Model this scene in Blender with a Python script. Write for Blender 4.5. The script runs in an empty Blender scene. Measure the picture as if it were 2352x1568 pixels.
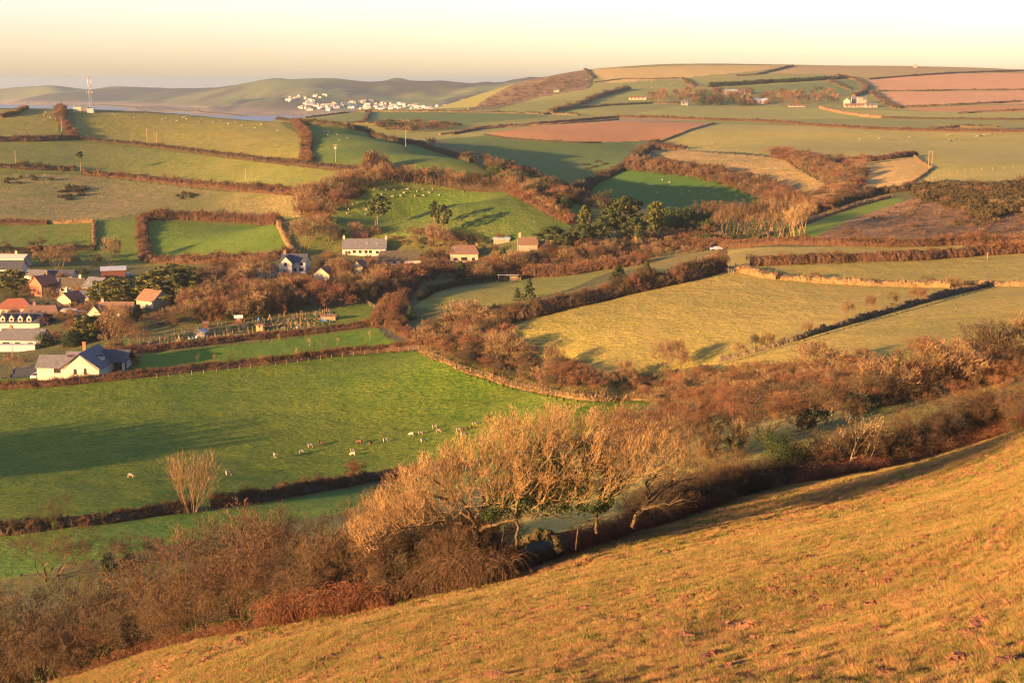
import bpy, math, random
import numpy as np
from mathutils import Vector, Matrix
from mathutils.geometry import tessellate_polygon

SKY_TINT = (.95, .93, 1.34, 1); SKY_STRENGTH = 0.074; SUN_STRENGTH = 5.0; SUN_COLOR = (1.0, 0.55, 0.20); EXPOSURE = 2.15
HAZE = True; HAZE_DENSITY = 0.00007; HAZE_COLOR = (.38, .48, .56, 1)

# ------------------------------------------------------------------ camera, sky, sun, exposure
SC = bpy.context.scene
COL = SC.collection
F = 3267.0; HZ = 190.0; CX = 1176.0; CY = 784.0; CZ = 100.0      # lens and pose measured on the photograph
PITCH = math.atan((CY - HZ) / F)
cam = bpy.data.objects.new('camera', bpy.data.cameras.new('camera'))
COL.objects.link(cam)
cam.location = (0, 0, CZ)
cam.rotation_euler = (math.pi / 2 - PITCH, 0, 0)
cam.data.sensor_width = 36; cam.data.lens = 36 * F / 2352
cam.data.clip_start = 0.5; cam.data.clip_end = 60000
SC.camera = cam

SUN_EL = math.radians(8.0)
SUN_TO = Vector((-1.0, -0.68, 0)).normalized()                   # towards the sun, low on the left and a little behind the camera
world = bpy.data.worlds.new('World'); SC.world = world; world.use_nodes = True
wn = world.node_tree.nodes; wl = world.node_tree.links
wn.clear()
wo = wn.new('ShaderNodeOutputWorld'); bg = wn.new('ShaderNodeBackground'); sky = wn.new('ShaderNodeTexSky')
sky.sky_type = 'NISHITA'; sky.sun_disc = False
sky.sun_elevation = SUN_EL
sky.sun_rotation = math.atan2(SUN_TO.x, SUN_TO.y)
sky.altitude = 100; sky.air_density = 1.0; sky.dust_density = 0.8; sky.ozone_density = 1.0
wb = wn.new('ShaderNodeMix'); wb.data_type = 'RGBA'; wb.blend_type = 'MULTIPLY'; wb.inputs[0].default_value = 1.0
wb.inputs[7].default_value = SKY_TINT                             # the camera's warm white balance
wl.new(sky.outputs[0], wb.inputs[6]); wl.new(wb.outputs[2], bg.inputs[0]); wl.new(bg.outputs[0], wo.inputs[0])
bg.inputs[1].default_value = SKY_STRENGTH
sun = bpy.data.objects.new('sun', bpy.data.lights.new('sun', 'SUN'))
COL.objects.link(sun)
sun.data.energy = SUN_STRENGTH; sun.data.angle = math.radians(0.6); sun.data.color = SUN_COLOR
d = Vector((SUN_TO.x * math.cos(SUN_EL), SUN_TO.y * math.cos(SUN_EL), math.sin(SUN_EL)))
sun.rotation_euler = d.to_track_quat('Z', 'Y').to_euler()
SC.view_settings.view_transform = 'Standard'; SC.view_settings.look = 'None'
SC.view_settings.exposure = EXPOSURE; SC.view_settings.gamma = 1.0
SC.render.engine = 'CYCLES'
SC.cycles.use_denoising = True; SC.cycles.filter_width = 1.15
SC.cycles.max_bounces = 6; SC.cycles.diffuse_bounces = 3; SC.cycles.volume_bounces = 1
SC.cycles.transparent_max_bounces = 8

R = random.Random(11)
RN = np.random.default_rng(11)

# ------------------------------------------------------------------ tags and mesh helpers
def tag(o, label=None, cat=None, group=None, kind=None):
    if label: o['label'] = label
    if cat: o['category'] = cat
    if group: o['group'] = group
    if kind: o['kind'] = kind
    return o

def mesh_np(name, co, faces, mats, smooth=False, midx=None):
    """faces: an (n,3) or (n,4) array, or a list of such arrays"""
    if not isinstance(faces, list): faces = [faces]
    faces = [np.asarray(f, dtype=np.int32) for f in faces if len(f)]
    me = bpy.data.meshes.new(name)
    co = np.asarray(co, dtype=np.float32)
    me.vertices.add(len(co)); me.vertices.foreach_set('co', co.ravel())
    tot = sum(f.size for f in faces); nf = sum(len(f) for f in faces)
    me.loops.add(tot); me.loops.foreach_set('vertex_index', np.concatenate([f.ravel() for f in faces]))
    lt = np.concatenate([np.full(len(f), f.shape[1], np.int32) for f in faces])
    me.polygons.add(nf)
    me.polygons.foreach_set('loop_start', np.concatenate([[0], np.cumsum(lt)[:-1]]).astype(np.int32))
    me.polygons.foreach_set('loop_total', lt)
    if midx is not None: me.polygons.foreach_set('material_index', np.asarray(midx, dtype=np.int32))
    me.polygons.foreach_set('use_smooth', np.full(nf, smooth, dtype=bool))
    for m in (mats if isinstance(mats, (list, tuple)) else [mats]): me.materials.append(m)
    me.update(calc_edges=True)
    return me

def link(name, me, parent=None, loc=None, rz=0.0, sc=None):
    o = bpy.data.objects.new(name, me); COL.objects.link(o)
    if parent is not None: o.parent = parent
    if loc is not None: o.location = loc
    if rz: o.rotation_euler.z = rz
    if sc is not None: o.scale = sc if isinstance(sc, (tuple, list)) else (sc, sc, sc)
    return o

def copy_tree(o, parent=None):
    c = o.copy(); COL.objects.link(c)
    if parent is not None: c.parent = parent; c.matrix_parent_inverse = o.matrix_parent_inverse
    for ch in list(o.children): copy_tree(ch, c)
    return c

class MB:
    """collects simple solids into one mesh"""
    def __init__(s): s.v = []; s.f = []; s.m = []
    def add(s, vs, fs, m=0):
        b = len(s.v); s.v += [tuple(v) for v in vs]; s.f += [tuple(i + b for i in f) for f in fs]; s.m += [m] * len(fs); return s
    def box(s, x0, x1, y0, y1, z0, z1, m=0):
        return s.add([(x0,y0,z0),(x1,y0,z0),(x1,y1,z0),(x0,y1,z0),(x0,y0,z1),(x1,y0,z1),(x1,y1,z1),(x0,y1,z1)],
                     [(0,3,2,1),(4,5,6,7),(0,1,5,4),(1,2,6,5),(2,3,7,6),(3,0,4,7)], m)
    def bar(s, a, b, r, m=0, n=4, r2=None):
        a = Vector(a); b = Vector(b); r2 = r if r2 is None else r2
        z = (b - a).normalized(); x = z.orthogonal().normalized(); y = z.cross(x)
        vs = [a + (x * math.cos(t) + y * math.sin(t)) * r for t in [math.tau * (i + .5) / n for i in range(n)]] + \
             [b + (x * math.cos(t) + y * math.sin(t)) * r2 for t in [math.tau * (i + .5) / n for i in range(n)]]
        return s.add(vs, [(i, (i + 1) % n, n + (i + 1) % n, n + i) for i in range(n)] + [tuple(range(n))[::-1], tuple(range(n, 2 * n))], m)
    def mesh(s, name, mats, smooth=False):
        me = bpy.data.meshes.new(name); me.from_pydata(s.v, [], s.f)
        for m in (mats if isinstance(mats, (list, tuple)) else [mats]): me.materials.append(m)
        me.polygons.foreach_set('material_index', s.m)
        me.polygons.foreach_set('use_smooth', [smooth] * len(s.f)); me.update(); return me
    def build(s, name, mats, parent=None, loc=None, smooth=False):
        return link(name, s.mesh(name, mats, smooth), parent, loc)

# ------------------------------------------------------------------ materials
MATS = {}
def lin(c):
    return tuple(((x / 255) / 12.92 if x / 255 <= .04045 else ((x / 255 + .055) / 1.055) ** 2.4) for x in c)
def mat(name, col, rough=.9, col2=None, scale=2.0, bump=0.0, bscale=None, spec=.2, rnd=0.0, metal=0.0, alpha=None):
    if name in MATS: return MATS[name]
    m = bpy.data.materials.new(name); m.use_nodes = True; nt = m.node_tree; N = nt.nodes; L = nt.links
    b = N['Principled BSDF']; b.inputs['Roughness'].default_value = rough; b.inputs['Specular IOR Level'].default_value = spec
    b.inputs['Metallic'].default_value = metal
    tc = N.new('ShaderNodeTexCoord')
    n = N.new('ShaderNodeTexNoise'); n.inputs['Scale'].default_value = scale; n.inputs['Detail'].default_value = 4
    L.new(tc.outputs['Object'], n.inputs['Vector'])
    col2 = col2 or tuple(c * .8 for c in col)
    r = N.new('ShaderNodeMapRange'); r.inputs[1].default_value = .35; r.inputs[2].default_value = .65
    L.new(n.outputs[0], r.inputs[0])
    mx = N.new('ShaderNodeMix'); mx.data_type = 'RGBA'
    mx.inputs[6].default_value = (*col, 1); mx.inputs[7].default_value = (*col2, 1)
    L.new(r.outputs[0], mx.inputs[0]); out = mx.outputs[2]
    if rnd:
        oi = N.new('ShaderNodeObjectInfo'); hs = N.new('ShaderNodeHueSaturation')
        mr = N.new('ShaderNodeMapRange'); mr.inputs[3].default_value = 1 - rnd; mr.inputs[4].default_value = 1 + rnd
        L.new(oi.outputs['Random'], mr.inputs[0]); L.new(mr.outputs[0], hs.inputs['Value'])
        mh = N.new('ShaderNodeMapRange'); mh.inputs[3].default_value = .5 - rnd * .04; mh.inputs[4].default_value = .5 + rnd * .05
        wn_ = N.new('ShaderNodeTexWhiteNoise'); wn_.noise_dimensions = '1D'; L.new(oi.outputs['Random'], wn_.inputs['W'])
        L.new(wn_.outputs[0], mh.inputs[0]); L.new(mh.outputs[0], hs.inputs['Hue'])
        L.new(out, hs.inputs['Color']); out = hs.outputs[0]
    L.new(out, b.inputs['Base Color'])
    if bump:
        n2 = N.new('ShaderNodeTexNoise'); n2.inputs['Scale'].default_value = bscale or scale * 4; n2.inputs['Detail'].default_value = 3
        L.new(tc.outputs['Object'], n2.inputs['Vector'])
        bp = N.new('ShaderNodeBump'); bp.inputs['Strength'].default_value = 1.0; bp.inputs['Distance'].default_value = bump
        L.new(n2.outputs[0], bp.inputs['Height']); L.new(bp.outputs[0], b.inputs['Normal'])
    MATS[name] = m; return m

# ------------------------------------------------------------------ the lie of the land
def P(u, v, D):
    """the point seen at (u, v) of the photograph at D metres ahead"""
    x = (u - CX) / F; y = -(v - CY) / F
    dY = math.cos(PITCH) + y * math.sin(PITCH); dZ = -math.sin(PITCH) + y * math.cos(PITCH)
    t = D / dY
    return (x * t, D, CZ + t * dZ)
SURVEY = [  # spot heights: sight line and distance
 (2352,1568,17),(1176,1568,33),(400,1568,62),(1800,1568,23),(2352,1250,40),(1750,1300,52),(2352,1000,125),(1900,1110,112),(1300,1285,82),(2352,1150,56),(2352,1070,83.5),(2352,985,136),(2100,1070,111),(2100,1200,58),(1900,1300,46.5),(1950,1200,67.5),(2352,1400,25),(1700,1150,110),(1500,1215,98),(1500,1400,45.5),(560,1450,84),(850,1420,76),(700,1568,50),
 (0,1225,214),(500,1165,229),(960,1090,262),(0,1340,188),(500,1210,212),
 (0,890,354),(500,850,367),(970,800,376),(0,1050,281),(500,1000,303),(1000,950,315),(1430,915,300),(1200,890,320),
 (300,800,392),(600,770,405),(860,740,415),
 (20,625,560),(100,700,490),(30,790,425),(350,690,470),(500,640,530),(675,620,520),(300,610,590),
 (835,585,575),(1065,600,560),(950,690,450),(960,560,640),(1000,650,500),(1200,640,500),(1390,635,470),
 (1140,760,352),(1650,625,400),(2000,655,370),(2290,655,350),(1660,832,288),(1400,860,302),(2352,740,250),(2000,810,232),(1700,590,430),(2352,600,400),(2352,560,440),(1800,550,500),
 (1480,1130,135),(2150,880,175),(1700,1020,150),(1430,1090,145),(2352,800,205),(1900,900,205),
 (40,375,860),(140,250,1120),(200,250,1150),(700,370,760),(340,325,980),(565,425,775),(300,400,850),(683,497,620),(340,510,665),(340,600,600),(640,515,655),(0,510,680),(0,445,780),(210,505,680),(0,260,1060),(400,262,1120),(640,280,1030),(690,290,1000),
 (771,370,745),(932,335,830),(1085,373,730),(860,318,905),(850,300,1000),(800,378,735),
 (870,440,665),(1175,440,650),(1315,518,585),(1240,555,560),(960,540,585),(770,500,605),(1000,480,625),
 (1010,320,1260),(1240,425,900),(1330,440,850),(1480,340,1160),(1300,380,1040),(1500,480,700),(1770,462,760),(1440,388,900),(1700,475,720),(1600,560,540),(1380,475,760),(1150,380,980),(1280,470,800),
 (1560,345,1020),(1330,325,1180),(1120,305,1280),(1640,283,1420),(1400,280,1420),(2020,320,1180),(2352,310,1150),(1900,300,1250),(2136,388,760),(1800,365,900),(1900,425,760),(1980,440,700),(2080,435,640),(2352,430,620),(2352,480,540),(2060,460,600),(1840,475,690),(2100,362,860),(2200,350,950),(2352,370,820),
 (1880,545,490),(2352,545,460),(1790,548,505),
 (1240,262,1700),(1060,285,1450),(850,283,1500),(840,258,1900),(690,275,1700),(1450,250,1700),(1900,275,1500),(2352,270,1400),(1700,245,1800),(2040,245,1750),(2352,240,1700),(2352,205,2050),(2000,210,2000),(1620,190,2250),(1930,180,2250),(1560,180,2400),(1390,210,2100),(1985,182,2250),(2352,168,2500),(1120,250,2100),(1400,192,2350),(1200,215,2350),
 (1180,192,2500),(1260,175,2550),(1340,162,2600),(1450,156,2700),(1600,153,2800),(1820,152,2800),(2150,154,2850),(2352,161,2850),
 (650,240,4900),(600,246,5000),(0,236,7100),(100,237,6950),(300,245,5950),(450,250,5450),(600,260,4700),
 (750,228,5000),(950,225,5000),(640,200,5500),(850,205,5400),(500,227,5700),(300,228,6500),(100,225,6900),(1050,205,5300),
 (0,219,7200),(60,212,7200),(120,200,7200),(165,211,7200),(250,202,7000),(320,202,6900),(362,211,6800),(410,202,6700),(450,209,6600),(520,199,6300),(590,190,6000),(640,181,5900),(700,192,5900),(740,201,5900),(790,184,5800),(845,199,5800),(910,179,5800),(960,190,5800),(1000,185,5800),(1080,191,5800),(1200,190,5800)]
pts = [P(*a) for a in SURVEY]
def W(u, D, z): pts.append(((u - CX) / F * D, D, z))             # unseen ground behind crests or aside; some heights raised or lowered to shape shadows
for u, D, z in [(0,1500,45),(400,1500,40),(800,1200,54),(600,1350,48),(900,1000,52),(980,1000,46),(0,2200,15),(400,2200,10),(0,3000,-8),(500,3200,-10),(800,2600,25),(1000,2300,42),(1000,2700,28),(1100,3000,30),
                (850,3600,-4),(1000,3600,5),(1150,3500,30),(300,4500,-12),(0,5200,-14),(540,5000,-8),(300,5500,-8),(0,6600,-8),(450,5000,-6),(760,4350,-3),(900,4300,4),(1000,4300,12),(860,4600,20),(1060,4400,20),
                (0,8500,-20),(300,8300,-20),(600,7800,10),(900,7800,50),(1200,7500,60),(1700,4200,80),(2352,4200,75),(1700,7500,60),(2352,7500,60),(0,9600,-30),(1200,9600,40),(2352,9600,40),
                (-700,9600,-30),(-700,7200,-15),(-700,4000,-15),(-700,2200,5),(-700,1100,68),(-700,800,45),(-700,500,26),(-500,300,24),(-400,200,29),(-500,120,42),(-900,60,54),(-2500,30,66),
                (3000,9600,40),(3000,5000,60),(3000,2800,115),(3000,1700,85),(3000,1100,66),(3000,600,60),(3000,300,66),(2900,120,82),(3200,50,97),(4000,25,103)]: W(u, D, z)
for x, y, z in [(0,0,96.5),(14,0,101),(-14,0,92),(0,10,93.5),(-15,25,84),(14,22,94)]: pts.append((x, y, z))
pts = np.array(pts)
Y0 = 25.0
def ST(x, y):
    y = np.maximum(y, -18) + Y0
    return x / y, np.log(y)
cs, ct = ST(pts[:, 0], pts[:, 1])
def ker(r2): return .5 * r2 * np.log(r2 + 1e-9)
n = len(cs)
K = ker((cs[:, None] - cs[None]) ** 2 + (ct[:, None] - ct[None]) ** 2) + np.eye(n) * np.where(pts[:, 1] > 3500, 4e-6, 1.5e-4)
Pm = np.stack([np.ones(n), cs, ct], 1)
A = np.block([[K, Pm], [Pm.T, np.zeros((3, 3))]])
wts = np.linalg.solve(A, np.concatenate([pts[:, 2], [0, 0, 0]]))
def tps(x, y):
    s, t = ST(x, y); out = np.empty(s.size); s = s.ravel(); t = t.ravel()
    for i in range(0, s.size, 20000):
        a = s[i:i + 20000, None] - cs[None]; b = t[i:i + 20000, None] - ct[None]
        out[i:i + 20000] = ker(a * a + b * b) @ wts[:n] + wts[n] + wts[n + 1] * s[i:i + 20000] + wts[n + 2] * t[i:i + 20000]
    return out.reshape(np.shape(x))
def hash2(i, j, k):
    h = (i.astype(np.int64) * 374761393 + j.astype(np.int64) * 668265263 + k * 1442695041) & 0xffffffff
    h = ((h ^ (h >> 13)) * 1274126177) & 0xffffffff
    return ((h ^ (h >> 16)) & 0xffff) / 65535.0
def vnoise(x, y, k=0):
    xi = np.floor(x); yi = np.floor(y); fx = x - xi; fy = y - yi; fx = fx * fx * (3 - 2 * fx); fy = fy * fy * (3 - 2 * fy)
    a = hash2(xi, yi, k); b = hash2(xi + 1, yi, k); c = hash2(xi, yi + 1, k); e = hash2(xi + 1, yi + 1, k)
    return (a + (b - a) * fx) * (1 - fy) + (c + (e - c) * fx) * fy
def fbm(x, y, s, o=3, k=0):
    r = 0; a = .5; t = 0
    for i in range(o): r = r + a * (vnoise(x / s * 2 ** i + 17.3 * i, y / s * 2 ** i, k + i) - .5); t += a; a *= .5
    return r / t
def sm(x, a, b):
    t = np.clip((x - a) / (b - a), 0, 1); return t * t * (3 - 2 * t)
def detail(x, y):
    far = sm(y, 3800, 5200)
    z = far * (fbm(x, y, 420, 4, 3) * 95 + (.5 - np.abs(fbm(x, y, 300, 3, 13)) * 2.2) * 22 + fbm(x, y, 110, 3, 9) * 16) * (1 - .82 * sm(y, 5300, 5700) * (1 - sm(y, 7600, 8500)))
    z = z + sm(y, 250, 700) * (1 - far) * fbm(x, y, 90, 3, 21) * 2.2
    nr = 1 - sm(y, 110, 170)
    return z + nr * (fbm(x, y, 2.2, 2, 31) * .22 + fbm(x, y, .6, 2, 35) * .13) + (1 - nr) * fbm(x, y, 9, 2, 41) * .35 * (1 - far)

rows = []
for a, b, k in [(-8,15,26),(15,40,110),(40,130,170),(130,210,70),(210,900,300),(900,3000,190),(3000,9500,130)]:
    rows.append(np.exp(np.linspace(math.log(a + Y0), math.log(b + Y0), k, endpoint=False)))
rowT = np.log(np.concatenate(rows + [[9500 + Y0]]))
colS = np.concatenate([np.linspace(-.70, -.385, 16, endpoint=False), np.linspace(-.385, .385, 500, endpoint=False), np.linspace(.385, .80, 20)])
NR, NC = len(rowT), len(colS)
GY = np.exp(rowT)[:, None] * np.ones(NC)[None] - Y0
GX = np.exp(rowT)[:, None] * colS[None]
GZ = tps(GX, GY) + detail(GX, GY)
def ground(x, y):
    """terrain height at (x, y), read off the built grid"""
    x = np.atleast_1d(np.asarray(x, float)); y = np.atleast_1d(np.asarray(y, float))
    s, t = ST(x, y)
    j = np.clip(np.searchsorted(colS, s) - 1, 0, NC - 2); i = np.clip(np.searchsorted(rowT, t) - 1, 0, NR - 2)
    fs = np.clip((s - colS[j]) / (colS[j + 1] - colS[j]), 0, 1); ft = np.clip((t - rowT[i]) / (rowT[i + 1] - rowT[i]), 0, 1)
    return (GZ[i, j] * (1 - fs) + GZ[i, j + 1] * fs) * (1 - ft) + (GZ[i + 1, j] * (1 - fs) + GZ[i + 1, j + 1] * fs) * ft
def gz(x, y): return float(ground(x, y)[0])
marchY = np.exp(np.linspace(math.log(8 + Y0), math.log(9400 + Y0), 1500)) - Y0
def at(u, v, near=8, far=9400):
    """where the sight line through (u, v) meets the ground"""
    x = (u - CX) / F; y = -(v - CY) / F
    dY = math.cos(PITCH) + y * math.sin(PITCH); dZ = -math.sin(PITCH) + y * math.cos(PITCH)
    Ys = marchY[(marchY >= near) & (marchY <= far)]
    X = x / dY * Ys; Z = CZ + dZ / dY * Ys; g = ground(X, Ys); below = np.nonzero(Z < g)[0]
    if len(below) == 0:
        k = int(np.argmin(Z - g)); return Vector((X[k], Ys[k], g[k]))
    k = below[0]
    if k == 0: return Vector((X[0], Ys[0], g[0]))
    a = (Z[k - 1] - g[k - 1]); b = (g[k] - Z[k]); f = a / (a + b + 1e-9)
    Y = Ys[k - 1] + (Ys[k] - Ys[k - 1]) * f
    X = x / dY * Y
    return Vector((X, Y, gz(X, Y)))
def path(uv, step=14, **k):
    out = []
    for (a, b), (c, e) in zip(uv[:-1], uv[1:]):
        m = max(1, int(math.hypot(c - a, e - b) / step))
        out += [at(a + (c - a) * i / m, b + (e - b) * i / m, **k) for i in range(m)]
    out.append(at(*uv[-1], **k)); return out
def uvof(x, y, z):
    zz = z - CZ; f_ = y * math.cos(PITCH) - zz * math.sin(PITCH); h_ = y * math.sin(PITCH) + zz * math.cos(PITCH)
    return CX + F * x / f_, CY - F * h_ / f_
def inside(px, py, poly):
    r = np.zeros(np.shape(px), bool); q = len(poly)
    for i in range(q):
        x1, y1 = poly[i]; x2, y2 = poly[(i + 1) % q]
        if y1 == y2: continue
        c = ((y1 > py) != (y2 > py)) & (px < (x2 - x1) * (py - y1) / (y2 - y1) + x1)
        r ^= c
    return r

# ------------------------------------------------------------------ ground materials (colour and relief are carried per vertex)
def ground_mat():
    m = bpy.data.materials.new('turf'); m.use_nodes = True; nt = m.node_tree; N = nt.nodes; L = nt.links
    b = N['Principled BSDF']; b.inputs['Roughness'].default_value = .95; b.inputs['Specular IOR Level'].default_value = .1
    A = N.new('ShaderNodeAttribute'); A.attribute_name = 'colA'; B = N.new('ShaderNodeAttribute'); B.attribute_name = 'colB'
    G = N.new('ShaderNodeAttribute'); G.attribute_name = 'gp'; gs = N.new('ShaderNodeSeparateXYZ'); L.new(G.outputs['Vector'], gs.inputs[0])
    tc = N.new('ShaderNodeTexCoord')
    def noise(sc, det=3, rough=.55, vec=None):
        n = N.new('ShaderNodeTexNoise'); n.inputs['Scale'].default_value = sc; n.inputs['Detail'].default_value = det; n.inputs['Roughness'].default_value = rough
        L.new(vec or tc.outputs['Object'], n.inputs['Vector']); return n.outputs[0]
    def math_(op, a, b_=None, c=None):
        q = N.new('ShaderNodeMath'); q.operation = op
        for i, x in enumerate((a, b_, c)):
            if x is None: continue
            if isinstance(x, (int, float)): q.inputs[i].default_value = x
            else: L.new(x, q.inputs[i])
        return q.outputs[0]
    big = noise(.022, 3); mid = noise(.16, 4, .6)
    st = N.new('ShaderNodeMapping'); st.inputs['Scale'].default_value = (.7, 1.0, 1.0); L.new(tc.outputs['Object'], st.inputs[0])
    fine = noise(1.1, 5, .68, st.outputs[0]); vfine = noise(6, 3, .6)
    s1 = math_('MULTIPLY', math_('SUBTRACT', big, .5), 2.2)
    s2 = math_('MULTIPLY', math_('SUBTRACT', mid, .5), 1.6)
    s3 = math_('MULTIPLY', math_('SUBTRACT', fine, .5), 6.5)
    s = math_('ADD', math_('ADD', s1, s2), s3)
    fac = math_('ADD', math_('MULTIPLY', s, gs.outputs[0]), .42)
    cl = N.new('ShaderNodeClamp'); L.new(fac, cl.inputs[0])
    mx = N.new('ShaderNodeMix'); mx.data_type = 'RGBA'; L.new(cl.outputs[0], mx.inputs[0]); L.new(A.outputs['Color'], mx.inputs[6]); L.new(B.outputs['Color'], mx.inputs[7])
    L.new(mx.outputs[2], b.inputs['Base Color'])
    h = math_('MULTIPLY', math_('ADD', math_('MULTIPLY', fine, 1.0), math_('MULTIPLY', vfine, .12)), gs.outputs[1])
    h = math_('ADD', h, math_('MULTIPLY', math_('MULTIPLY', mid, 1.6), gs.outputs[1]))
    # furrows and drill lines
    wv = N.new('ShaderNodeTexWave'); wv.inputs['Scale'].default_value = .09; wv.inputs['Distortion'].default_value = .6; wv.inputs['Detail'].default_value = 2; wv.bands_direction = 'DIAGONAL'
    L.new(tc.outputs['Object'], wv.inputs['Vector'])
    h = math_('ADD', h, math_('MULTIPLY', wv.outputs['Fac'], gs.outputs[2]))
    bp = N.new('ShaderNodeBump'); bp.inputs['Strength'].default_value = 1.0; bp.inputs['Distance'].default_value = 1.0
    L.new(h, bp.inputs['Height']); L.new(bp.outputs[0], b.inputs['Normal'])
    return m
TURF = ground_mat()

LUSH = ((.055,.115,.009), (.175,.195,.020)); MEAD = ((.085,.140,.018), (.200,.195,.040)); OLIVE = ((.15,.155,.025), (.31,.24,.06))
TAN = ((.23,.20,.038), (.40,.285,.075)); GOLD = ((.24,.18,.05), (.50,.32,.11)); ROUGH = ((.12,.14,.03), (.33,.22,.09))
BRACK = ((.13,.075,.03), (.34,.20,.085)); PLOW = ((.36,.165,.052), (.44,.22,.075)); PLOW2 = ((.44,.22,.085), (.54,.30,.125)); SCRUB = ((.10,.085,.03), (.19,.13,.055))
FARG = ((.19,.19,.035), (.27,.235,.065)); FARB = ((.045,.045,.026), (.10,.08,.042)); HILL = ((.11,.12,.022), (.33,.205,.07))
WOODF = ((.075,.085,.022), (.16,.13,.045)); SAND = ((.35,.28,.18), (.42,.34,.22)); EARTH = ((.20,.11,.06), (.30,.17,.09)); GARD = ((.05,.11,.015), (.08,.13,.02))
TARM = ((.07,.065,.06), (.10,.09,.085)); PATHC = ((.30,.19,.10), (.38,.25,.13))
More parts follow.
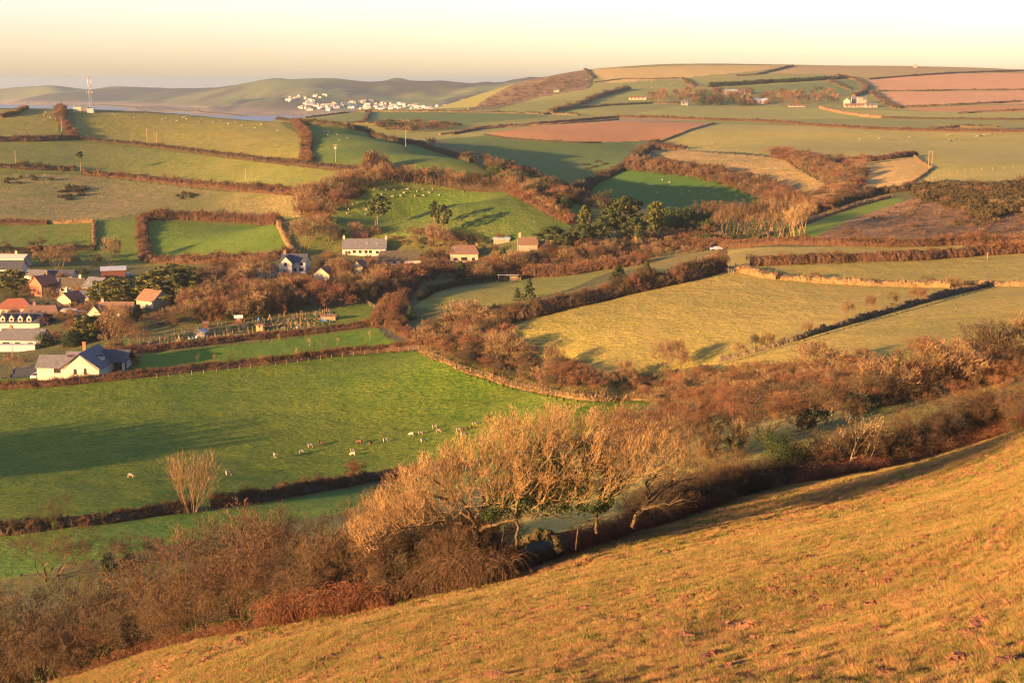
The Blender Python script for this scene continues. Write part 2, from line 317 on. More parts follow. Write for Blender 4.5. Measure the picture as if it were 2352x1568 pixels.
# name, outline on the photograph, colours, patchiness, relief, furrows, label, near, far
FIELDS = [
 ('far_hill', None, FARB, .5, .5, 0, 'hazy brown green hills above the seaside town', 3800, 99999),
 ('inland_slope', None, FARG, .25, .1, 0, 'broad farmed hill rising to the skyline', 1250, 3800),
 ('valley_ground', None, WOODF, .5, .15, 0, 'rough ground under hedges and trees in the valley', 115, 1250),
 # broad farmed hill
 ('hill_pasture', [(1350,160),(1580,150),(1825,150),(1740,163),(1560,180),(1400,192)], ((.38,.27,.085),(.46,.33,.11)), .2,.1,0,'golden pasture on the skyline of the broad hill',1500,3300),
 ('hill_pasture', [(1825,150),(2160,150),(2352,158),(2352,166),(2150,168),(2000,178),(1900,172),(1750,168)], ((.32,.22,.07),(.40,.28,.095)), .2,.1,0,'brown green pasture under the right skyline',1500,3300),
 ('hill_pasture', [(1140,250),(1180,238),(1350,206),(1450,200),(1400,218),(1245,262)], ((.19,.20,.035), (.26,.235,.055)), .2,.1,0,'green pasture below the scrub covered hill flank',1400,3300),
 ('hill_pasture', [(1450,200),(1400,218),(1260,265),(1500,240),(1500,208),(1640,196),(1620,180),(1560,182),(1400,195)], ((.18,.195,.035), (.25,.23,.055)), .2,.1,0,'green pasture beside the long diagonal hedge on the hill',1400,3300),
 ('hill_pasture', [(1600,212),(1650,202),(1920,188),(1970,182),(1985,205),(1930,215),(1800,214),(1700,212)], ((.13,.165,.035),(.17,.18,.045)), .2,.1,0,'green pasture under the dark conifer belt',1500,3300),
 ('scrub_flank', [(1075,254),(1130,218),(1180,194),(1260,172),(1345,160),(1362,188),(1350,204),(1250,222),(1140,250)], ((.13,.085,.04),(.26,.17,.075)), .8,.9,0,'brown scrub covered flank of the broad hill',1400,3300),
 ('ploughed_field', [(1985,180),(2130,170),(2352,165),(2352,206),(2020,210)], PLOW2,.3,.1,.5,'ploughed pink field highest on the right hill',1500,3300),
 ('ploughed_field', [(2018,211),(2352,207),(2352,236),(2200,240),(2045,246)], PLOW2,.3,.05,.2,'smooth pale ploughed field in the middle of the right hill',1300,3300),
 ('ploughed_field', [(2060,249),(2220,243),(2352,238),(2352,262),(2150,258)], PLOW,.3,.05,.2,'strip of ploughed field lowest on the right hill',1200,3300),
 ('long_pasture', [(1420,268),(1560,243),(1900,250),(2100,256),(2352,262),(2352,275),(2000,272),(1620,276)], ((.24,.235,.04),(.34,.29,.07)),.2,.1,0,'long green pasture below the farm buildings',1100,2200),
 ('low_pasture', [(848,258),(1060,258),(1240,262),(1260,268),(1060,286),(850,283)], ((.10,.15,.03),(.15,.17,.04)),.2,.1,0,'flat green pasture in front of the seaside town',1200,2600),
 ('low_pasture', [(690,276),(840,256),(846,262),(838,282),(740,285)], ((.13,.16,.03),(.17,.18,.045)),.2,.1,0,'green pasture end beside the dark crest hedge',1200,2600),
 ('stubble_strip', [(1040,302),(1150,292),(1420,268),(1620,276),(1400,282),(1130,296),(1060,310)], ((.30,.20,.08),(.38,.25,.11)),.3,.1,0,'strips of dry stubble between low banks',1050,2000),
 ('ploughed_field', [(1112,308),(1200,294),(1410,279),(1630,282),(1570,302),(1520,322),(1380,327),(1180,318)], PLOW,.25,.12,.25,'orange ploughed field above the shaded valley',950,1700),
 # right valley sides
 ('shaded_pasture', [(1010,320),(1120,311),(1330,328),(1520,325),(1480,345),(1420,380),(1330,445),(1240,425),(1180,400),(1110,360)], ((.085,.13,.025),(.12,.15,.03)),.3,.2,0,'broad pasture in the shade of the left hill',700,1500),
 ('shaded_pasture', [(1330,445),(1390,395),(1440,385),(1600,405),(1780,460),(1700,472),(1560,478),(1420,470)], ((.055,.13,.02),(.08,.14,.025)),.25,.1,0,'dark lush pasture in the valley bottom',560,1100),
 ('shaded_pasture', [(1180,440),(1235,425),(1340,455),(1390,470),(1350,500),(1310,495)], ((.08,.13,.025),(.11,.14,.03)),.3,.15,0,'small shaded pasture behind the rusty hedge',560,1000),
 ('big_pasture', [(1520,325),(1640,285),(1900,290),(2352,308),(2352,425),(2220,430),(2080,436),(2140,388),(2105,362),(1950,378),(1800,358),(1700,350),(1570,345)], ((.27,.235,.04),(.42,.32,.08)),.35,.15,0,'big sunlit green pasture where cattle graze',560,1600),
 ('rough_grassland', [(1490,345),(1570,345),(1800,362),(1830,385),(1905,425),(1880,455),(1850,490),(1790,450),(1720,405),(1640,388),(1560,372)], GOLD,.8,.5,0,'rough golden grassland beside the thicket',560,1200),
 ('rough_grassland', [(1960,382),(2105,362),(2140,388),(2075,436),(1980,446),(1990,400)], ((.32,.22,.06),(.54,.35,.12)),.8,.5,0,'triangle of rough golden grassland fenced on its right',500,1100),
 ('grass_strip', [(1770,545),(2050,452),(2082,462),(1950,505),(1875,545)], ((.09,.16,.012),(.16,.19,.025)),.4,.15,0,'bright green strip below the gorse slope',400,800),
 ('bracken_slope', [(1870,545),(1950,505),(2082,460),(2110,450),(2352,440),(2352,550)], BRACK,1.0,.6,0,'brown bracken slope under the gorse',400,800),
 ('lane_bank', [(1200,640),(1480,566),(1660,548),(1720,556),(1740,584),(1715,618),(1650,622),(1480,614),(1390,628),(1230,650)], ((.13,.135,.03),(.24,.18,.06)), .8,.3,0,'rough tawny bank beside the valley lane',350,640),
 ('grass_strip', [(1650,612),(1670,575),(1740,568),(2352,556),(2352,592),(2000,602),(1720,612)], TAN,.4,.15,0,'narrow pasture strip between two long hedges',350,620),
 # left hill
 ('left_hill_land', [(-900,250),(0,247),(690,283),(850,300),(1090,372),(1180,440),(1320,520),(1240,560),(960,560),(340,610),(-900,640)], ((.10,.13,.02),(.17,.16,.04)),.5,.25,0,'green land of the hill on the left',570,1400),
 ('crest_field', [(170,255),(400,262),(640,280),(690,310),(700,372),(560,358),(175,322)], OLIVE,.45,.35,.02,'sunlit field under the crest of the left hill',700,1300),
 ('crest_field', [(0,264),(130,248),(140,312),(0,317)], OLIVE,.45,.35,0,'steep corner field left of the mast',700,1300),
 ('upper_field', [(-60,326),(175,325),(680,380),(850,402),(830,432),(690,442),(400,425),(180,396),(-60,376)], ((.115,.145,.022),(.23,.20,.05)),.5,.3,0,'long field across the left hill',600,1100),
 ('rough_pasture', [(-60,395),(190,402),(500,438),(700,445),(690,498),(560,495),(330,490),(210,505),(-60,508)], ROUGH,.75,.5,0,'rough pasture with gorse and bracken',560,1000),
 ('small_field', [(-60,517),(210,512),(212,572),(-60,574)], ((.10,.145,.016),(.18,.17,.035)),.55,.3,0,'small green field at the left edge',500,800),
 ('small_field', [(220,508),(322,508),(328,600),(270,600),(219,574)], ((.09,.14,.016),(.16,.17,.03)),.5,.25,0,'narrow green field between two hedges',450,800),
 ('small_field', [(345,512),(640,518),(674,585),(345,602)], ((.075,.14,.014),(.14,.17,.026)),.4,.25,0,'dark green field above the village trees',450,800),
 ('ridge_field', [(700,290),(850,300),(1090,372),(1000,388),(800,380),(718,370)], ((.075,.13,.02),(.15,.17,.03)),.5,.3,0,'green field on the shoulder of the left hill',570,1150),
 ('tussock_field', [(760,488),(830,445),(870,432),(1175,440),(1318,520),(1240,556),(960,545),(780,525)], ((.07,.13,.015),(.17,.17,.04)),.6,.55,0,'green field speckled with pale tussocks',480,850),
 # middle ground
 ('small_pasture', [(950,706),(985,675),(1140,648),(1390,628),(1300,668),(1190,695),(1050,712)], ((.15,.165,.022),(.24,.205,.05)),.4,.2,0,'little sunlit pasture behind the dense hedge',330,620),
 ('tan_field', [(1130,765),(1250,725),(1650,626),(1700,622),(2000,652),(2290,656),(1960,748),(1660,834),(1450,860),(1280,850),(1180,800)], TAN,.45,.40,0,'big straw green field below the lane',240,470),
 ('tan_field', [(1720,612),(2352,582),(2352,650),(2000,648),(1800,634)], TAN,.4,.3,0,'upper straw green field behind the low bank',300,520),
 ('tan_field', [(1660,836),(1960,750),(2300,656),(2352,656),(2352,800),(2100,850),(1900,870),(1740,870)], TAN,.45,.40,0,'straw green field right of the stone wall',180,420),
 ('allotments', [(285,802),(420,762),(560,738),(770,706),(790,712),(785,752),(600,782),(290,800)], ((.07,.10,.02),(.22,.14,.06)),1.2,.3,0,'allotment gardens below the woodland',350,520),
 ('grass_plot', [(775,706),(850,694),(905,712),(870,745),(780,755)], ((.09,.15,.016),(.17,.18,.03)),.5,.3,0,'mown grass plot beside the allotments',350,520),
 ('orchard', [(300,850),(330,815),(480,798),(700,774),(868,752),(930,790),(905,800),(600,838),(300,862)], ((.07,.15,.012),(.14,.18,.022)),.35,.15,0,'green paddock planted with young fruit trees',340,450),
 ('garden_lawn', [(150,812),(290,770),(300,800),(260,815),(180,822)], GARD,.3,.1,0,'garden lawn behind the white house',330,480),
 ('house_drive', [(20,880),(35,845),(95,835),(130,870),(80,884)], TARM,.3,.02,0,'tarmac drive beside the white house',320,420),
 ('green_field', [(-60,900),(970,805),(1090,862),(1200,895),(1300,914),(1500,920),(1440,960),(1300,1010),(970,1078),(500,1160),(-60,1225)], LUSH,.5,.42,0,'big lush green field where sheep graze',165,400),
 ('green_strip', [(-60,1255),(500,1172),(960,1098),(1200,1040),(1300,1060),(1000,1140),(700,1190),(-60,1420)], ((.065,.14,.014),(.13,.17,.03)),.5,.3,0,'green strip under the low hedge',130,300),
 ('side_pasture', [(1240,1300),(1430,1120),(1640,1060),(1800,1020),(2100,930),(2250,870),(2352,855),(2352,905),(2200,950),(2000,1000),(1700,1080),(1480,1230)], ((.17,.165,.035),(.26,.21,.06)),.5,.3,0,'narrow rough pasture seen between two rows of trees',100,230),
 ('lane', [(868,752),(884,708),(920,650),(945,612),(956,612),(935,655),(896,712),(882,745),(900,765),(970,792),(965,800),(890,775)], ((.07,.06,.045),(.10,.08,.06)),.3,.1,0,'narrow sunken lane between hedges',370,620),
]
FIELDS = [(f[0], [(2650 if a >= 2352 else (-450 if a <= 0 else a), b) for a, b in f[1]] if f[1] else None, *f[2:]) for f in FIELDS]
Y1 = GY.ravel(); X1 = GX.ravel(); S1, T1 = ST(X1, Y1)
FY = (GY[:-1, :-1] + GY[1:, 1:]) / 2; FX = (GX[:-1, :-1] + GX[1:, 1:]) / 2
fS, fT = ST(FX.ravel(), FY.ravel()); FYr = FY.ravel(); FXr = FX.ravel()
faceid = np.full(FYr.size, -1)
colA = np.zeros((X1.size, 4), np.float32); colB = np.zeros((X1.size, 4), np.float32); gp = np.zeros((X1.size, 3), np.float32)
wob = fbm(X1, Y1, 6, 2, 51); wobf = fbm(FXr, FYr, 6, 2, 51)
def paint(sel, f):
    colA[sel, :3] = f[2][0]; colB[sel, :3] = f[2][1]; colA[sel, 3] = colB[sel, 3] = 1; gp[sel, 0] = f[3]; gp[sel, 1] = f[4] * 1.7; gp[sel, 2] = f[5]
for k, f in enumerate(FIELDS):
    if f[1] is None:
        sel = (Y1 >= f[7]) & (Y1 < f[8]); paint(sel, f); faceid[(FYr >= f[7]) & (FYr < f[8])] = k; continue
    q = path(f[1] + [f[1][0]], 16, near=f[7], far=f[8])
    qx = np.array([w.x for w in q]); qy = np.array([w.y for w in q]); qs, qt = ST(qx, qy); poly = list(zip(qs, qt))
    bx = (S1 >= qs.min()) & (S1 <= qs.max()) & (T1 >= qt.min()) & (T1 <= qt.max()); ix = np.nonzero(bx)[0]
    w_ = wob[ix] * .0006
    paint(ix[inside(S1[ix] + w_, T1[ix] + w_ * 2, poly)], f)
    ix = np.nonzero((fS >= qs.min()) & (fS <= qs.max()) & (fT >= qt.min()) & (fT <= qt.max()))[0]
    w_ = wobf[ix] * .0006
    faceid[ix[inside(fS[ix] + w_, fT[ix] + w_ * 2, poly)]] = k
# the near hillside: everything our side of the foreground hedge
edge = path([(-300,1700),(130,1568),(330,1500),(560,1450),(860,1400),(1180,1330),(1330,1270),(1500,1215),(1750,1130),(2050,1075),(2352,985),(2700,880)], 20, near=12, far=170)
ex = np.array([w.x for w in edge]); ey = np.array([w.y for w in edge])
def nearside(x, y, off=0.0):
    es, et = ST(ex, ey + off); s, t = ST(x, y); o = np.argsort(es)
    return t < np.interp(s, es[o], et[o])
NEARF = ('near_hillside', None, HILL, .30, .16, 0, 'steep tussocky hillside pasture in evening sun', 0, 0)
FIELDS.append(NEARF); k = len(FIELDS) - 1
paint(nearside(X1, Y1) | (Y1 < 25), NEARF); faceid[nearside(FXr, FYr) | (FYr < 25)] = k
bank = ('scrubby_bank', None, ((.13,.085,.03),(.25,.14,.06)), .8, .3, 0, 'scrubby bank under the foreground trees', 0, 0); FIELDS.append(bank); k = len(FIELDS) - 1
paint(~nearside(X1, Y1) & nearside(X1, Y1, 9) & (Y1 > 25), bank); faceid[~nearside(FXr, FYr) & nearside(FXr, FYr, 9) & (FYr > 25)] = k
faceid[faceid < 0] = k
pz = (Y1 > 70) & (Y1 < 205) & (X1 > -3) & ~nearside(X1, Y1, 9) & (np.abs(colA[:, 0] - WOODF[0][0]) < 1e-4)
colA[pz, :3] = (.17,.165,.032); colB[pz, :3] = (.28,.22,.065)  # ground behind the big tree painted brighter, sunlight put into its colour
# far hills: greener pasture patches, pale cliffs by the shore
fh = Y1 > 3900
g_ = sm(fbm(X1, Y1, 420, 3, 77), .0, .12) * fh
colA[:, :3] = colA[:, :3] * (1 - g_[:, None]) + np.array([.11,.13,.04]) * g_[:, None]; colB[:, :3] = colB[:, :3] * (1 - g_[:, None]) + np.array([.15,.15,.05]) * g_[:, None]
sh = (sm(GZ.ravel(), 26, 8) if False else (1 - sm(GZ.ravel(), 8, 24))) * fh
colA[:, :3] = colA[:, :3] * (1 - sh[:, None]) + np.array([.30,.22,.14]) * sh[:, None]
# tiny darkened dips round patches: none painted, relief is geometry

# normals from the height grid, shared along every field edge
dzx = np.zeros((NR, NC, 3)); Pg = np.stack([GX, GY, GZ], 2)
tu = np.gradient(Pg, axis=1); tv = np.gradient(Pg, axis=0); nn = np.cross(tu, tv); nn /= np.linalg.norm(nn, axis=2, keepdims=True); nn[nn[:, :, 2] < 0] *= -1
NRM = nn.reshape(-1, 3)
vid = np.arange(NR * NC).reshape(NR, NC)
quads = np.stack([vid[:-1, :-1], vid[:-1, 1:], vid[1:, 1:], vid[1:, :-1]], 2).reshape(-1, 4)
CO = Pg.reshape(-1, 3)
GROUND = {}
for k, f in enumerate(FIELDS):
    fq = quads[faceid == k]
    if not len(fq): print('empty field', f[0], f[6]); continue
    u_, inv = np.unique(fq, return_inverse=True)
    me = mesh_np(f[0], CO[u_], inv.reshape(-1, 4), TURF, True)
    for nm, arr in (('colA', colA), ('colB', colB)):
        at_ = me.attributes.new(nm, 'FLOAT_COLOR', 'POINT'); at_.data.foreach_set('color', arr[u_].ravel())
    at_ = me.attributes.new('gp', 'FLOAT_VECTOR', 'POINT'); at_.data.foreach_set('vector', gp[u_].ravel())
    me.normals_split_custom_set_from_vertices(NRM[u_].tolist())
    GROUND[f[0]] = tag(link(f[0], me), f[6], None, None, 'structure')

# ------------------------------------------------------------------ sea
def sea_mat():
    m = bpy.data.materials.new('sea_water'); m.use_nodes = True; N = m.node_tree.nodes; L = m.node_tree.links; b = N['Principled BSDF']
    b.inputs['Base Color'].default_value = (.13,.17,.20,1); b.inputs['Roughness'].default_value = .5
    tc = N.new('ShaderNodeTexCoord'); mp = N.new('ShaderNodeMapping'); mp.inputs['Scale'].default_value = (.02,.05,1); L.new(tc.outputs['Object'], mp.inputs[0])
    n = N.new('ShaderNodeTexNoise'); n.inputs['Scale'].default_value = 1; n.inputs['Detail'].default_value = 5; L.new(mp.outputs[0], n.inputs['Vector'])
    bp = N.new('ShaderNodeBump'); bp.inputs['Distance'].default_value = 2.5; L.new(n.outputs[0], bp.inputs['Height']); L.new(bp.outputs[0], b.inputs['Normal'])
    return m
tag(MB().add([(-22000,1500,0),(3500,1500,0),(9000,28000,0),(-22000,28000,0)], [(0,1,2,3)]).build('sea', sea_mat()), 'calm pale blue sea reaching the horizon', kind='structure')

# ------------------------------------------------------------------ haze
hm = bpy.data.materials.new('haze_air'); hm.use_nodes = True; hm.node_tree.nodes.clear()
ho = hm.node_tree.nodes.new('ShaderNodeOutputMaterial'); hv = hm.node_tree.nodes.new('ShaderNodeVolumePrincipled')
hv.inputs['Color'].default_value = HAZE_COLOR; hv.inputs['Density'].default_value = HAZE_DENSITY; hv.inputs['Anisotropy'].default_value = .2
hm.node_tree.links.new(hv.outputs[0], ho.inputs['Volume'])
if HAZE: tag(MB().box(-23000,12000,-60,28500,-60,150).build('haze', hm), 'thin evening haze over land and sea', kind='stuff')

# ------------------------------------------------------------------ plant materials
BARK = mat('twig_bark', (.125,.075,.038), col2=(.055,.036,.02), scale=1.2, rnd=.16)
BARKP = mat('pale_bark', (.25,.17,.09), col2=(.13,.09,.048), scale=.8)
BARKR = mat('russet_twigs', (.215,.103,.052), col2=(.10,.05,.027), scale=1.2, rnd=.18)
BARKB = mat('buff_twigs', (.25,.16,.078), col2=(.13,.083,.042), scale=1.2, rnd=.14)
THORN = mat('thorn_twigs', (.15,.078,.038), col2=(.065,.038,.02), scale=1.2, rnd=.15)
BARKG = mat('grey_twigs', (.095,.07,.038), col2=(.045,.034,.02), scale=1.2, rnd=.15)
IVY = mat('ivy_leaf', (.018,.035,.008), col2=(.045,.062,.014), scale=3, rnd=.15, rough=.6)
PINE = mat('conifer_needles', (.026,.046,.013), col2=(.062,.072,.018), scale=1.5, rnd=.25)
PINEY = mat('cypress_fronds', (.15,.135,.028), col2=(.032,.048,.013), scale=1.0, rnd=.15)
GORSE = mat('gorse_green', (.045,.043,.015), col2=(.095,.06,.022), scale=2, rnd=.2)
BRIAR = mat('bramble_stems', (.20,.078,.034), col2=(.085,.04,.02), scale=.7, rnd=.12)
HEDG = mat('hedge_twigs', (.135,.08,.04), col2=(.07,.045,.022), scale=1.4, bump=.25, bscale=3, rnd=.12)
HEDGR = mat('russet_hedge_twigs', (.175,.085,.042), col2=(.09,.048,.024), scale=1.4, bump=.25, bscale=3, rnd=.1)
HEDGG = mat('dark_hedge_leaves', (.045,.048,.02), col2=(.085,.06,.028), scale=1.2, bump=.25, bscale=3, rnd=.12)
HEDGT = mat('bank_grass', (.22,.14,.058), col2=(.12,.08,.035), scale=.6, bump=.25, bscale=2)
FARHEDGE = mat('far_hedge', (.07,.06,.028), col2=(.12,.08,.038), scale=.15, bump=.8, bscale=.5, rnd=.15)

# ------------------------------------------------------------------ plant geometry
def tubes(segs, sides=3):
    """segs: rows of x0 y0 z0 x1 y1 z1 r0 r1 -> one tapered prism each"""
    s = np.asarray(segs, float); a = s[:, :3]; b = s[:, 3:6]; d = b - a; L = np.linalg.norm(d, axis=1, keepdims=True) + 1e-9; d = d / L
    up = np.where(np.abs(d[:, 2:3]) > .9, np.array([[1., 0, 0]]), np.array([[0, 0, 1.]]))
    x = np.cross(d, up); x /= np.linalg.norm(x, axis=1, keepdims=True); y = np.cross(d, x); n = len(s)
    ph = RN.random((n, 1)) * math.tau; V = np.empty((n, 2 * sides, 3)); b = b + d * (s[:, 6:7] * .3)
    for i in range(sides):
        c = np.cos(ph + math.tau * i / sides); e = np.sin(ph + math.tau * i / sides)
        V[:, i] = a + (x * c + y * e) * s[:, 6:7]; V[:, sides + i] = b + (x * c + y * e) * s[:, 7:8]
    base = (np.arange(n) * 2 * sides)[:, None]
    fs = [np.concatenate([base + i, base + (i + 1) % sides, base + sides + (i + 1) % sides, base + sides + i], 1) for i in range(sides)]
    return V.reshape(-1, 3), np.concatenate(fs)
def ribbons(segs):
    """very fine twigs: one long thin triangle each"""
    s = np.asarray(segs, float); a = s[:, :3]; b = s[:, 3:6]; d = b - a
    x = np.cross(d, RN.normal(size=d.shape)); x /= np.linalg.norm(x, axis=1, keepdims=True) + 1e-9
    V = np.stack([a - x * s[:, 6:7], a + x * s[:, 6:7], b], 1); return V.reshape(-1, 3), np.arange(len(s) * 3).reshape(-1, 3)
def grow(r, p, d, length, rad, depth, out, fine, spread=.55, up=.25, lean=(0, 0, 0), steps=4, kids=(3, 5), shrink=.62, minr=.008, wig=.22):
    p = Vector(p); d = Vector(d).normalized(); st = length / steps; L = Vector(lean)
    for i in range(steps):
        d2 = (d + Vector((r.gauss(0, wig), r.gauss(0, wig), r.gauss(0, wig) + up * .35)) + L * .35).normalized()
        q = p + d2 * st; f0 = 1 - i / steps * .55; f1 = 1 - (i + 1) / steps * .55
        (out if depth > 0 else fine).append((*p, *q, max(minr, rad * f0), max(minr * .7, rad * f1)))
        if depth > 0 and (i > 0 or depth < 2):
            k = r.randint(*kids) if i == steps - 1 else r.randint(1, max(1, kids[0] - 1))
            for _ in range(k):
                ax = Vector((r.gauss(0, 1), r.gauss(0, 1), r.gauss(0, 1))).normalized()
                dd = (d2 + ax * spread * r.uniform(.6, 1.3) + Vector((0, 0, up * .4))).normalized()
                grow(r, q, dd, length * shrink * r.uniform(.7, 1.15), max(minr, rad * f1 * .6), depth - 1, out, fine, spread, up, lean, max(2, steps - 1), kids, shrink, minr, wig)
        p, d = q, d2
def fit(V, h, w):
    """scale a plant to height h and spread w, base at z = 0"""
    lo = np.percentile(V, 1.5, axis=0); hi = np.percentile(V, 98.5, axis=0); c = (lo + hi) / 2
    k = np.array([w / (hi[0] - lo[0]), w / (hi[1] - lo[1]), h / max(hi[2], .1)])
    return k
def leaves(centres, radii, per, size, flat=1.0, r=None):
    n = len(centres) * per; c = np.repeat(np.asarray(centres), per, 0); rr = np.repeat(np.asarray(radii), per)[:, None]
    g = RN.normal(size=(n, 3)); g /= np.linalg.norm(g, axis=1, keepdims=True); pos = c + g * rr * (.55 + .5 * RN.random((n, 1))) * np.array([1, 1, flat])
    a = RN.normal(size=(n, 3)); a /= np.linalg.norm(a, axis=1, keepdims=True); b = np.cross(a, g); b /= np.linalg.norm(b, axis=1, keepdims=True) + 1e-9
    a = np.cross(g, b) * .5 + g * .4 + a * .3
    s = size * (.6 + .8 * RN.random((n, 1)))
    V = np.stack([pos - a * s - b * s * .45, pos + b * s * .7, pos + a * s, ], 1)
    return V.reshape(-1, 3), np.arange(n * 3).reshape(-1, 3)
def bush_mesh(seed, name, h, w, stems=7, depth=3, m=BARK, twig=.012, lean=0.0, spread=.6, up=.3, ivy=0, dense=1.0, kids=(3, 4), trunk=0.0, wig=.22, length=None, thick=.05):
    r = random.Random(seed); out = []; fine = []
    for i in range(stems):
        a = math.tau * (i + r.random()) / stems; t = r.uniform(.15, .9) if stems > 1 else .1
        base = (math.cos(a) * w * .08 * (stems > 1), math.sin(a) * w * .08 * (stems > 1), 0)
        dd = (math.cos(a) * t, math.sin(a) * t, 1.0)
        if trunk:
            q = Vector(base) + Vector((dd[0] * .25, dd[1] * .25, 1)) * trunk
            out.append((*base, *q, thick, thick * .8)); base = q
        grow(r, base, dd, (length or h * .42) * r.uniform(.8, 1.15), thick * .8, depth, out, fine, spread, up, (lean, lean * .3, 0), 3, kids, .64, twig, wig)
    V1, F1 = tubes([s for s in out if s[6] > twig * 1.3] or out[:1]); thin = [s for s in out if s[6] <= twig * 1.3] + fine
    thin = [s for s in thin if r.random() < dense]
    V2, F2 = ribbons(thin)
    VV = np.concatenate([V1, V2]); k = fit(VV, h, w); VV = VV * k
    fs = [F1, F2 + len(V1)]; mi = [0] * (len(F1) + len(F2)); ms = [m]
    if ivy:
        tips = [Vector(s[3:6]) for s in out if s[6] > twig * 1.2]; r.shuffle(tips); tips = tips[:ivy]
        cen = np.array([[t.x * k[0] * .8, t.y * k[1] * .8, t.z * k[2] * .8] for t in tips]) ; V3, F3 = leaves(cen, [h * .09] * len(cen), 60, .13)
        fs.append(F3 + len(VV)); VV = np.concatenate([VV, V3]); mi += [1] * len(F3); ms.append(IVY)
    return mesh_np(name, VV, fs, ms, False, mi)
def conifer_mesh(seed, name, h, w, kind='pine', m=PINE, size=.35, n=40, per=70):
    """leaf-sized faces gathered in clumps along limbs"""
    r = random.Random(seed); cen = []; rad = []; segs = []
    th = h * {'pine': .45, 'cypress': .12, 'cone': .08, 'flat': .6}[kind]
    segs.append((0, 0, 0, r.uniform(-.2, .2), r.uniform(-.2, .2), h * .8, h * .022, h * .008))
    for i in range(n):
        f = (i + .5) / n; a = i * 2.4 + r.random()
        if kind == 'pine': z = th + (h - th) * f; ro = w * .5 * math.sin(math.pi * min(1, .22 + f * .75)) * r.uniform(.25, 1)
        elif kind == 'cypress': z = h * (.1 + .86 * f); ro = w * .5 * math.sqrt(max(0, 1 - (f * 1.05 - .35) ** 2 * 1.6)) * r.uniform(.35, 1)
        elif kind == 'flat': z = h * r.uniform(.75, .97); ro = w * .5 * r.uniform(.1, 1)
        else: z = h * (.06 + .92 * f); ro = w * .5 * (1 - f) * r.uniform(.45, 1.05)
        c = (math.cos(a) * ro, math.sin(a) * ro, z); cen.append(c)
        rad.append(h * {'pine': .075, 'cypress': .085, 'cone': .06, 'flat': .05}[kind] * r.uniform(.7, 1.35))
        segs.append((0, 0, z - ro * .45 - h * .04, *c, h * .010, h * .004))
    V1, F1 = tubes(segs, 5); V2, F2 = leaves(cen, rad, per, size, .6)
    me_t = mesh_np(name + '_trunk', V1, F1, BARKP if kind in ('pine', 'flat') else BARKG)
    me_c = mesh_np(name + '_crown', V2, F2, m)
    return me_t, me_c
def place(name, me, x, y, h=1.0, rz=None, label=None, cat='bush', group=None, sink=.15, sx=1.0, tilt=0):
    o = link(name, me, None, (x, y, gz(x, y) - sink), R.uniform(-.5, .5) if rz is None else rz, (h * sx, h * sx, h))
    if tilt: o.rotation_euler.y = tilt
    return tag(o, label, cat, group)
def place_tree(name, parts, x, y, s=1.0, label=None, cat='tree', group=None, sx=1.0, rz=None):
    """Empty > trunk, crown"""
    e = bpy.data.objects.new(name, None); COL.objects.link(e); e.location = (x, y, gz(x, y) - .1); e.scale = (s * sx, s * sx, s)
    e.rotation_euler.z = R.uniform(0, 6.28) if rz is None else rz
    link('trunk', parts[0], e); link('crown', parts[1], e)
    return tag(e, label, cat, group)
def spots(poly_uv, n, near=8, far=9400, gap=0.0, seed=0):
    """ground points spread over an outline on the photograph"""
    r = random.Random(seed * 7 + 3); us = [p[0] for p in poly_uv]; vs = [p[1] for p in poly_uv]; out = []; tries = 0
    while len(out) < n and tries < n * 14:
        tries += 1; u = r.uniform(min(us), max(us)); v = r.uniform(min(vs), max(vs))
        if not inside(np.array([u]), np.array([v]), poly_uv)[0]: continue
        w = at(u, v, near=near, far=far)
        if gap and any((w.x - q.x) ** 2 + (w.y - q.y) ** 2 < gap * gap for q in out): continue
        out.append(w)
    return out
def arc(pts_, ds):
    """resample a ground path every ds metres"""
    a = np.array([(p.x, p.y) for p in pts_]); L = np.concatenate([[0], np.cumsum(np.hypot(*np.diff(a, axis=0).T))])
    keep = np.concatenate([[True], np.diff(L) > 1e-4]); a = a[keep]; L = L[keep]; n = max(2, int(L[-1] / ds) + 1); t = np.linspace(0, L[-1], n)
    return np.stack([np.interp(t, L, a[:, 0]), np.interp(t, L, a[:, 1])], 1)
NH = [0]; SPK = 4.5
CORE = {'hedge_twigs': mat('hedge_core', (.06,.038,.02), col2=(.035,.025,.014), scale=2), 'russet_hedge_twigs': mat('shaded_russet_core', (.085,.043,.022), col2=(.05,.028,.015), scale=2), 'dark_hedge_leaves': mat('dark_hedge_core', (.03,.032,.014), col2=(.045,.035,.017), scale=2)}  # darker copies of the hedge colours: inner shade put into the body colour
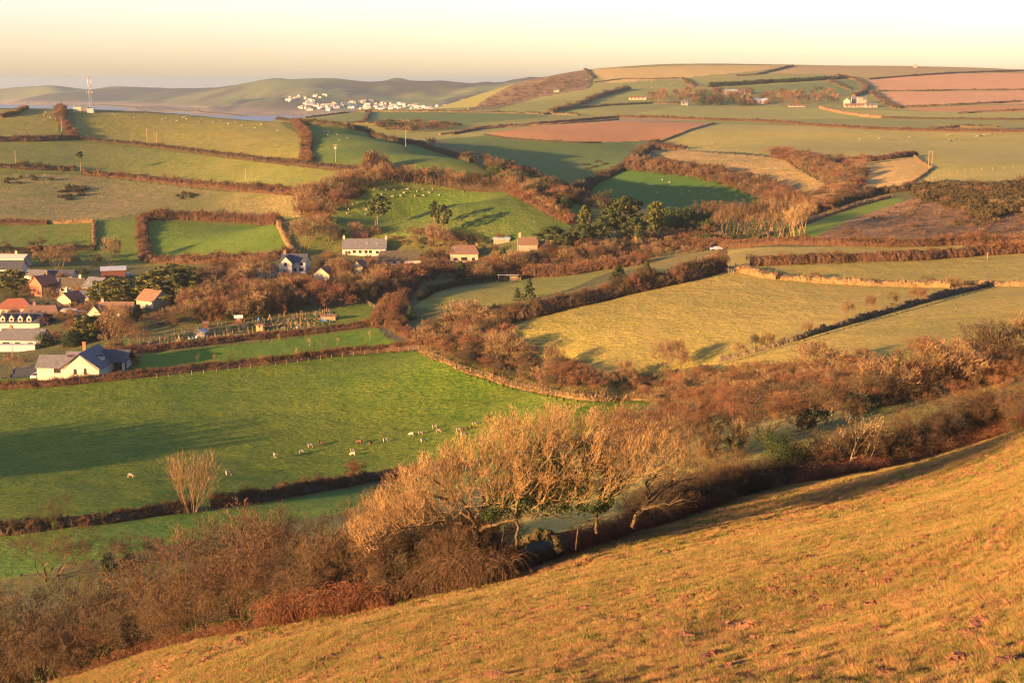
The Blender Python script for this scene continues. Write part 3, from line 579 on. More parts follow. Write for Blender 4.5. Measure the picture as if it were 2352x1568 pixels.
def hedge(name, uv, h, w, m, label, group=None, cat='hedge', near=8, far=9400, ds=None, rough=.3, spikes=6, spike_len=.6, taper=.0, pts_=None, step=14, shoots=True):
    """a hedge or bank that follows the ground: lumpy body with twigs standing out of it"""
    NH[0] += 1; k = NH[0] * 13.7
    q = pts_ or path(uv, step, near=near, far=far); D = min(p.y for p in q); leafy = m.name in CORE or m.name == 'far_hedge'; h0 = h; h = h * (.74 if leafy else 1)
    ds = ds or max(.45, D / 900.0); a = arc(q, ds); n = len(a); L = np.arange(n) * ds
    t = np.gradient(a, axis=0); t /= np.linalg.norm(t, axis=1, keepdims=True) + 1e-9; nx = np.stack([t[:, 1], -t[:, 0]], 1)
    hn = 1 + rough * 1.6 * fbm(L + k, L * 0, 7, 3, 61) + rough * 1.2 * fbm(L + k, L * 0, 1.6, 2, 67)
    wn_ = 1 + rough * 1.5 * fbm(L + k, L * 0 + 5, 5, 2, 71)
    ring = [(-.5, -.25), (-.56, .35), (-.42, .78), (-.12, 1.0), (.2, .97), (.46, .7), (.56, .3), (.5, -.25)]
    ring[0] = (-.5, -.4 / max(h, .3)); ring[-1] = (.5, -.4 / max(h, .3))
    V = np.empty((n, len(ring), 3)); base = ground(a[:, 0], a[:, 1])
    for i, (o, z) in enumerate(ring):
        jo = fbm(L * 1.0 + k, L * 0 + i * 9, 1.3 * max(1, ds), 2, 81) * rough * w * .6; jz = fbm(L + k, L * 0 + i * 7 + 3, 1.1 * max(1, ds), 2, 85) * rough * h * .5
        off = (o * w * wn_ + jo)[:, None] * nx; V[:, i, :2] = a + off; V[:, i, 2] = ground(V[:, i, 0], V[:, i, 1]) * .5 + base * .5 + z * h * hn + jz * (z > 0)
    m_ = len(ring); vid_ = np.arange(n * m_).reshape(n, m_)
    fq = np.stack([vid_[:-1, :-1], vid_[:-1, 1:], vid_[1:, 1:], vid_[1:, :-1]], 2).reshape(-1, 4)
    V = V + RN.normal(size=V.shape) * np.array([.5, .5, 1.0]) * min(.22, rough * h * .22) * (np.arange(m_)[None, :, None] % (m_ - 1) > 0); VV = V.reshape(-1, 3); fs = [fq]
    caps = [np.array([[0, 1, 2], [0, 2, 3], [0, 3, 4], [0, 4, 5], [0, 5, 6], [0, 6, 7]]), np.array([[0, 2, 1], [0, 3, 2], [0, 4, 3], [0, 5, 4], [0, 6, 5], [0, 7, 6]]) + (n - 1) * m_]
    fs += caps; mi = [0] * (len(fq) + 12)
    if spikes:
        ns = int(n * ds * spikes * SPK); i = RN.integers(0, n - 1, ns); j = RN.integers(0, m_ - 1, ns); f = RN.random((ns, 1)); g = RN.random((ns, 1))
        p = (V[i, j] * (1 - f) + V[i + 1, j] * f) * (1 - g) + (V[i, j + 1] * (1 - f) + V[i + 1, j + 1] * f) * g
        ctr = np.stack([a[i, 0], a[i, 1], base[i] + h * .2], 1); dd = p - ctr; dd /= np.linalg.norm(dd, axis=1, keepdims=True) + 1e-9
        dd = dd * .7 + np.array([.15, .05, .7]) * RN.random((ns, 1)) + RN.normal(size=(ns, 3)) * .5; ln = spike_len * (.35 + RN.random((ns, 1)))
        seg = np.concatenate([p - dd * .15 * h, p + dd * ln, np.full((ns, 1), max(.02, D * .00013)), np.zeros((ns, 1))], 1)
        V2, F2 = ribbons(seg); fs.append(F2 + len(VV)); VV = np.concatenate([VV, V2]); mi += [1] * len(F2)
    c0 = np.array([a[n // 2, 0], a[n // 2, 1], base[n // 2]])
    o = tag(link(name, mesh_np(name, VV - c0, fs, [CORE.get(m.name, m), m], False, mi), None, tuple(c0)), label, cat, group)
    if leafy and shoots:                                         # bare shrubs that make up the hedge
        st = max(h0 * .30, D / 1500); b_ = arc(q, st); nb = len(b_); lat = RN.normal(size=nb) * w * .22
        tb = np.gradient(b_, axis=0); tb /= np.linalg.norm(tb, axis=1, keepdims=True) + 1e-9; bx = b_[:, 0] + tb[:, 1] * lat; by = b_[:, 1] - tb[:, 0] * lat; bz = ground(bx, by)
        hv = 1 + rough * 1.5 * fbm(bx, by, 11, 2, 91); hh = h0 * hv * (.80 + .38 * RN.random(nb)) * (1 + rough * .6 * (RN.random(nb) < .12))
        ww = np.maximum(w * .62, hh * .85) * (.8 + .4 * RN.random(nb))
        lst = FARB_ if D > 560 else {'russet_hedge_twigs': [MIDB[0], MIDB[5], MIDB[2]], 'hedge_twigs': [MIDB[2], MIDB[4], MIDB[0]], 'dark_hedge_leaves': [MIDB[4], DARKB[0]]}.get(m.name, FARB_)
        if D > 560: lst = [FARB_[0], FARB_[2]] if m.name == 'russet_hedge_twigs' else [FARB_[2], FARB_[3]]
        ch = scatter('hedge_shrubs', np.stack([bx, by, bz - .2, RN.normal(size=nb) * .8, ww / 6, hh / 5], 1), lst, None); ch.location = Vector(ch.location) - o.location; ch.parent = o
        for kk in ('label', 'group'):
            if kk in ch: del ch[kk]
    return o

SRC = {}
def scatter(name, spots_, meshes, label, group=None, kind='stuff'):
    """many plants that read as one mass: spots_ are (x, y, z, rz, sx, sz) rows, one object, geometry-node instances"""
    key = tuple(m.name for m in meshes)
    if key not in SRC:
        c = bpy.data.collections.new('source_' + meshes[0].name)
        for i, m in enumerate(meshes): c.objects.link(bpy.data.objects.new('%02d_%s' % (i, m.name), m))
        g = bpy.data.node_groups.new('scatter_' + meshes[0].name, 'GeometryNodeTree'); g.interface.new_socket('Geometry', in_out='INPUT', socket_type='NodeSocketGeometry'); g.interface.new_socket('Geometry', in_out='OUTPUT', socket_type='NodeSocketGeometry')
        N = g.nodes; L = g.links; a = N.new('NodeGroupInput'); b = N.new('NodeGroupOutput'); ip = N.new('GeometryNodeInstanceOnPoints'); ci = N.new('GeometryNodeCollectionInfo')
        ci.inputs[0].default_value = c; ci.inputs['Separate Children'].default_value = True; ci.inputs['Reset Children'].default_value = True
        def attr(nm, t):
            q = N.new('GeometryNodeInputNamedAttribute'); q.data_type = t; q.inputs[0].default_value = nm; return q.outputs[0]
        L.new(a.outputs[0], ip.inputs['Points']); L.new(ci.outputs[0], ip.inputs['Instance']); ip.inputs['Pick Instance'].default_value = True
        L.new(attr('idx', 'INT'), ip.inputs['Instance Index']); L.new(attr('rot', 'FLOAT_VECTOR'), ip.inputs['Rotation']); L.new(attr('scl', 'FLOAT_VECTOR'), ip.inputs['Scale'])
        L.new(ip.outputs[0], b.inputs[0]); SRC[key] = g
    s = np.asarray(spots_, float); me = bpy.data.meshes.new(name); me.vertices.add(len(s)); c0 = s[:, :3].mean(0)
    me.vertices.foreach_set('co', (s[:, :3] - c0).astype(np.float32).ravel())
    q = me.attributes.new('rot', 'FLOAT_VECTOR', 'POINT'); rot = np.zeros((len(s), 3), np.float32); rot[:, 2] = s[:, 3]
    if s.shape[1] > 6: rot[:, 0] = s[:, 6]; rot[:, 1] = s[:, 7]
    q.data.foreach_set('vector', rot.ravel())
    q = me.attributes.new('scl', 'FLOAT_VECTOR', 'POINT'); q.data.foreach_set('vector', np.stack([s[:, 4], s[:, 4], s[:, 5]], 1).astype(np.float32).ravel())
    q = me.attributes.new('idx', 'INT', 'POINT'); q.data.foreach_set('value', RN.integers(0, len(meshes), len(s)).astype(np.int32))
    o = link(name, me, None, tuple(c0)); md = o.modifiers.new('plants', 'NODES'); md.node_group = SRC[key]
    return tag(o, label, None, group, kind)

# ------------------------------------------------------------------ plant kinds (nominal 5 m high, 6 m wide; scaled as placed)
NEARB = [bush_mesh(100 + i, 'bare_thorn_bush', 5, 6, stems=7, depth=4, m=[BARK, BARKG, BARK, THORN, BARKG][i], twig=.013, lean=.22, spread=.75, up=.2, ivy=[0, 14, 0, 0, 22][i], kids=(4, 5), wig=.30, trunk=[0, .8, 0, .5, .9][i], thick=.07) for i in range(5)]
MIDB = [bush_mesh(200 + i, 'bare_bush', 5, 6, stems=9, depth=3, m=[BARKR, BARKB, BARK, BARKB, BARKG, BARKR][i], twig=.024, lean=.15, spread=.62, up=.32, ivy=[0, 0, 6, 0, 9, 0][i], kids=(5, 6)) for i in range(6)]
MIDT = [bush_mesh(300 + i, 'bare_tree', 5, 3.6, stems=2 + i % 2, depth=3, m=[BARKB, BARK, BARKR, BARKB][i], twig=.022, lean=.08, spread=.5, up=.5, trunk=.7, ivy=[0, 5, 0, 0][i], kids=(5, 6), thick=.08) for i in range(4)]
FARB_ = [bush_mesh(400 + i, 'far_bush', 5, 6, stems=6, depth=2, m=[BARKR, BARKB, BARK, BARKG][i], twig=.06, spread=.7, up=.3, kids=(4, 5)) for i in range(4)]
GORS = [mesh_np('gorse_bush', *leaves([(R.uniform(-2.4, 2.4), R.uniform(-2.4, 2.4), R.uniform(.6, 3.6)) for _ in range(16)], [1.3] * 16, 60, .42), GORSE) for _ in range(3)]
DARKB = [mesh_np('evergreen_bush', *leaves([(R.uniform(-2.2, 2.2), R.uniform(-2.2, 2.2), R.uniform(.6, 4.2)) for _ in range(18)], [1.25] * 18, 150, .22), PINE) for _ in range(2)]
DARKN = [mesh_np('evergreen_bush', *leaves([(R.uniform(-2.3, 2.3), R.uniform(-2.3, 2.3), R.uniform(.5, 4.3)) for _ in range(34)], [.95] * 34, 330, .085), PINE)]
PINES = [conifer_mesh(500 + i, 'pine', 10, 7.5, 'pine', PINE, .26, 44, 130) for i in range(3)]
CYPR = [conifer_mesh(520 + i, 'cypress', 10, 9, 'cypress', PINEY, .30, 56, 120) for i in range(2)]
CONES = [conifer_mesh(540 + i, 'conifer', 10, 6, 'cone', PINE, .35, 44, 60) for i in range(2)]
TONES = {}
def tri(me): return sum(len(p.vertices) - 2 for p in me.polygons)
KIND = {'near': (NEARB, 5, 6), 'mid': (MIDB, 5, 6), 'tree': (MIDT, 5, 3.6), 'far': (FARB_, 5, 6), 'gorse': (GORS, 5, 6.5), 'dark': (DARKB, 5.2, 6), 'neardark': (DARKN, 5.2, 6)}
def plant(kind, u, vb, vt, wpx, label=None, group=None, name='bare_bush', cat='bush', D=None, near=8, far=9400, i=None, rz=None, sink=.2):
    if D is None: w = at(u, vb, near=near, far=far)
    else: w = Vector(((u - CX) / F * D, D, 0)); q = P(u, vb, D); w.x = q[0]; w.z = gz(q[0], D)
    top = P(u, vt, w.y)[2]; h = max(.5, top - w.z); wd = wpx / F * w.y * 1.02
    lst, nh, nw = KIND[kind]; me = lst[R.randrange(len(lst)) if i is None else i]
    o = link(name, me, None, (w.x, w.y, w.z - sink), R.uniform(-.6, .6) if rz is None else rz, (wd / nw, wd / nw, (h + sink) / nh))
    return tag(o, label, cat, group)
def conif(lst, u, vb, vt, wpx, label=None, group=None, name='pine_tree', D=None, nw=7.5, near=8, far=9400, rz=None):
    w = at(u, vb, near=near, far=far) if D is None else Vector((*P(u, vb, D)[:2], gz(*P(u, vb, D)[:2])))
    h = max(2, P(u, vt, w.y)[2] - w.z); s = wpx / F * w.y / nw; parts = lst[R.randrange(len(lst))]
    e = bpy.data.objects.new(name, None); COL.objects.link(e); e.location = (w.x, w.y, w.z - .1); e.scale = (s, s, h / 10); e.rotation_euler.z = R.uniform(0, 6.28) if rz is None else rz
    link('trunk', parts[0], e); link('crown', parts[1], e); return tag(e, label, 'tree', group)
CLEAR = [(640,706,588,624),(786,888,556,587),(880,962,588,604),(1030,1098,564,598),(1192,1232,556,574),(1140,1194,626,644),(186,252,696,736),(316,380,674,703),(300,790,722,790),(590,628,620,636),(728,760,626,642),(808,836,612,625),(770,905,700,750),(60,200,640,690),(20,140,700,756),(810,846,526,547),(1132,1170,546,559),(0,60,572,632),(228,284,608,643)]
def blocks(x, y, z, h, w):
    u, v = uvof(x, y, z); k = F / y; vt = v - h * k; hw = w * k * .4
    if y > 640 or y < 330: return False
    return any(u + hw > a and u - hw < b and v > c + 4 and vt < d - 2 and v > d - 3 for a, b, c, d in CLEAR)
def belt(kind, poly_uv, n, h, label, group, name='bare_bush', cat='bush', gap=2.5, near=8, far=9400, seed=0, wf=(.9, 1.5), mass=None):
    lst, nh, nw = KIND[kind]
    if mass:                                                     # a thicket that reads as one mass
        q = []
        for w in spots(poly_uv, n, near, far, gap, seed):
            hh = R.uniform(*h)
            for _ in range(3):
                if blocks(w.x, w.y, w.z, hh, hh): hh *= .62
            if blocks(w.x, w.y, w.z, hh, hh): continue
            q.append((w.x, w.y, w.z - .25, R.uniform(-.6, .6), hh * R.uniform(*wf) / nw, hh / nh))
        return scatter(mass, q, lst, label)
    for w in spots(poly_uv, n, near, far, gap, seed):
        hh = R.uniform(*h); wd = hh * R.uniform(*wf)
        if blocks(w.x, w.y, w.z, hh, wd): continue
        o = link(name, lst[R.randrange(len(lst))], None, (w.x, w.y, w.z - .25), R.uniform(-.6, .6), (wd / nw, wd / nw, hh / nh)); tag(o, label, cat, group)

# ------------------------------------------------------------------ hedges and banks
HR, HD, HG, HT = HEDGR, HEDG, HEDGG, HEDGT
# left hill
hedge('hedge', [(0,247),(60,248),(120,244),(170,240)], 3.2, 3, HD, 'dark hedge along the crest left of the mast', ds=1.6, spikes=2)
hedge('hedge', [(172,244),(240,242),(400,252),(520,263),(640,276),(690,282)], 3.2, 3, HG, 'long dark hedge along the crest right of the mast', ds=1.6, spikes=2)
hedge('hedge', [(690,284),(780,292),(860,305),(940,328),(1010,350),(1085,374)], 3.6, 4, HG, 'dark hedge along the shoulder skyline above the shaded valley', ds=1.4, spikes=2, far=1150)
hedge('hedge', [(0,270),(40,262),(60,250)], 3, 4, HR, 'russet hedge in the upper left corner', ds=1.4)
hedge('hedge', [(150,250),(140,275),(160,300),(172,318)], 3.0, 6, HR, 'broad scrubby hedge climbing to the mast', ds=1.4, rough=.5)
hedge('hedge', [(-40,324),(80,324),(172,320)], 3.6, 5, HR, 'thick russet hedge under the corner field', ds=1.2, rough=.4)
hedge('hedge', [(172,320),(300,332),(450,351),(560,365),(700,381),(800,393),(852,400)], 2.6, 3.5, HD, 'long brown hedge running across the left hill below the crest field', ds=1.1, rough=.4)
hedge('hedge', [(672,282),(700,305),(707,335),(700,362),(712,378)], 3.2, 5, HR, 'thick russet hedge curving down from the crest', ds=1, rough=.4)
hedge('hedge', [(-40,383),(60,388),(170,392)], 3.0, 4, HD, 'brown hedge left of the lone windswept pine', ds=1, rough=.5)
hedge('hedge', [(190,400),(300,410),(420,424),(560,437),(690,446),(760,452)], 3.0, 4.5, HR, 'russet hedge along the top of the rough pasture', ds=1, rough=.5)
hedge('hedge', [(330,505),(420,503),(560,510),(640,514)], 4.0, 4, HR, 'tall russet hedge along the top of the dark green field', ds=.9, rough=.4, spikes=12, spike_len=1.6)
hedge('hedge', [(327,503),(326,530),(330,570),(336,598)], 2.6, 4.5, HR, 'wide brown hedge between two small fields', ds=.8)
hedge('hedge', [(640,516),(652,545),(676,585)], 2.0, 2.2, HT, 'straw coloured bank right of the dark green field', ds=.8)
hedge('hedge', [(-40,514),(60,516),(110,515)], 2.6, 3, HR, 'brown hedge at the left edge of the rough pasture', ds=.9)
hedge('bank', [(110,514),(160,513),(216,511)], 1.6, 1.6, HT, 'straw coloured bank above the small left fields', ds=.9, cat='bank')
hedge('bank', [(215,510),(215,540),(216,568)], 1.2, 1.6, HT, 'pale bank dividing the two small left fields', ds=.8, cat='bank')
hedge('hedge', [(-40,580),(60,580),(130,575),(218,574)], 2.6, 2.5, HG, 'dark hedge behind the village barns', ds=.8)
hedge('hedge', [(340,602),(440,604),(560,600),(680,588)], 3.0, 4, HR, 'brown hedge under the dark green field', ds=.8, rough=.5)
hedge('hedge', [(840,408),(900,412),(960,415),(1100,436),(1180,438)], 4.5, 5, HD, 'thick hedge under the row of rusty trees', ds=.9, rough=.5, spikes=8, spike_len=1.2)
hedge('hedge', [(1170,440),(1220,465),(1260,486),(1315,515)], 4.0, 4.5, HR, 'rusty hedge slanting down to the conifers', ds=.8, rough=.6, spikes=12, spike_len=1.5)
hedge('hedge', [(842,402),(858,388),(885,390)], 6, 7, HR, 'rusty bushes where four hedges meet', ds=.9, rough=.6, spikes=10, spike_len=1.2)
# shaded valley and the right
hedge('hedge', [(1330,446),(1372,418),(1412,398),(1440,384),(1478,352),(1505,330)], 4, 6, HD, 'dark hedge climbing between the two shaded pastures', ds=1.4, rough=.6)
hedge('hedge', [(1185,395),(1230,420),(1300,448),(1350,470),(1400,478)], 4, 7, HG, 'dark streamside hedge in the valley bottom', ds=1.2, rough=.6)
hedge('hedge', [(1112,310),(1180,322),(1330,329),(1380,328)], 1.2, 1.6, HD, 'low bank under the orange ploughed field', ds=2, spikes=1)
hedge('bank', [(1490,336),(1540,318),(1590,298),(1640,284)], 1.2, 1.4, HT, 'thin pale fence bank right of the orange ploughed field', ds=2, spikes=1, cat='bank')
hedge('hedge', [(1040,310),(1110,296),(1200,290),(1420,270),(1500,271),(1620,276),(1740,279),(1880,290),(2000,297),(2150,302),(2352,304),(2420,304)], 2.6, 3.6, HR, 'long russet hedge crossing the whole right side', ds=2, rough=.4, spikes=2)
hedge('bank', [(1010,310),(1100,298),(1160,293),(1280,286),(1420,276)], 1.6, 2.4, HT, 'low tawny bank beside the stubble strips', ds=2, spikes=1, cat='bank')
hedge('hedge', [(1885,249),(1920,258),(1980,268),(2028,272)], 3, 5, HT, 'broad tawny bank slanting through the long pasture', ds=2, spikes=1)
hedge('hedge', [(2028,272),(2150,274),(2300,276),(2420,277)], 2.2, 3, HD, 'straight brown hedge right of the tawny bank', ds=2.2, spikes=1)
hedge('hedge', [(1795,357),(1840,368),(1890,385)], 5, 16, HR, 'broad thicket of bare shrubs on the left arm of the valley fork', ds=1.2, rough=.5, spikes=8, spike_len=1.4)
hedge('hedge', [(1925,372),(1990,372),(2060,363),(2098,358)], 3.4, 5, HR, 'hedge along the top of the golden triangle', ds=1.2, rough=.5, spikes=6)
hedge('bank', [(2098,360),(2120,376),(2142,388),(2105,415),(2078,434)], 1, 1, HT, 'fence line around the right of the golden triangle', ds=1.5, spikes=2, cat='bank')
hedge('hedge', [(1440,385),(1520,392),(1620,403),(1690,420),(1740,440),(1780,458)], 6, 11, HD, 'band of dark thicket above the lush shaded pasture', ds=1.2, rough=.5, spikes=9, spike_len=1.8)
hedge('hedge', [(1500,341),(1540,345),(1575,344)], 4, 6, HR, 'small russet thicket beside the orange ploughed field', ds=1.5, rough=.5)
hedge('hedge', [(1850,497),(1900,480),(1960,462),(2020,447),(2080,438)], 3.2, 4, HD, 'brown hedge above the bright green strip', ds=.9, rough=.5, spikes=6)
hedge('hedge', [(2080,436),(2160,430),(2230,434),(2300,432),(2400,430)], 3.5, 6, HG, 'dark gorse hedge along the top of the bracken slope', ds=.9, rough=.5, spikes=4)
hedge('bank', [(1740,548),(1800,533),(1870,505),(1950,478),(2040,455)], 1.2, 2.2, HT, 'pale grassy bank along the bright green strip', ds=.9, cat='bank')
hedge('hedge', [(1230,610),(1300,606),(1400,588),(1500,572),(1600,562),(1680,558)], 2.2, 3, HD, 'hedge rising behind the lane towards the gate', ds=.7, rough=.4)
hedge('hedge', [(1640,566),(1700,568),(1800,560),(1950,565),(2100,566),(2200,562),(2400,560)], 2.6, 3.2, HR, 'long hedge below the bracken slope', ds=.7, rough=.4, spikes=7)
hedge('hedge', [(1725,610),(1800,606),(1950,600),(2080,597),(2140,594),(2250,586),(2400,577)], 2.8, 3.4, HR, 'russet hedge between the narrow strip and the straw green field', ds=.6, rough=.45, spikes=8)
hedge('bank', [(1700,622),(1745,632),(1790,640)], 1.6, 3, HT, 'tall straw bank beside the field gate', ds=.5, rough=.4, cat='bank')
hedge('bank', [(1796,641),(1900,650),(2000,655),(2100,658),(2190,660)], 1.3, 2.4, HT, 'long straw bank across the straw green fields', ds=.5, rough=.4, cat='bank')
hedge('bank', [(2215,657),(2300,656),(2420,656)], 1.1, 2.2, HT, 'straw bank at the far right edge', ds=.5, rough=.4, cat='bank')
hedge('hedge', [(1150,748),(1200,735),(1300,708),(1400,684),(1500,660),(1580,642),(1650,622)], 4.2, 5.5, HD, 'dense windswept hedge behind the big straw green field', ds=.5, rough=.35, spikes=16, spike_len=1.2, near=300, far=520)
hedge('hedge', [(1210,634),(1300,630),(1400,615),(1480,604)], 3.2, 8, HR, 'broad russet hedge above the little sunlit pasture', ds=.6, rough=.4, spikes=16, spike_len=1.5)
hedge('hedge', [(1200,628),(1300,600),(1400,606)], 3, 5, HD, 'brown thicket behind the tin roofed shelter', ds=.6, rough=.4, spikes=12, spike_len=1.4)
# around the green field
hedge('hedge', [(-60,896),(120,886),(300,868),(480,848),(650,832),(800,812),(930,803),(968,799)], 2.0, 2.2, HR, 'clipped russet hedge along the far side of the sheep field', ds=.5, rough=.22, spikes=14, spike_len=.45, near=300, far=430)
hedge('hedge', [(225,812),(330,808),(400,800),(560,781),(700,767),(820,752),(862,745)], 1.8, 2.2, HR, 'clipped hedge below the allotments', ds=.5, rough=.25, spikes=12, spike_len=.45, near=340, far=480)
hedge('hedge', [(970,806),(1030,835),(1100,860),(1200,889),(1300,911),(1400,918),(1500,915)], .7, 1.5, HT, 'straw fringe of long grass round the corner of the sheep field', ds=.45, rough=.9, spikes=26, spike_len=.6, near=260, far=400, cat='grass bank')
hedge('hedge', [(-60,1228),(40,1222),(120,1212),(250,1198),(380,1178),(440,1172)], 2.0, 2.6, HD, 'brown hedge left of the many stemmed tree', ds=.4, rough=.45, spikes=18, spike_len=.5, near=170, far=262)
hedge('hedge', [(490,1166),(600,1150),(720,1128),(830,1108),(970,1088),(1050,1075)], 2.1, 2.6, HD, 'brown hedge between the many stemmed tree and the big windswept tree', ds=.4, rough=.4, spikes=18, spike_len=.5, near=170, far=300)
# lane hedges
hedge('hedge', [(866,752),(874,728),(892,700),(915,662),(940,625)], 3, 3.4, HR, 'russet hedge on the left of the sunken lane', ds=.6, rough=.3, spikes=14, spike_len=.9, near=380, far=600)
hedge('hedge', [(905,752),(900,728),(912,700),(935,665),(958,625)], 3.2, 5, HR, 'thick russet hedge on the right of the sunken lane', ds=.6, rough=.3, spikes=14, spike_len=.9, near=380, far=600)
hedge('hedge', [(905,752),(925,770),(965,788)], 2, 2.4, HR, 'russet bank where the lane bends to the gate', ds=.5, spikes=12, near=340)
hedge('hedge', [(965,690),(990,672),(1040,658),(1140,644),(1200,642)], 1.6, 1.6, HG, 'thin overgrown fence above the little pasture', ds=.6, rough=.6, spikes=8)
# broad hill
FH = FARHEDGE
for uv, h, w, lab in [([(1345,161),(1362,182)], 3, 6, 'stone wall line over the skyline of the broad hill'), ([(1262,262),(1320,248),(1370,226),(1444,206)], 5, 7, 'dark diagonal hedge climbing the green hill'),
    ([(1245,264),(1262,262),(1330,266)], 2.5, 4, 'pale track bank at the foot of the diagonal hedge'), ([(1300,252),(1400,243),(1500,238),(1560,240)], 2.5, 4, 'thin hedge below the diagonal hedge'),
    ([(1690,176),(1740,172),(1800,158),(1820,152)], 3, 5, 'dark hedge climbing to the skyline'), ([(1362,190),(1430,182),(1500,182),(1560,180)], 2, 4, 'thin hedge below the golden skyline pasture'),
    ([(1568,182),(1590,200)], 4, 6, 'short tawny bank above the farm'), ([(1920,176),(1965,184),(1990,200),(1985,214),(1960,222)], 4, 7, 'curved tawny hedge at the end of the conifer belt'),
    ([(1905,186),(1930,198),(1950,206)], 3, 6, 'short tawny bank inside the curved hedge'), ([(1995,183),(2080,176),(2200,168),(2352,164),(2420,163)], 2.5, 4, 'hedge along the top of the highest ploughed field'),
    ([(2018,210),(2100,210),(2200,208),(2352,207),(2420,206)], 2, 4, 'thin hedge between the upper ploughed fields'), ([(2000,212),(2020,226),(2040,240),(2060,250)], 3.5, 8, 'dark hedge left of the ploughed fields'),
    ([(2060,248),(2180,243),(2352,234),(2420,231)], 2.5, 4, 'hedge between the lower ploughed fields'), ([(2200,262),(2280,257),(2352,254),(2420,252)], 2, 4, 'lowest hedge of the ploughed hillside'),
    ([(700,272),(780,262),(840,256),(1000,257),(1240,262)], 2.2, 3, 'dark hedge along the top of the flat pasture'), ([(838,281),(844,268),(850,258)], 2.5, 4, 'short hedge between two flat pastures'),
    ([(690,286),(850,285),(1000,290),(1060,288)], 2.5, 4, 'hedge under the flat pasture in front of the town'), ([(1640,198),(1760,191),(1880,184)], 2, 3, 'pale bank under the conifer belt'),
    ([(2140,297),(2200,293),(2290,292)], 2.2, 4, 'broken low hedge in the far cattle pasture')]:
    hedge('far_hedge', uv, h, w, FH, lab, ds=4, spikes=0, near=1000, far=3300, rough=.5, step=8, group='hedges on the broad far hill')

# ------------------------------------------------------------------ trees and shrubs, far to near
for k in range(64):                                                                                      # conifer belt on the broad hill
    u = 1628 + (1940 - 1628) * (k + .5) / 64; conif(CONES, u, 200 - (u - 1628) * .062 + R.uniform(-1, 1), 189 - (u - 1628) * .052 + R.uniform(-1.5, 1.5), 15, 'dark conifer standing in the belt on the far hill', 'conifer belt on the far hill', 'conifer_tree', near=1500, far=3200, nw=6)
belt('far', [(1490,225),(1600,212),(1760,222),(1900,215),(1935,232),(1900,246),(1700,246),(1560,242),(1500,238)], 95, (7, 13), 'bare brown wood around the farm on the broad hill', 'bare trees around the far farm', 'bare_tree', 'tree', 7, 1300, 2600, 5, (.9, 1.4), mass='far_wood')
belt('dark', [(1590,225),(1740,232),(1740,244),(1600,243)], 22, (8, 12), 'dark evergreen in the wood around the far farm', 'evergreens around the far farm', 'evergreen_tree', 'tree', 7, 1300, 2600, 6, (.9, 1.3))
belt('far', [(1090,248),(1180,205),(1260,182),(1340,178),(1350,196),(1250,218),(1140,246)], 140, (2, 4.5), 'low brown scrub covering the steep left flank of the broad hill', 'shrubs on the far hill flank', 'bare_bush', 'bush', 8, 1500, 3300, 7, (1.6, 3), mass='hill_scrub')
belt('far', [(850,288),(1050,292),(1040,300),(930,306),(860,296)], 46, (5, 9), 'bare thicket in the dip behind the shoulder field', 'bushes in the dip behind the shoulder', 'bare_bush', 'bush', 5, 1150, 2200, 8, (1, 1.6), mass='dip_thicket')
belt('dark', [(870,286),(960,290),(950,300),(880,298)], 14, (6, 9), 'dark bush in the dip behind the shoulder field', 'dark bushes in the dip behind the shoulder', 'evergreen_bush', 'bush', 6, 1150, 2200, 9, (1, 1.5))
for u, vb, vt, w in [(995,338,316,26),(1062,362,346,16),(1105,362,345,22),(1120,372,354,18)]:
    plant('far', u, vb, vt, w, 'dark bare tree standing up from the shoulder hedge', 'trees on the shoulder skyline', 'bare_tree', 'tree', near=600, far=1150)
belt('dark', [(1110,378),(1180,398),(1240,425),(1330,462),(1310,485),(1240,470),(1180,440),(1130,408)], 44, (4, 7.5), 'dark bush on the shaded bank behind the rusty hedge', 'dark bushes on the shaded bank', 'dark_bush', 'bush', 3, 560, 900, 10, (1, 1.5))
belt('mid', [(1100,372),(1180,395),(1240,425),(1310,470),(1240,462),(1180,436)], 51, (4, 7), 'bare thicket on the shaded bank behind the rusty hedge', 'bare bushes on the shaded bank', 'bare_bush', 'bush', 3, 560, 900, 11, mass='bank_thicket')
for k in range(30):                                                                                      # row of rusty trees
    u = 865 + (1180 - 865) * (k + R.random() * .8) / 30; vb = 418 + (u - 865) * .07 + R.uniform(-8, 2)
    plant('tree', u, vb, vb - R.uniform(34, 48) + (u - 865) * .03, R.uniform(24, 40), 'rusty bare tree in the row behind the tussocky field', 'row of rusty trees behind the tussocky field', 'bare_tree', 'tree', near=560, far=900)
for k in range(20):
    u = 1178 + (1310 - 1178) * (k + R.random() * .8) / 20; vb = 443 + (u - 1178) * .54
    plant('tree', u, vb, vb - R.uniform(18, 34), R.uniform(14, 26), 'small rusty tree in the slanting hedge', 'small trees in the slanting rusty hedge', 'bare_tree', 'tree', near=520, far=760)
belt('mid', [(690,492),(700,450),(760,440),(850,400),(862,430),(790,470),(760,500),(720,540),(690,520)], 44, (5, 9), 'bare bush in the thicket joining the hedges of the left hill', 'thicket joining the hedges of the left hill', 'bare_bush', 'bush', 3, 560, 850, 12)
for u, vb, vt, w in [(700,572,506,66),(690,540,512,44),(742,540,495,44),(756,560,515,46),(792,452,420,30),(730,500,462,40)]:
    plant('mid', u, vb, vt, w, 'rounded sunlit bare tree in the gap above the white house', 'rounded bare trees above the white house', 'bare_tree', 'tree', near=500, far=800, i=1)
for u, v, n_, s_ in [(175,440,16,22),(150,452,5,10),(420,450,8,20),(60,412,7,30)]:
    for k in range(n_):
        a = u + R.gauss(0, s_); b = v + R.gauss(0, 6); plant('gorse', a, b, b - R.uniform(5, 10), R.uniform(10, 18), 'low dark gorse bush on the rough pasture', 'gorse bushes on the rough pasture', 'gorse_bush', near=560, far=1000)
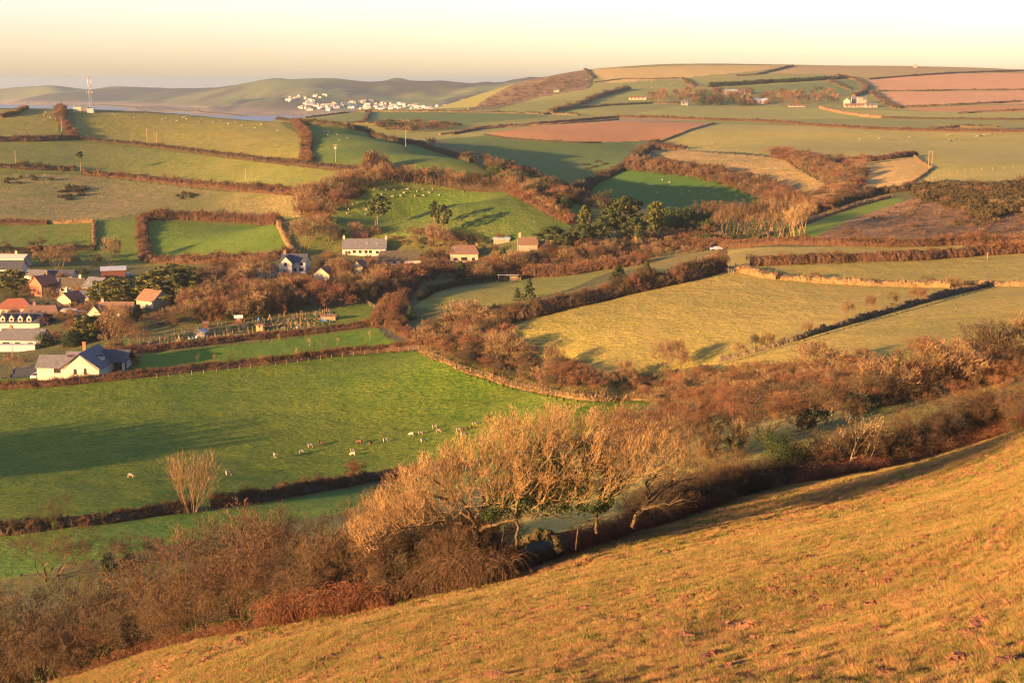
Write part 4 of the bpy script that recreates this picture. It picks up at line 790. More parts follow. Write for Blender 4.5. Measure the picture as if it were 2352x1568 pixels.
for u, v in [(1345,380),(1368,384),(1390,378),(1410,386),(1375,372),(1352,388),(1398,392)]:
    plant('gorse', u, v, v - 5, 18, 'small dark shrub dotting the shaded pasture', 'shrubs dotting the shaded pasture', 'gorse_bush', near=600, far=1300)
belt('mid', [(1440,378),(1540,386),(1640,400),(1720,420),(1790,452),(1850,480),(1860,500),(1780,468),(1700,440),(1600,412),(1450,394)], 144, (4.5, 8), 'band of bare thicket curving above the lush shaded pasture', 'thicket band above the lush pasture', 'bare_tree', 'tree', 3, 560, 1100, 13, mass='stream_thicket')
belt('mid', [(1796,358),(1860,372),(1900,384),(1960,386),(1985,402),(1965,445),(1930,470),(1890,490),(1870,470),(1905,430),(1850,395)], 198, (3.5, 6.5), 'forked thicket of bare shrubs between the golden grasslands', 'forked thicket between the golden grasslands', 'bare_bush', 'bush', 3, 560, 1200, 14, mass='forked_thicket')
belt('gorse', [(2085,432),(2352,428),(2352,482),(2270,505),(2200,480),(2120,462)], 242, (2, 3.6), 'dark gorse covering the top of the bracken slope', 'gorse bushes on the bracken slope', 'gorse_bush', 'bush', 2.5, 420, 760, 15, (1.2, 1.9), mass='gorse_cover')
belt('gorse', [(2090,500),(2200,490),(2320,512),(2200,530)], 12, (1.2, 2.2), 'scattered low gorse on the lower bracken slope', 'scattered gorse low on the bracken slope', 'gorse_bush', 'bush', 2.5, 400, 700, 16, (1.2, 1.9))
for k in range(40):                                                                                      # pale bare wood
    u = 1610 + (1855 - 1610) * (k + R.random() * .9) / 40; vb = R.uniform(532, 552) if u > 1655 else R.uniform(500, 520)
    plant('tree', u, vb, R.uniform(458, 486) if u < 1760 else R.uniform(452, 475), R.uniform(34, 50), 'pale tall bare tree in the sunlit wood', 'sunlit wood of pale bare trees', 'bare_tree', 'tree', near=440, far=720, i=R.choice([0, 0, 3, 1]))
belt('mid', [(1410,560),(1500,545),(1650,545),(1660,562),(1500,575),(1420,580)], 26, (3, 5.5), 'bare bush below the conifers', 'bushes below the conifers', 'bare_bush', 'bush', 3, 420, 700, 17)
belt('dark', [(1500,505),(1590,500),(1640,520),(1640,545),(1520,545)], 20, (5, 9), 'dark shaded bush behind the bright wood', 'dark shaded bushes behind the pale wood', 'dark_bush', 'bush', 3, 430, 800, 18, (.9, 1.3))
PG = 'pines and cypresses in the valley'
for u, vb, vt, w, lab in [(1435,560,452,100,'tallest dark evergreen in the valley clump'),(1400,560,478,70,'rounded evergreen left of the tallest one'),(1345,535,470,44,'narrow bronze evergreen left of the clump'),(1508,535,462,40,'slim dark evergreen right of the clump'),
    (1340,580,515,80,'spreading dark pine in front of the valley clump'),(1265,570,520,85,'bronze flat topped pine left of the valley clump'),(1300,590,535,60,'low bronze pine under the flat topped pine'),(1460,570,500,70,'green evergreen at the right of the clump'),(1380,575,505,60,'olive evergreen in the middle of the clump')]:
    conif(PINES if w > 50 else CYPR, u, vb, vt, w, lab, PG, 'evergreen_tree', near=440, far=720, nw=7.5 if w > 50 else 9)
plant('dark', 1620, 565, 532, 40, 'round golden evergreen below the pale wood', None, 'evergreen_bush', near=400, far=700)
# lone pines in the tussocky field
for u, vb, vt, w, lab in [(868,528,447,62,'tall bare stemmed pine with spreading crown in the tussocky field'),(998,525,462,34,'slender pine with a small tilted crown'),(1018,545,472,48,'ragged pine beside the slender pine')]:
    conif([conifer_mesh(600 + u, 'lone_pine', 10, 7.5, 'pine', PINE, .34, 30, 55)], u, vb, vt, w, lab, None, 'pine_tree', near=480, far=800)
conif([conifer_mesh(620, 'windswept_pine', 10, 7.5, 'flat', PINE, .6, 9, 50)], 186, 396, 348, 36, 'lone windswept flat topped pine on the left hill', None, 'pine_tree', near=600, far=1000)
# village trees
CYG = 'evergreens among the village houses'
for u, vb, vt, w, lab in [(395,690,615,115,'broad golden cypress beside the village'),(440,660,618,70,'darker cypress top behind the golden cypress'),(345,690,635,70,'golden cypress left of the broad one'),(270,700,645,100,'dark broad cypress above the cream house'),(235,700,650,50,'dark small cypress left of the broad dark one'),
    (25,665,625,70,'dark evergreen at the left edge of the village'),(195,785,732,62,'rounded yew behind the gabled white house'),(232,775,728,50,'dark green conifer next to the rounded yew'),(317,735,705,36,'small dark conifer below the brown roof'),(1058,645,605,30,'dark conifer behind the little pasture'),(1092,640,608,28,'dark conifer right of its twin'),(1155,620,575,34,'tall ivy clad tree near the tin roofed shelter')]:
    conif(CYPR if w > 45 else CONES, u, vb, vt - 6, w * 1.3, lab, CYG, 'cypress_tree', near=380, far=700, nw=9 if w > 45 else 6)
for u, vb, vt, w, lab in [(1215,690,640,44,'bushy conifer standing in the little pasture'),(1188,692,660,28,'smaller conifer beside the bushy one'),(943,735,700,34,'dark holly beside the sunken lane'),(1420,650,608,60,'spreading gorsy evergreen in the dense hedge'),(1485,640,598,40,'dark pine rising from the dense hedge')]:
    conif(CONES, u, vb, vt, w, lab, None, 'evergreen_tree', near=320, far=560, nw=6)
VG = 'bare trees among the village houses'
for u, vb, vt, w in [(95,612,575,50),(135,618,566,60),(150,600,568,40),(258,608,547,44),(218,612,585,40),(115,700,662,30),(90,790,755,50),(262,800,705,70),(275,745,700,60),(35,850,815,60),(130,790,760,40),(320,790,750,60),(455,735,690,70),(405,740,705,60),(820,550,512,40),(860,545,520,34),(1000,560,515,50),(1020,575,530,62),(1060,560,530,34),(620,600,578,44),(610,640,600,40)]:
    plant('mid', u, vb, vt, w, 'bare tree standing between the village houses', VG, 'bare_tree', 'tree', near=350, far=720, i=R.choice([1, 1, 3, 2]))
belt('dark', [(80,790),(160,760),(190,780),(160,800),(90,800)], 12, (3.5, 5), 'dark garden shrub behind the white gabled house', 'dark garden shrubs by the white houses', 'garden_bush', 'bush', 2.5, 380, 480, 19)
belt('mid', [(0,560),(210,575),(210,610),(60,605),(0,640)], 14, (3, 5), 'bare garden bush by the village barns', 'garden bushes by the village barns', 'bare_bush', 'bush', 3, 480, 720, 20)
# woodland belt above the allotments
belt('mid', [(425,745),(420,690),(460,650),(560,630),(700,640),(960,625),(1000,640),(945,660),(900,690),(830,698),(700,712),(560,738)], 272, (4.5, 8), 'dense russet bare wood above the allotments', 'bare wood above the allotments', 'bare_tree', 'tree', 3, 400, 620, 21, (.8, 1.2), mass='bare_wood')
belt('tree', [(425,740),(500,660),(700,650),(930,640),(860,690),(700,708),(560,735)], 60, (6, 9.5), 'slender bare tree in the wood above the allotments', 'slender bare trees above the allotments', 'bare_tree', 'tree', 4, 400, 620, 22, (.5, .8))
belt('mid', [(560,628),(700,625),(960,600),(1200,610),(1240,622),(1100,650),(980,640),(700,642)], 135, (4, 7), 'bare thicket below the row of cottages', 'thicket below the cottages', 'bare_bush', 'bush', 3, 430, 680, 23, (.9, 1.3), mass='cottage_thicket')
belt('mid', [(760,540),(960,545),(1230,560),(1240,590),(1100,592),(900,560),(780,560)], 34, (2.5, 5), 'bare bush in the gardens above the cottages', 'bushes in the gardens above the cottages', 'bare_bush', 'bush', 3, 500, 760, 24, (.9, 1.3))
belt('mid', [(1180,590),(1330,575),(1400,590),(1330,610),(1200,612)], 34, (4, 7), 'bare bush beside the valley lane', 'bushes beside the valley lane', 'bare_bush', 'bush', 3, 430, 640, 25, (.9, 1.3))
belt('mid', [(225,810),(300,795),(420,795),(420,805),(330,812),(300,835),(320,850),(280,845)], 22, (2, 3.4), 'garden bush beside the young orchard', 'bushes beside the young orchard', 'bare_bush', 'bush', 2, 340, 440, 26)
# scrub at the bend
SB = 'scrub between the sheep field and the straw green field'
belt('mid', [(985,800),(960,745),(1000,715),(1130,700),(1160,740),(1180,790),(1260,845),(1400,868),(1480,900),(1300,905),(1180,880),(1060,845)], 289, (2.0, 4.2), 'russet scrub between the sheep field and the straw green field', SB, 'bare_bush', 'bush', 2.2, 270, 400, 27, (1.0, 1.5), mass='corner_scrub')
for u, vb, vt, w, lab in [(1080,752,695,120,'large rounded bare bush at the end of the dense hedge'),(1170,840,765,100,'rounded pale bare tree beside the straw green field'),(980,800,752,60,'fan shaped bare tree at the field gate'),(1275,860,795,56,'upright bare bush against the tree shadows'),(1545,860,785,90,'fine twigged tree at the foot of the straw green field'),(1440,880,830,50,'small upright bush near the fence'),(1890,860,790,130,'pale leaning bare tree above the scrub')]:
    plant('mid', u, vb, vt, w, lab, None, 'bare_tree', 'tree', near=190, far=420, i=1)
belt('mid', [(1400,880),(1600,862),(1800,858),(2000,835),(1960,890),(1640,925),(1500,935),(1440,912)], 180, (1.5, 2.9), 'broad scrub belt under the straw green fields', 'scrub belt under the straw green fields', 'bare_bush', 'bush', 2.2, 185, 330, 28, (1.0, 1.5), mass='scrub_belt')
# thorn trees on the stone wall
for u, vb, vt, w in [(1695,822,785,30),(1740,805,770,34),(1765,800,765,30),(1855,768,742,24),(1945,735,690,30),(2110,695,660,40),(2000,712,680,24),(2050,700,672,26),(1875,640,626,36),(2005,652,640,20),(2130,655,636,44),(2195,662,638,50),(2230,660,650,34)]:
    plant('mid', u, vb, vt, w, 'small windswept thorn tree by the wall and banks of the straw green fields', 'windswept thorns on the straw green fields', 'thorn_tree', 'tree', near=230, far=460, rz=0)


belt('mid', [(1215,612),(1330,604),(1480,574),(1640,560),(1655,575),(1480,596),(1330,622),(1220,636)], 110, (1.8, 3.8), 'russet scrub on the bank beside the valley lane', None, 'bare_bush', 'bush', 1.6, 380, 620, 60, mass='lane_scrub')
belt('far', [(2000,500),(2110,460),(2352,480),(2600,480),(2600,548),(1900,544)], 320, (.7, 1.7), 'dead bracken over the lower part of the bracken slope', None, 'bracken', 'bush', 1.2, 400, 760, 61, wf=(1.2, 2.2), mass='bracken_cover')
belt('mid', [(2085,432),(2352,428),(2600,428),(2600,500),(2270,505),(2150,470)], 130, (1.6, 3.2), 'russet shrubs between the gorse on the bracken slope', None, 'bush', 'bush', 2, 420, 760, 62, mass='slope_shrubs')
belt('mid', [(0,690),(60,640),(200,650),(320,700),(420,740),(300,790),(150,790),(0,790)], 120, (2.2, 4.5), 'bare garden shrubs packed between the village houses', None, 'bush', 'bush', 3, 370, 560, 63, mass='garden_shrubs')
belt('dark', [(0,600),(230,610),(320,690),(300,780),(60,790),(0,680)], 26, (1.8, 3.4), 'dark evergreen shrubs packed between the village houses', None, 'bush', 'bush', 3, 370, 560, 64, mass='evergreen_shrubs')

DEADL = mat('dead_leaf', (.15,.075,.035), col2=(.06,.05,.02), scale=.8)
# ------------------------------------------------------------------ foreground hedge of wind-bent trees
eS = ex / ey; eo = np.argsort(eS)
def edgeD(u): return float(np.interp((u - CX) / F * 1.016, eS[eo], ey[eo]))
def near_plant(kind, u, off, vt, wpx, label, group=None, name='thorn_bush', cat='bush', i=None, rz=None, sink=.3):
    D = edgeD(u) + off; q = P(u, vt, D); z = gz(q[0], D); h = max(1.2, q[2] - z); wd = wpx / F * D
    lst, nh, nw = KIND[kind]
    o = link(name, lst[R.randrange(len(lst)) if i is None else i], None, (q[0], D, z - sink), R.uniform(-.5, .5) if rz is None else rz, (wd / nw, wd / nw * 1.0, (h + sink) / nh))
    return tag(o, label, cat, group)
NG = 'wind bent thorns of the foreground hedge'
for u, off, vt, w, lab in [
    (-40,7,1335,260,'bare thorn tree cut by the left edge at the bottom corner'),(60,6,1345,250,'leftmost whole dark thorn tree in the foreground hedge'),(150,5,1370,200,'twiggy thorn over the bottom left grass'),(220,8,1322,230,'thorn tree with thick forked trunks near the bottom left'),
    (300,5,1350,200,'thorn tree standing over russet bracken at lower left'),(370,9,1265,230,'tall brown thorn left of the pale domed one'),(450,14,1205,240,'pale domed thorn with combed over twigs'),(470,6,1290,200,'dark thorn in front of the pale domed one'),
    (560,6,1270,210,'brown thorn right of the pale domed one'),(600,13,1190,220,'wide thorn crown behind the russet brambles'),(680,7,1235,210,'thorn tree above the russet brambles'),(740,12,1165,200,'thorn crown reaching towards the big tree'),
    (790,6,1235,190,'twisted thorn just left of the big tree'),(860,10,1140,200,'brown thorn crown behind the left limb of the big tree'),(915,16,1112,190,'far brown thorn behind the big tree'),(520,24,1185,260,'low brown thorn behind the hedge row at left'),
    (640,30,1172,220,'low brown thorn beside the green strip'),(250,3,1430,150,'small thorn low over the bottom left bracken'),(100,2,1450,180,'small dark thorn at the bottom left edge'),(400,3,1400,160,'small thorn in front of the tall brown one')]:
    near_plant('near', u, off, vt, w, lab, NG, 'thorn_tree', 'tree')
for u, vb, vt, w, lab in [(120,1330,1225,200,'round bare bush on the green strip at left'),(250,1310,1235,170,'bare bush beside the round one on the green strip'),(340,1290,1232,120,'low bush right of the pair on the green strip')]:
    plant('near', u, vb, vt, w, lab, None, 'bare_bush', near=120, far=230)
plant('near', 122, 1215, 1140, 95, 'rounded bare bush growing in the left hedge of the sheep field', None, 'bare_bush', near=170, far=260, i=1)
plant('mid', 815, 1105, 1060, 46, 'reddish bare bush rising from the hedge of the sheep field', None, 'bare_bush', near=170, far=290, i=0)
ms = bush_mesh(900, 'many_stemmed_tree', 8, 6.5, stems=24, depth=2, m=BARKB, twig=.018, lean=.05, spread=.5, up=.42, ivy=0, kids=(6, 7), wig=.1, thick=.08, length=4.2)
w = at(440, 1176, near=170, far=262); o = link('many_stemmed_tree', ms, None, (w.x, w.y, w.z - .3), 0, (1.25, 1.25, (P(440, 1040, w.y)[2] - w.z) / 8)); tag(o, 'fan shaped many stemmed bare tree in the hedge of the sheep field', 'tree')
# right of the big tree: nearer row
for u, off, vt, w, lab in [(1520,9,1075,190,'dark leaning shrub right of the leaning dead tree'),(1600,7,1062,180,'dark brown thorn beside the leaning dead tree'),(1680,9,1030,180,'dark brown thorn left of the evergreen bush'),
    (1740,6,1060,130,'low thorn in front of the evergreen bush'),(1880,8,990,150,'brown thorn right of the evergreen bush'),(2060,8,945,190,'dark thorn right of the pale branching one'),(2140,7,925,180,'dark thorn under the right hand fence posts'),
    (2200,12,905,180,'grey domed thorn in the right foreground hedge'),(2270,8,905,190,'twisted thorn near the right edge'),(2345,8,880,200,'twisted thorn cut by the right edge'),(2420,8,860,200,'thorn just beyond the right edge'),(2000,6,985,150,'low thorn in front of the pale branching one')]:
    near_plant('near', u, off, vt, w, lab, NG, 'thorn_tree', 'tree')
near_plant('neardark', 1790, 8, 990, 165, 'dense dark evergreen bush in the foreground hedge', None, 'evergreen_bush')
pb = bush_mesh(905, 'branching_thorn', 5, 6, stems=4, depth=3, m=BARKP, twig=.022, lean=.1, spread=.8, up=.25, kids=(3, 4), wig=.25, thick=.12)
D_ = edgeD(1960) + 3; q = P(1960, 945, D_); tag(link('thorn_tree', pb, None, (q[0], D_, gz(q[0], D_) - .2), 0, (1.0, 1.0, (q[2] - gz(q[0], D_)) / 5)), 'pale branching bare thorn caught by the sun in the right hedge', 'tree', NG)
# farther row
FG = 'trees of the hedge across the narrow rough pasture'
for u, vb, vt, w, lab in [(1380,1060,960,130,'brown bush left end of the farther hedge'),(1450,1050,945,140,'brown bush behind the top of the big tree'),(1510,1062,950,130,'dark bare bush behind the big tree right side'),(1570,1072,955,130,'dark bush over the green gap'),
    (1630,1050,950,110,'dark bush beside a fence post'),(1690,1040,935,130,'brown bush with a sunlit upright shrub before it'),(1755,1000,905,180,'pale buff rounded bush in the farther hedge'),(1850,985,880,150,'olive ivy clad bush in the farther hedge'),
    (1905,975,870,120,'pale twiggy tree between ivy clad bushes'),(1965,950,850,150,'brown bush right of the ivy clad ones'),(2040,930,830,160,'brown bush in the middle of the farther hedge'),(2100,915,810,150,'brown bush above the fence posts'),
    (2175,890,790,150,'olive domed bush above the fence posts'),(2240,862,780,150,'dark domed bush high on the right'),(2130,845,778,120,'dark olive dome at the top of the scrub'),(2320,850,745,170,'russet bush near the right edge of the scrub'),(2400,830,730,170,'russet bush beyond the right edge'),
    (2280,835,770,120,'shaded bush between two domes'),(1800,935,880,120,'russet shrub behind the pale buff bush'),(1720,955,890,120,'russet shrub left of the pale buff bush')]:
    plant('near' if vb > 930 else 'mid', u, vb, vt, w, lab, FG, 'hedge_tree', 'tree', near=125, far=260)
RB = 'russet scrub along the far side of the narrow pasture'
rq = []
for k in range(230):
    u = R.uniform(1400, 2440); t = (u - 1420) / 980; vb = 1000 - t * 125 + R.uniform(-55, 12); w = at(u, vb, near=150, far=300)
    hh = R.uniform(1.4, 3.0); rq.append((w.x, w.y, w.z - .3, R.uniform(-.6, .6), hh * R.uniform(1, 1.5) / 6, hh / 5))
scatter('russet_scrub', rq, [MIDB[0], MIDB[2], MIDB[5]], RB)
for u, vb, vt, w in [(1640,1040,985,36),(1700,1045,965,44),(1610,1075,1010,30)]:
    plant('mid', u, vb, vt, w, 'sunlit upright shrub before the farther hedge', None if u == 0 else 'sunlit upright shrubs', 'bare_bush', near=120, far=220, i=1)

uq = []
for k in range(330):
    u = R.uniform(-120, 1080); D = edgeD(u) + R.uniform(2.5, 30) * (1 if u < 800 else .6); x = (u - CX) / F * D; hh = R.uniform(2.4, 4.8); uq.append((x, D, gz(x, D) - .4, R.uniform(-.6, .6), hh * R.uniform(1, 1.4) / 6, hh / 5))
scatter('hedge_undergrowth', uq, [NEARB[1], NEARB[2], NEARB[4], NEARB[0]], 'tangled dark thorn growth filling the left half of the foreground hedge')
uq = []
for k in range(150):
    u = R.uniform(1470, 2560); D = edgeD(u) + R.uniform(3, 13); x = (u - CX) / F * D; hh = R.uniform(1.8, 3.4); uq.append((x, D, gz(x, D) - .4, R.uniform(-.6, .6), hh * R.uniform(1, 1.4) / 6, hh / 5))
scatter('hedge_undergrowth', uq, [NEARB[1], NEARB[2], NEARB[4], NEARB[3]], 'tangled dark thorn growth filling the right half of the foreground hedge')
BRN = [mesh_np('dark_bramble_clump', *leaves([(R.uniform(-2.6, 2.6), R.uniform(-2.6, 2.6), R.uniform(.2, 4.0)) for _ in range(40)], [.9] * 40, 200, .10), m_) for m_ in (mat('shaded_dead_leaf', (.035,.026,.013), col2=(.075,.04,.02), scale=1.5), IVY, DEADL)]  # dead leaf and ivy clumps, dark to put the hollows' shade into the colour
for lab, n_, a_, b_, o0, o1, h0_, h1_ in [('dark leafy tangle under the left foreground thorns', 230, -140, 1060, 2, 22, 1.3, 2.9), ('dark leafy tangle under the right foreground thorns', 120, 1480, 2560, 3, 9, 1.0, 2.4), ('dark leafy tangle in the hedge across the narrow pasture', 1, 1500, 1600, 20, 22, 1, 2)][:2]:
    uq = []
    for k in range(n_):
        u = R.uniform(a_, b_); D = edgeD(u) + R.uniform(o0, o1); x = (u - CX) / F * D; hh = R.uniform(h0_, h1_); uq.append((x, D, gz(x, D) - .4, R.uniform(0, 6), hh * R.uniform(1.1, 1.8) / 6, hh / 4.6))
    scatter('dark_undergrowth', uq, BRN, lab)
# ------------------------------------------------------------------ the big windswept tree
D0 = edgeD(1150) + 4.0; q0 = P(1150, 1240, D0); BX, BY = q0[0], D0; BZ = gz(BX, BY)
r = random.Random(77); M = D0 / F
def L3(u, v, y=0.0): return Vector(((u - 1150) * M * (1 + y / D0), y, P(u, v, D0 + y)[2] - BZ))
limbs = [  # (points, radius at the start and end, twigs)
 ([L3(1088,1262),L3(1090,1228),L3(1085,1200)], .55, .42, 0),
 ([L3(1085,1205),L3(1040,1198,-.6),L3(960,1205,-1.2),L3(900,1215,-1.6),L3(850,1235,-1.8)], .22, .06, 34),
 ([L3(1085,1200),L3(1040,1160,.8),L3(980,1130,1.5),L3(930,1120,2)], .22, .07, 30),
 ([L3(1088,1200),L3(1060,1150,-.8),L3(1010,1120,-1.4),L3(985,1090,-1.6)], .2, .07, 30),
 ([L3(1090,1198),L3(1110,1150,.8),L3(1100,1095,1.4),L3(1085,1050,1.8)], .2, .06, 30),
 ([L3(1095,1215),L3(1130,1205,-1.2),L3(1190,1190,-1.6)], .24, .16, 2),
 ([L3(1190,1262,-1.5),L3(1189,1200,-1.5),L3(1185,1140,-1.5),L3(1190,1105,-1.2)], .20, .13, 4),
 ([L3(1188,1140,-1.5),L3(1230,1105,-1.2),L3(1280,1075,-.6),L3(1300,1040,0)], .13, .05, 26),
 ([L3(1188,1120,-1.5),L3(1170,1070,-1),L3(1180,1020,-.4),L3(1190,1010,0)], .12, .04, 28),
 ([L3(1190,1185,-1.5),L3(1250,1180,-1.6),L3(1330,1195,-1.4),L3(1400,1190,-1)], .12, .04, 20),
 ([L3(1190,1150,1),L3(1250,1120,1.6),L3(1330,1090,2),L3(1400,1060,2.2),L3(1470,1040,2.4)], .16, .05, 34),
 ([L3(1200,1100,1.5),L3(1260,1050,2),L3(1310,1010,2.2),L3(1350,1010,2.4)], .13, .04, 34),
 ([L3(1300,1100,-1),L3(1370,1110,-1.6),L3(1440,1100,-1.8),L3(1500,1075,-2)], .11, .04, 26),
 ([L3(1378,1222,0),L3(1380,1180,0),L3(1420,1130,.6),L3(1455,1090,1),L3(1500,1050,1.6)], .22, .06, 30),
 ([L3(1380,1180,0),L3(1390,1120,1.6),L3(1420,1060,2.4),L3(1440,1020,3)], .14, .04, 30),
 ([L3(1130,1100,2.4),L3(1160,1050,2.8),L3(1230,1000,3.2),L3(1270,1000,3.4)], .12, .04, 30),
 ([L3(1040,1150,2.6),L3(1020,1090,3),L3(1040,1050,3.2)], .12, .04, 26),
 ([L3(860,1240,-1.8),L3(835,1255,-1.9),L3(815,1262,-2)], .06, .03, 18),
 ([L3(900,1215,-1),L3(870,1180,-1),L3(850,1160,-.8)], .07, .03, 16),
]
out = []; fine = []
TL = []
def curve(ps, n=6):
    res = []
    for a, b in zip(ps[:-1], ps[1:]):
        for i in range(n): res.append(a.lerp(b, i / n) + Vector((r.gauss(0, .05), r.gauss(0, .05), r.gauss(0, .05))))
    res.append(ps[-1]); return res
nodes = []
for ps, r0, r1, nt in limbs:
    c = curve(ps); m_ = len(c) - 1; r0 *= .5; r1 *= .5
    TL.append([(*c[i], *c[i + 1], r0 + (r1 - r0) * i / m_, r0 + (r1 - r0) * (i + 1) / m_) for i in range(m_)])
    if nt: nodes += [(p, r0 + (r1 - r0) * i / m_) for i, p in enumerate(c)]
DOME = [(806,1265),(835,1200),(885,1155),(955,1112),(1045,1066),(1120,1025),(1200,998),(1300,978),(1400,972),(1480,988),(1560,1025),(1600,1062),(1570,1095),(1500,1120),(1420,1150),(1330,1170),(1200,1165),(1100,1170),(1010,1200),(930,1215),(870,1245),(835,1290)]
seeds_ = []
while len(seeds_) < 1000:
    u = r.uniform(800, 1600); v = r.uniform(935, 1290)
    if not inside(np.array([u]), np.array([v]), DOME)[0]: continue
    if u > 1480 and r.random() < .4: continue
    seeds_.append(L3(u, v, r.uniform(-1, 1) * (2.4 if u < 950 else 3.6)))
root_ = L3(1130, 1190); seeds_.sort(key=lambda q_: (q_ - root_).length)
NP = np.array([tuple(p) for p, _ in nodes]); NRD = [x for _, x in nodes]
for sd in seeds_:
    pen = np.maximum(0, NP[:, 2] - sd.z) * .8 + np.linalg.norm(NP - np.array(root_), axis=1) * .12
    k = int(np.argmin(np.linalg.norm(NP - np.array(sd), axis=1) + pen)); st = Vector(NP[k]); dv = sd - st; L = dv.length
    out_d = (sd - root_).normalized(); new = []; p = st; nst = max(2, int(L / .4)); rr = min(.034, NRD[k] * .72)
    sag = Vector((0, 0, -.10 * L)) if sd.z < 3.5 else Vector((r.gauss(0, .08) * L, r.gauss(0, .08) * L, 0))
    for i in range(nst):
        f = (i + 1) / nst; q_ = st + dv * f + sag * math.sin(f * math.pi) + Vector((r.gauss(0, .04), r.gauss(0, .04), r.gauss(0, .04))); ra = max(.011, rr * (1 - .5 * i / nst)); rb = max(.010, rr * (1 - .5 * (i + 1) / nst))
        out.append((*p, *q_, ra, rb)); p = q_; new.append((tuple(q_), rb))
    NP = np.concatenate([NP, np.array([a_ for a_, _ in new])]); NRD += [b_ for _, b_ in new]
    gd = Vector((out_d.x * .8, out_d.y * .8, max(.15, out_d.z) + .55))
    if sd.x < -5: gd = Vector((-.55, out_d.y * .4, .75))
    grow(r, sd, gd, r.uniform(.5, 1.0), .015, 2, out, fine, .6, .35, (-.05, 0, 0), 3, (4, 5), .75, .0085, .2)
V2, F2 = tubes([s for s in out if s[6] > .0105], 3); V3, F3 = ribbons([(*s[:6], .0105, 0) for s in fine + [s for s in out if s[6] <= .0105]])
wt = bpy.data.objects.new('windswept_tree', None); COL.objects.link(wt); wt.location = (BX, BY, BZ)
tag(wt, 'big windswept bare tree with ivy in the middle of the foreground hedge', 'tree')
mat('old_bark', (.11,.075,.042), col2=(.05,.036,.022), scale=3, bump=.06, bscale=8)
for k, sg in enumerate(TL): V1, F1 = tubes(sg, 7); nm = 'trunk' if k in (0, 6, 13) else 'limb'; link(nm, mesh_np(nm, V1, F1, MATS['old_bark'], True), wt)
VV = np.concatenate([V2, V3]); link('branches', mesh_np('branches', VV, [F2, F3 + len(V2)], mat('golden_twigs', (.36,.225,.098), col2=(.16,.10,.046), scale=.5)), wt)['kind'] = 'stuff'  # twigs paler and more golden than the old bark
cen = []
IV = [(1085,1150),(1170,1090),(1230,1020),(1300,1000),(1390,1030),(1440,1085),(1425,1165),(1350,1180),(1200,1175),(1120,1200)]
while len(cen) < 420:
    u = r.uniform(1085, 1440); v = r.uniform(1000, 1200)
    if inside(np.array([u]), np.array([v]), IV)[0] and vnoise(np.array([u / 38.]), np.array([v / 38.]), 5)[0] > .36: cen.append(L3(u, v, r.gauss(.6, 1.2)))
V4, F4 = leaves([tuple(c) for c in cen], [r.uniform(.2, .5) for _ in cen], 60, .075)
link('ivy', mesh_np('ivy', V4, F4, IVY), wt)['kind'] = 'stuff'
# the ivy clad arching bough beside it
arch = [L3(1165,1262,-.2),L3(1200,1246,0),L3(1240,1222,.1),L3(1275,1232,.1),L3(1292,1262,.1)]
TA = []; c = curve(arch, 5)
for i in range(len(c) - 1): TA.append((*c[i], *c[i + 1], .30, .30))
for a, b in [((1210,1262),(1214,1225)),((1150,1262),(1158,1218)),((1330,1262),(1336,1205)),((1065,1250),(1100,1225))]: TA.append((*L3(*a, -.3), *L3(*b, .2), .06, .04))
V5, F5 = tubes(TA, 7); ab = link('arching_trunk', mesh_np('arching_trunk', V5, F5, MATS['old_bark'], True), None, (BX, BY, BZ)); tag(ab, 'dark arching trunk and thin stems under the big windswept tree', 'tree trunk')
V6, F6 = leaves([tuple(p) for p in c[2:-2]], [.36] * len(c[2:-2]), 160, .06); link('ivy', mesh_np('arch_ivy', V6, F6, IVY), ab)['kind'] = 'stuff'
# leaning dead tree to the right
TD = []; fd = []; lm = [([L3(1466,1212,1),L3(1482,1172,1),L3(1510,1138,1.2),L3(1560,1102,1.4)], .17, .05), ([L3(1482,1172,1),L3(1530,1158,.6),L3(1580,1150,.3)], .08, .03), ([L3(1500,1145,1),L3(1500,1110,.6),L3(1530,1080,.2)], .08, .03), ([L3(1490,1165,1),L3(1545,1120,1.8),L3(1620,1090,2.4)], .07, .02)]
for ps, r0, r1 in lm:
    c = curve(ps, 4); m_ = len(c) - 1
    for i in range(m_):
        TD.append((*c[i], *c[i + 1], r0 + (r1 - r0) * i / m_, r0 + (r1 - r0) * (i + 1) / m_))
        if i > 2: grow(r, c[i], (r.gauss(.5, .5), r.gauss(0, .5), r.uniform(-.1, .8)), r.uniform(.8, 1.5), .03, 1, TD, fd, .7, .1, (.3, 0, 0), 4, (2, 3), .6, .012, .3)
V7, F7 = tubes(TD, 5); V8, F8 = ribbons(fd)
tag(link('leaning_tree', mesh_np('leaning_tree', np.concatenate([V7, V8]), [F7, F8 + len(V7)], MATS['old_bark'], False), None, (BX, BY, BZ)), 'pale leaning dead tree right of the big windswept tree', 'tree')

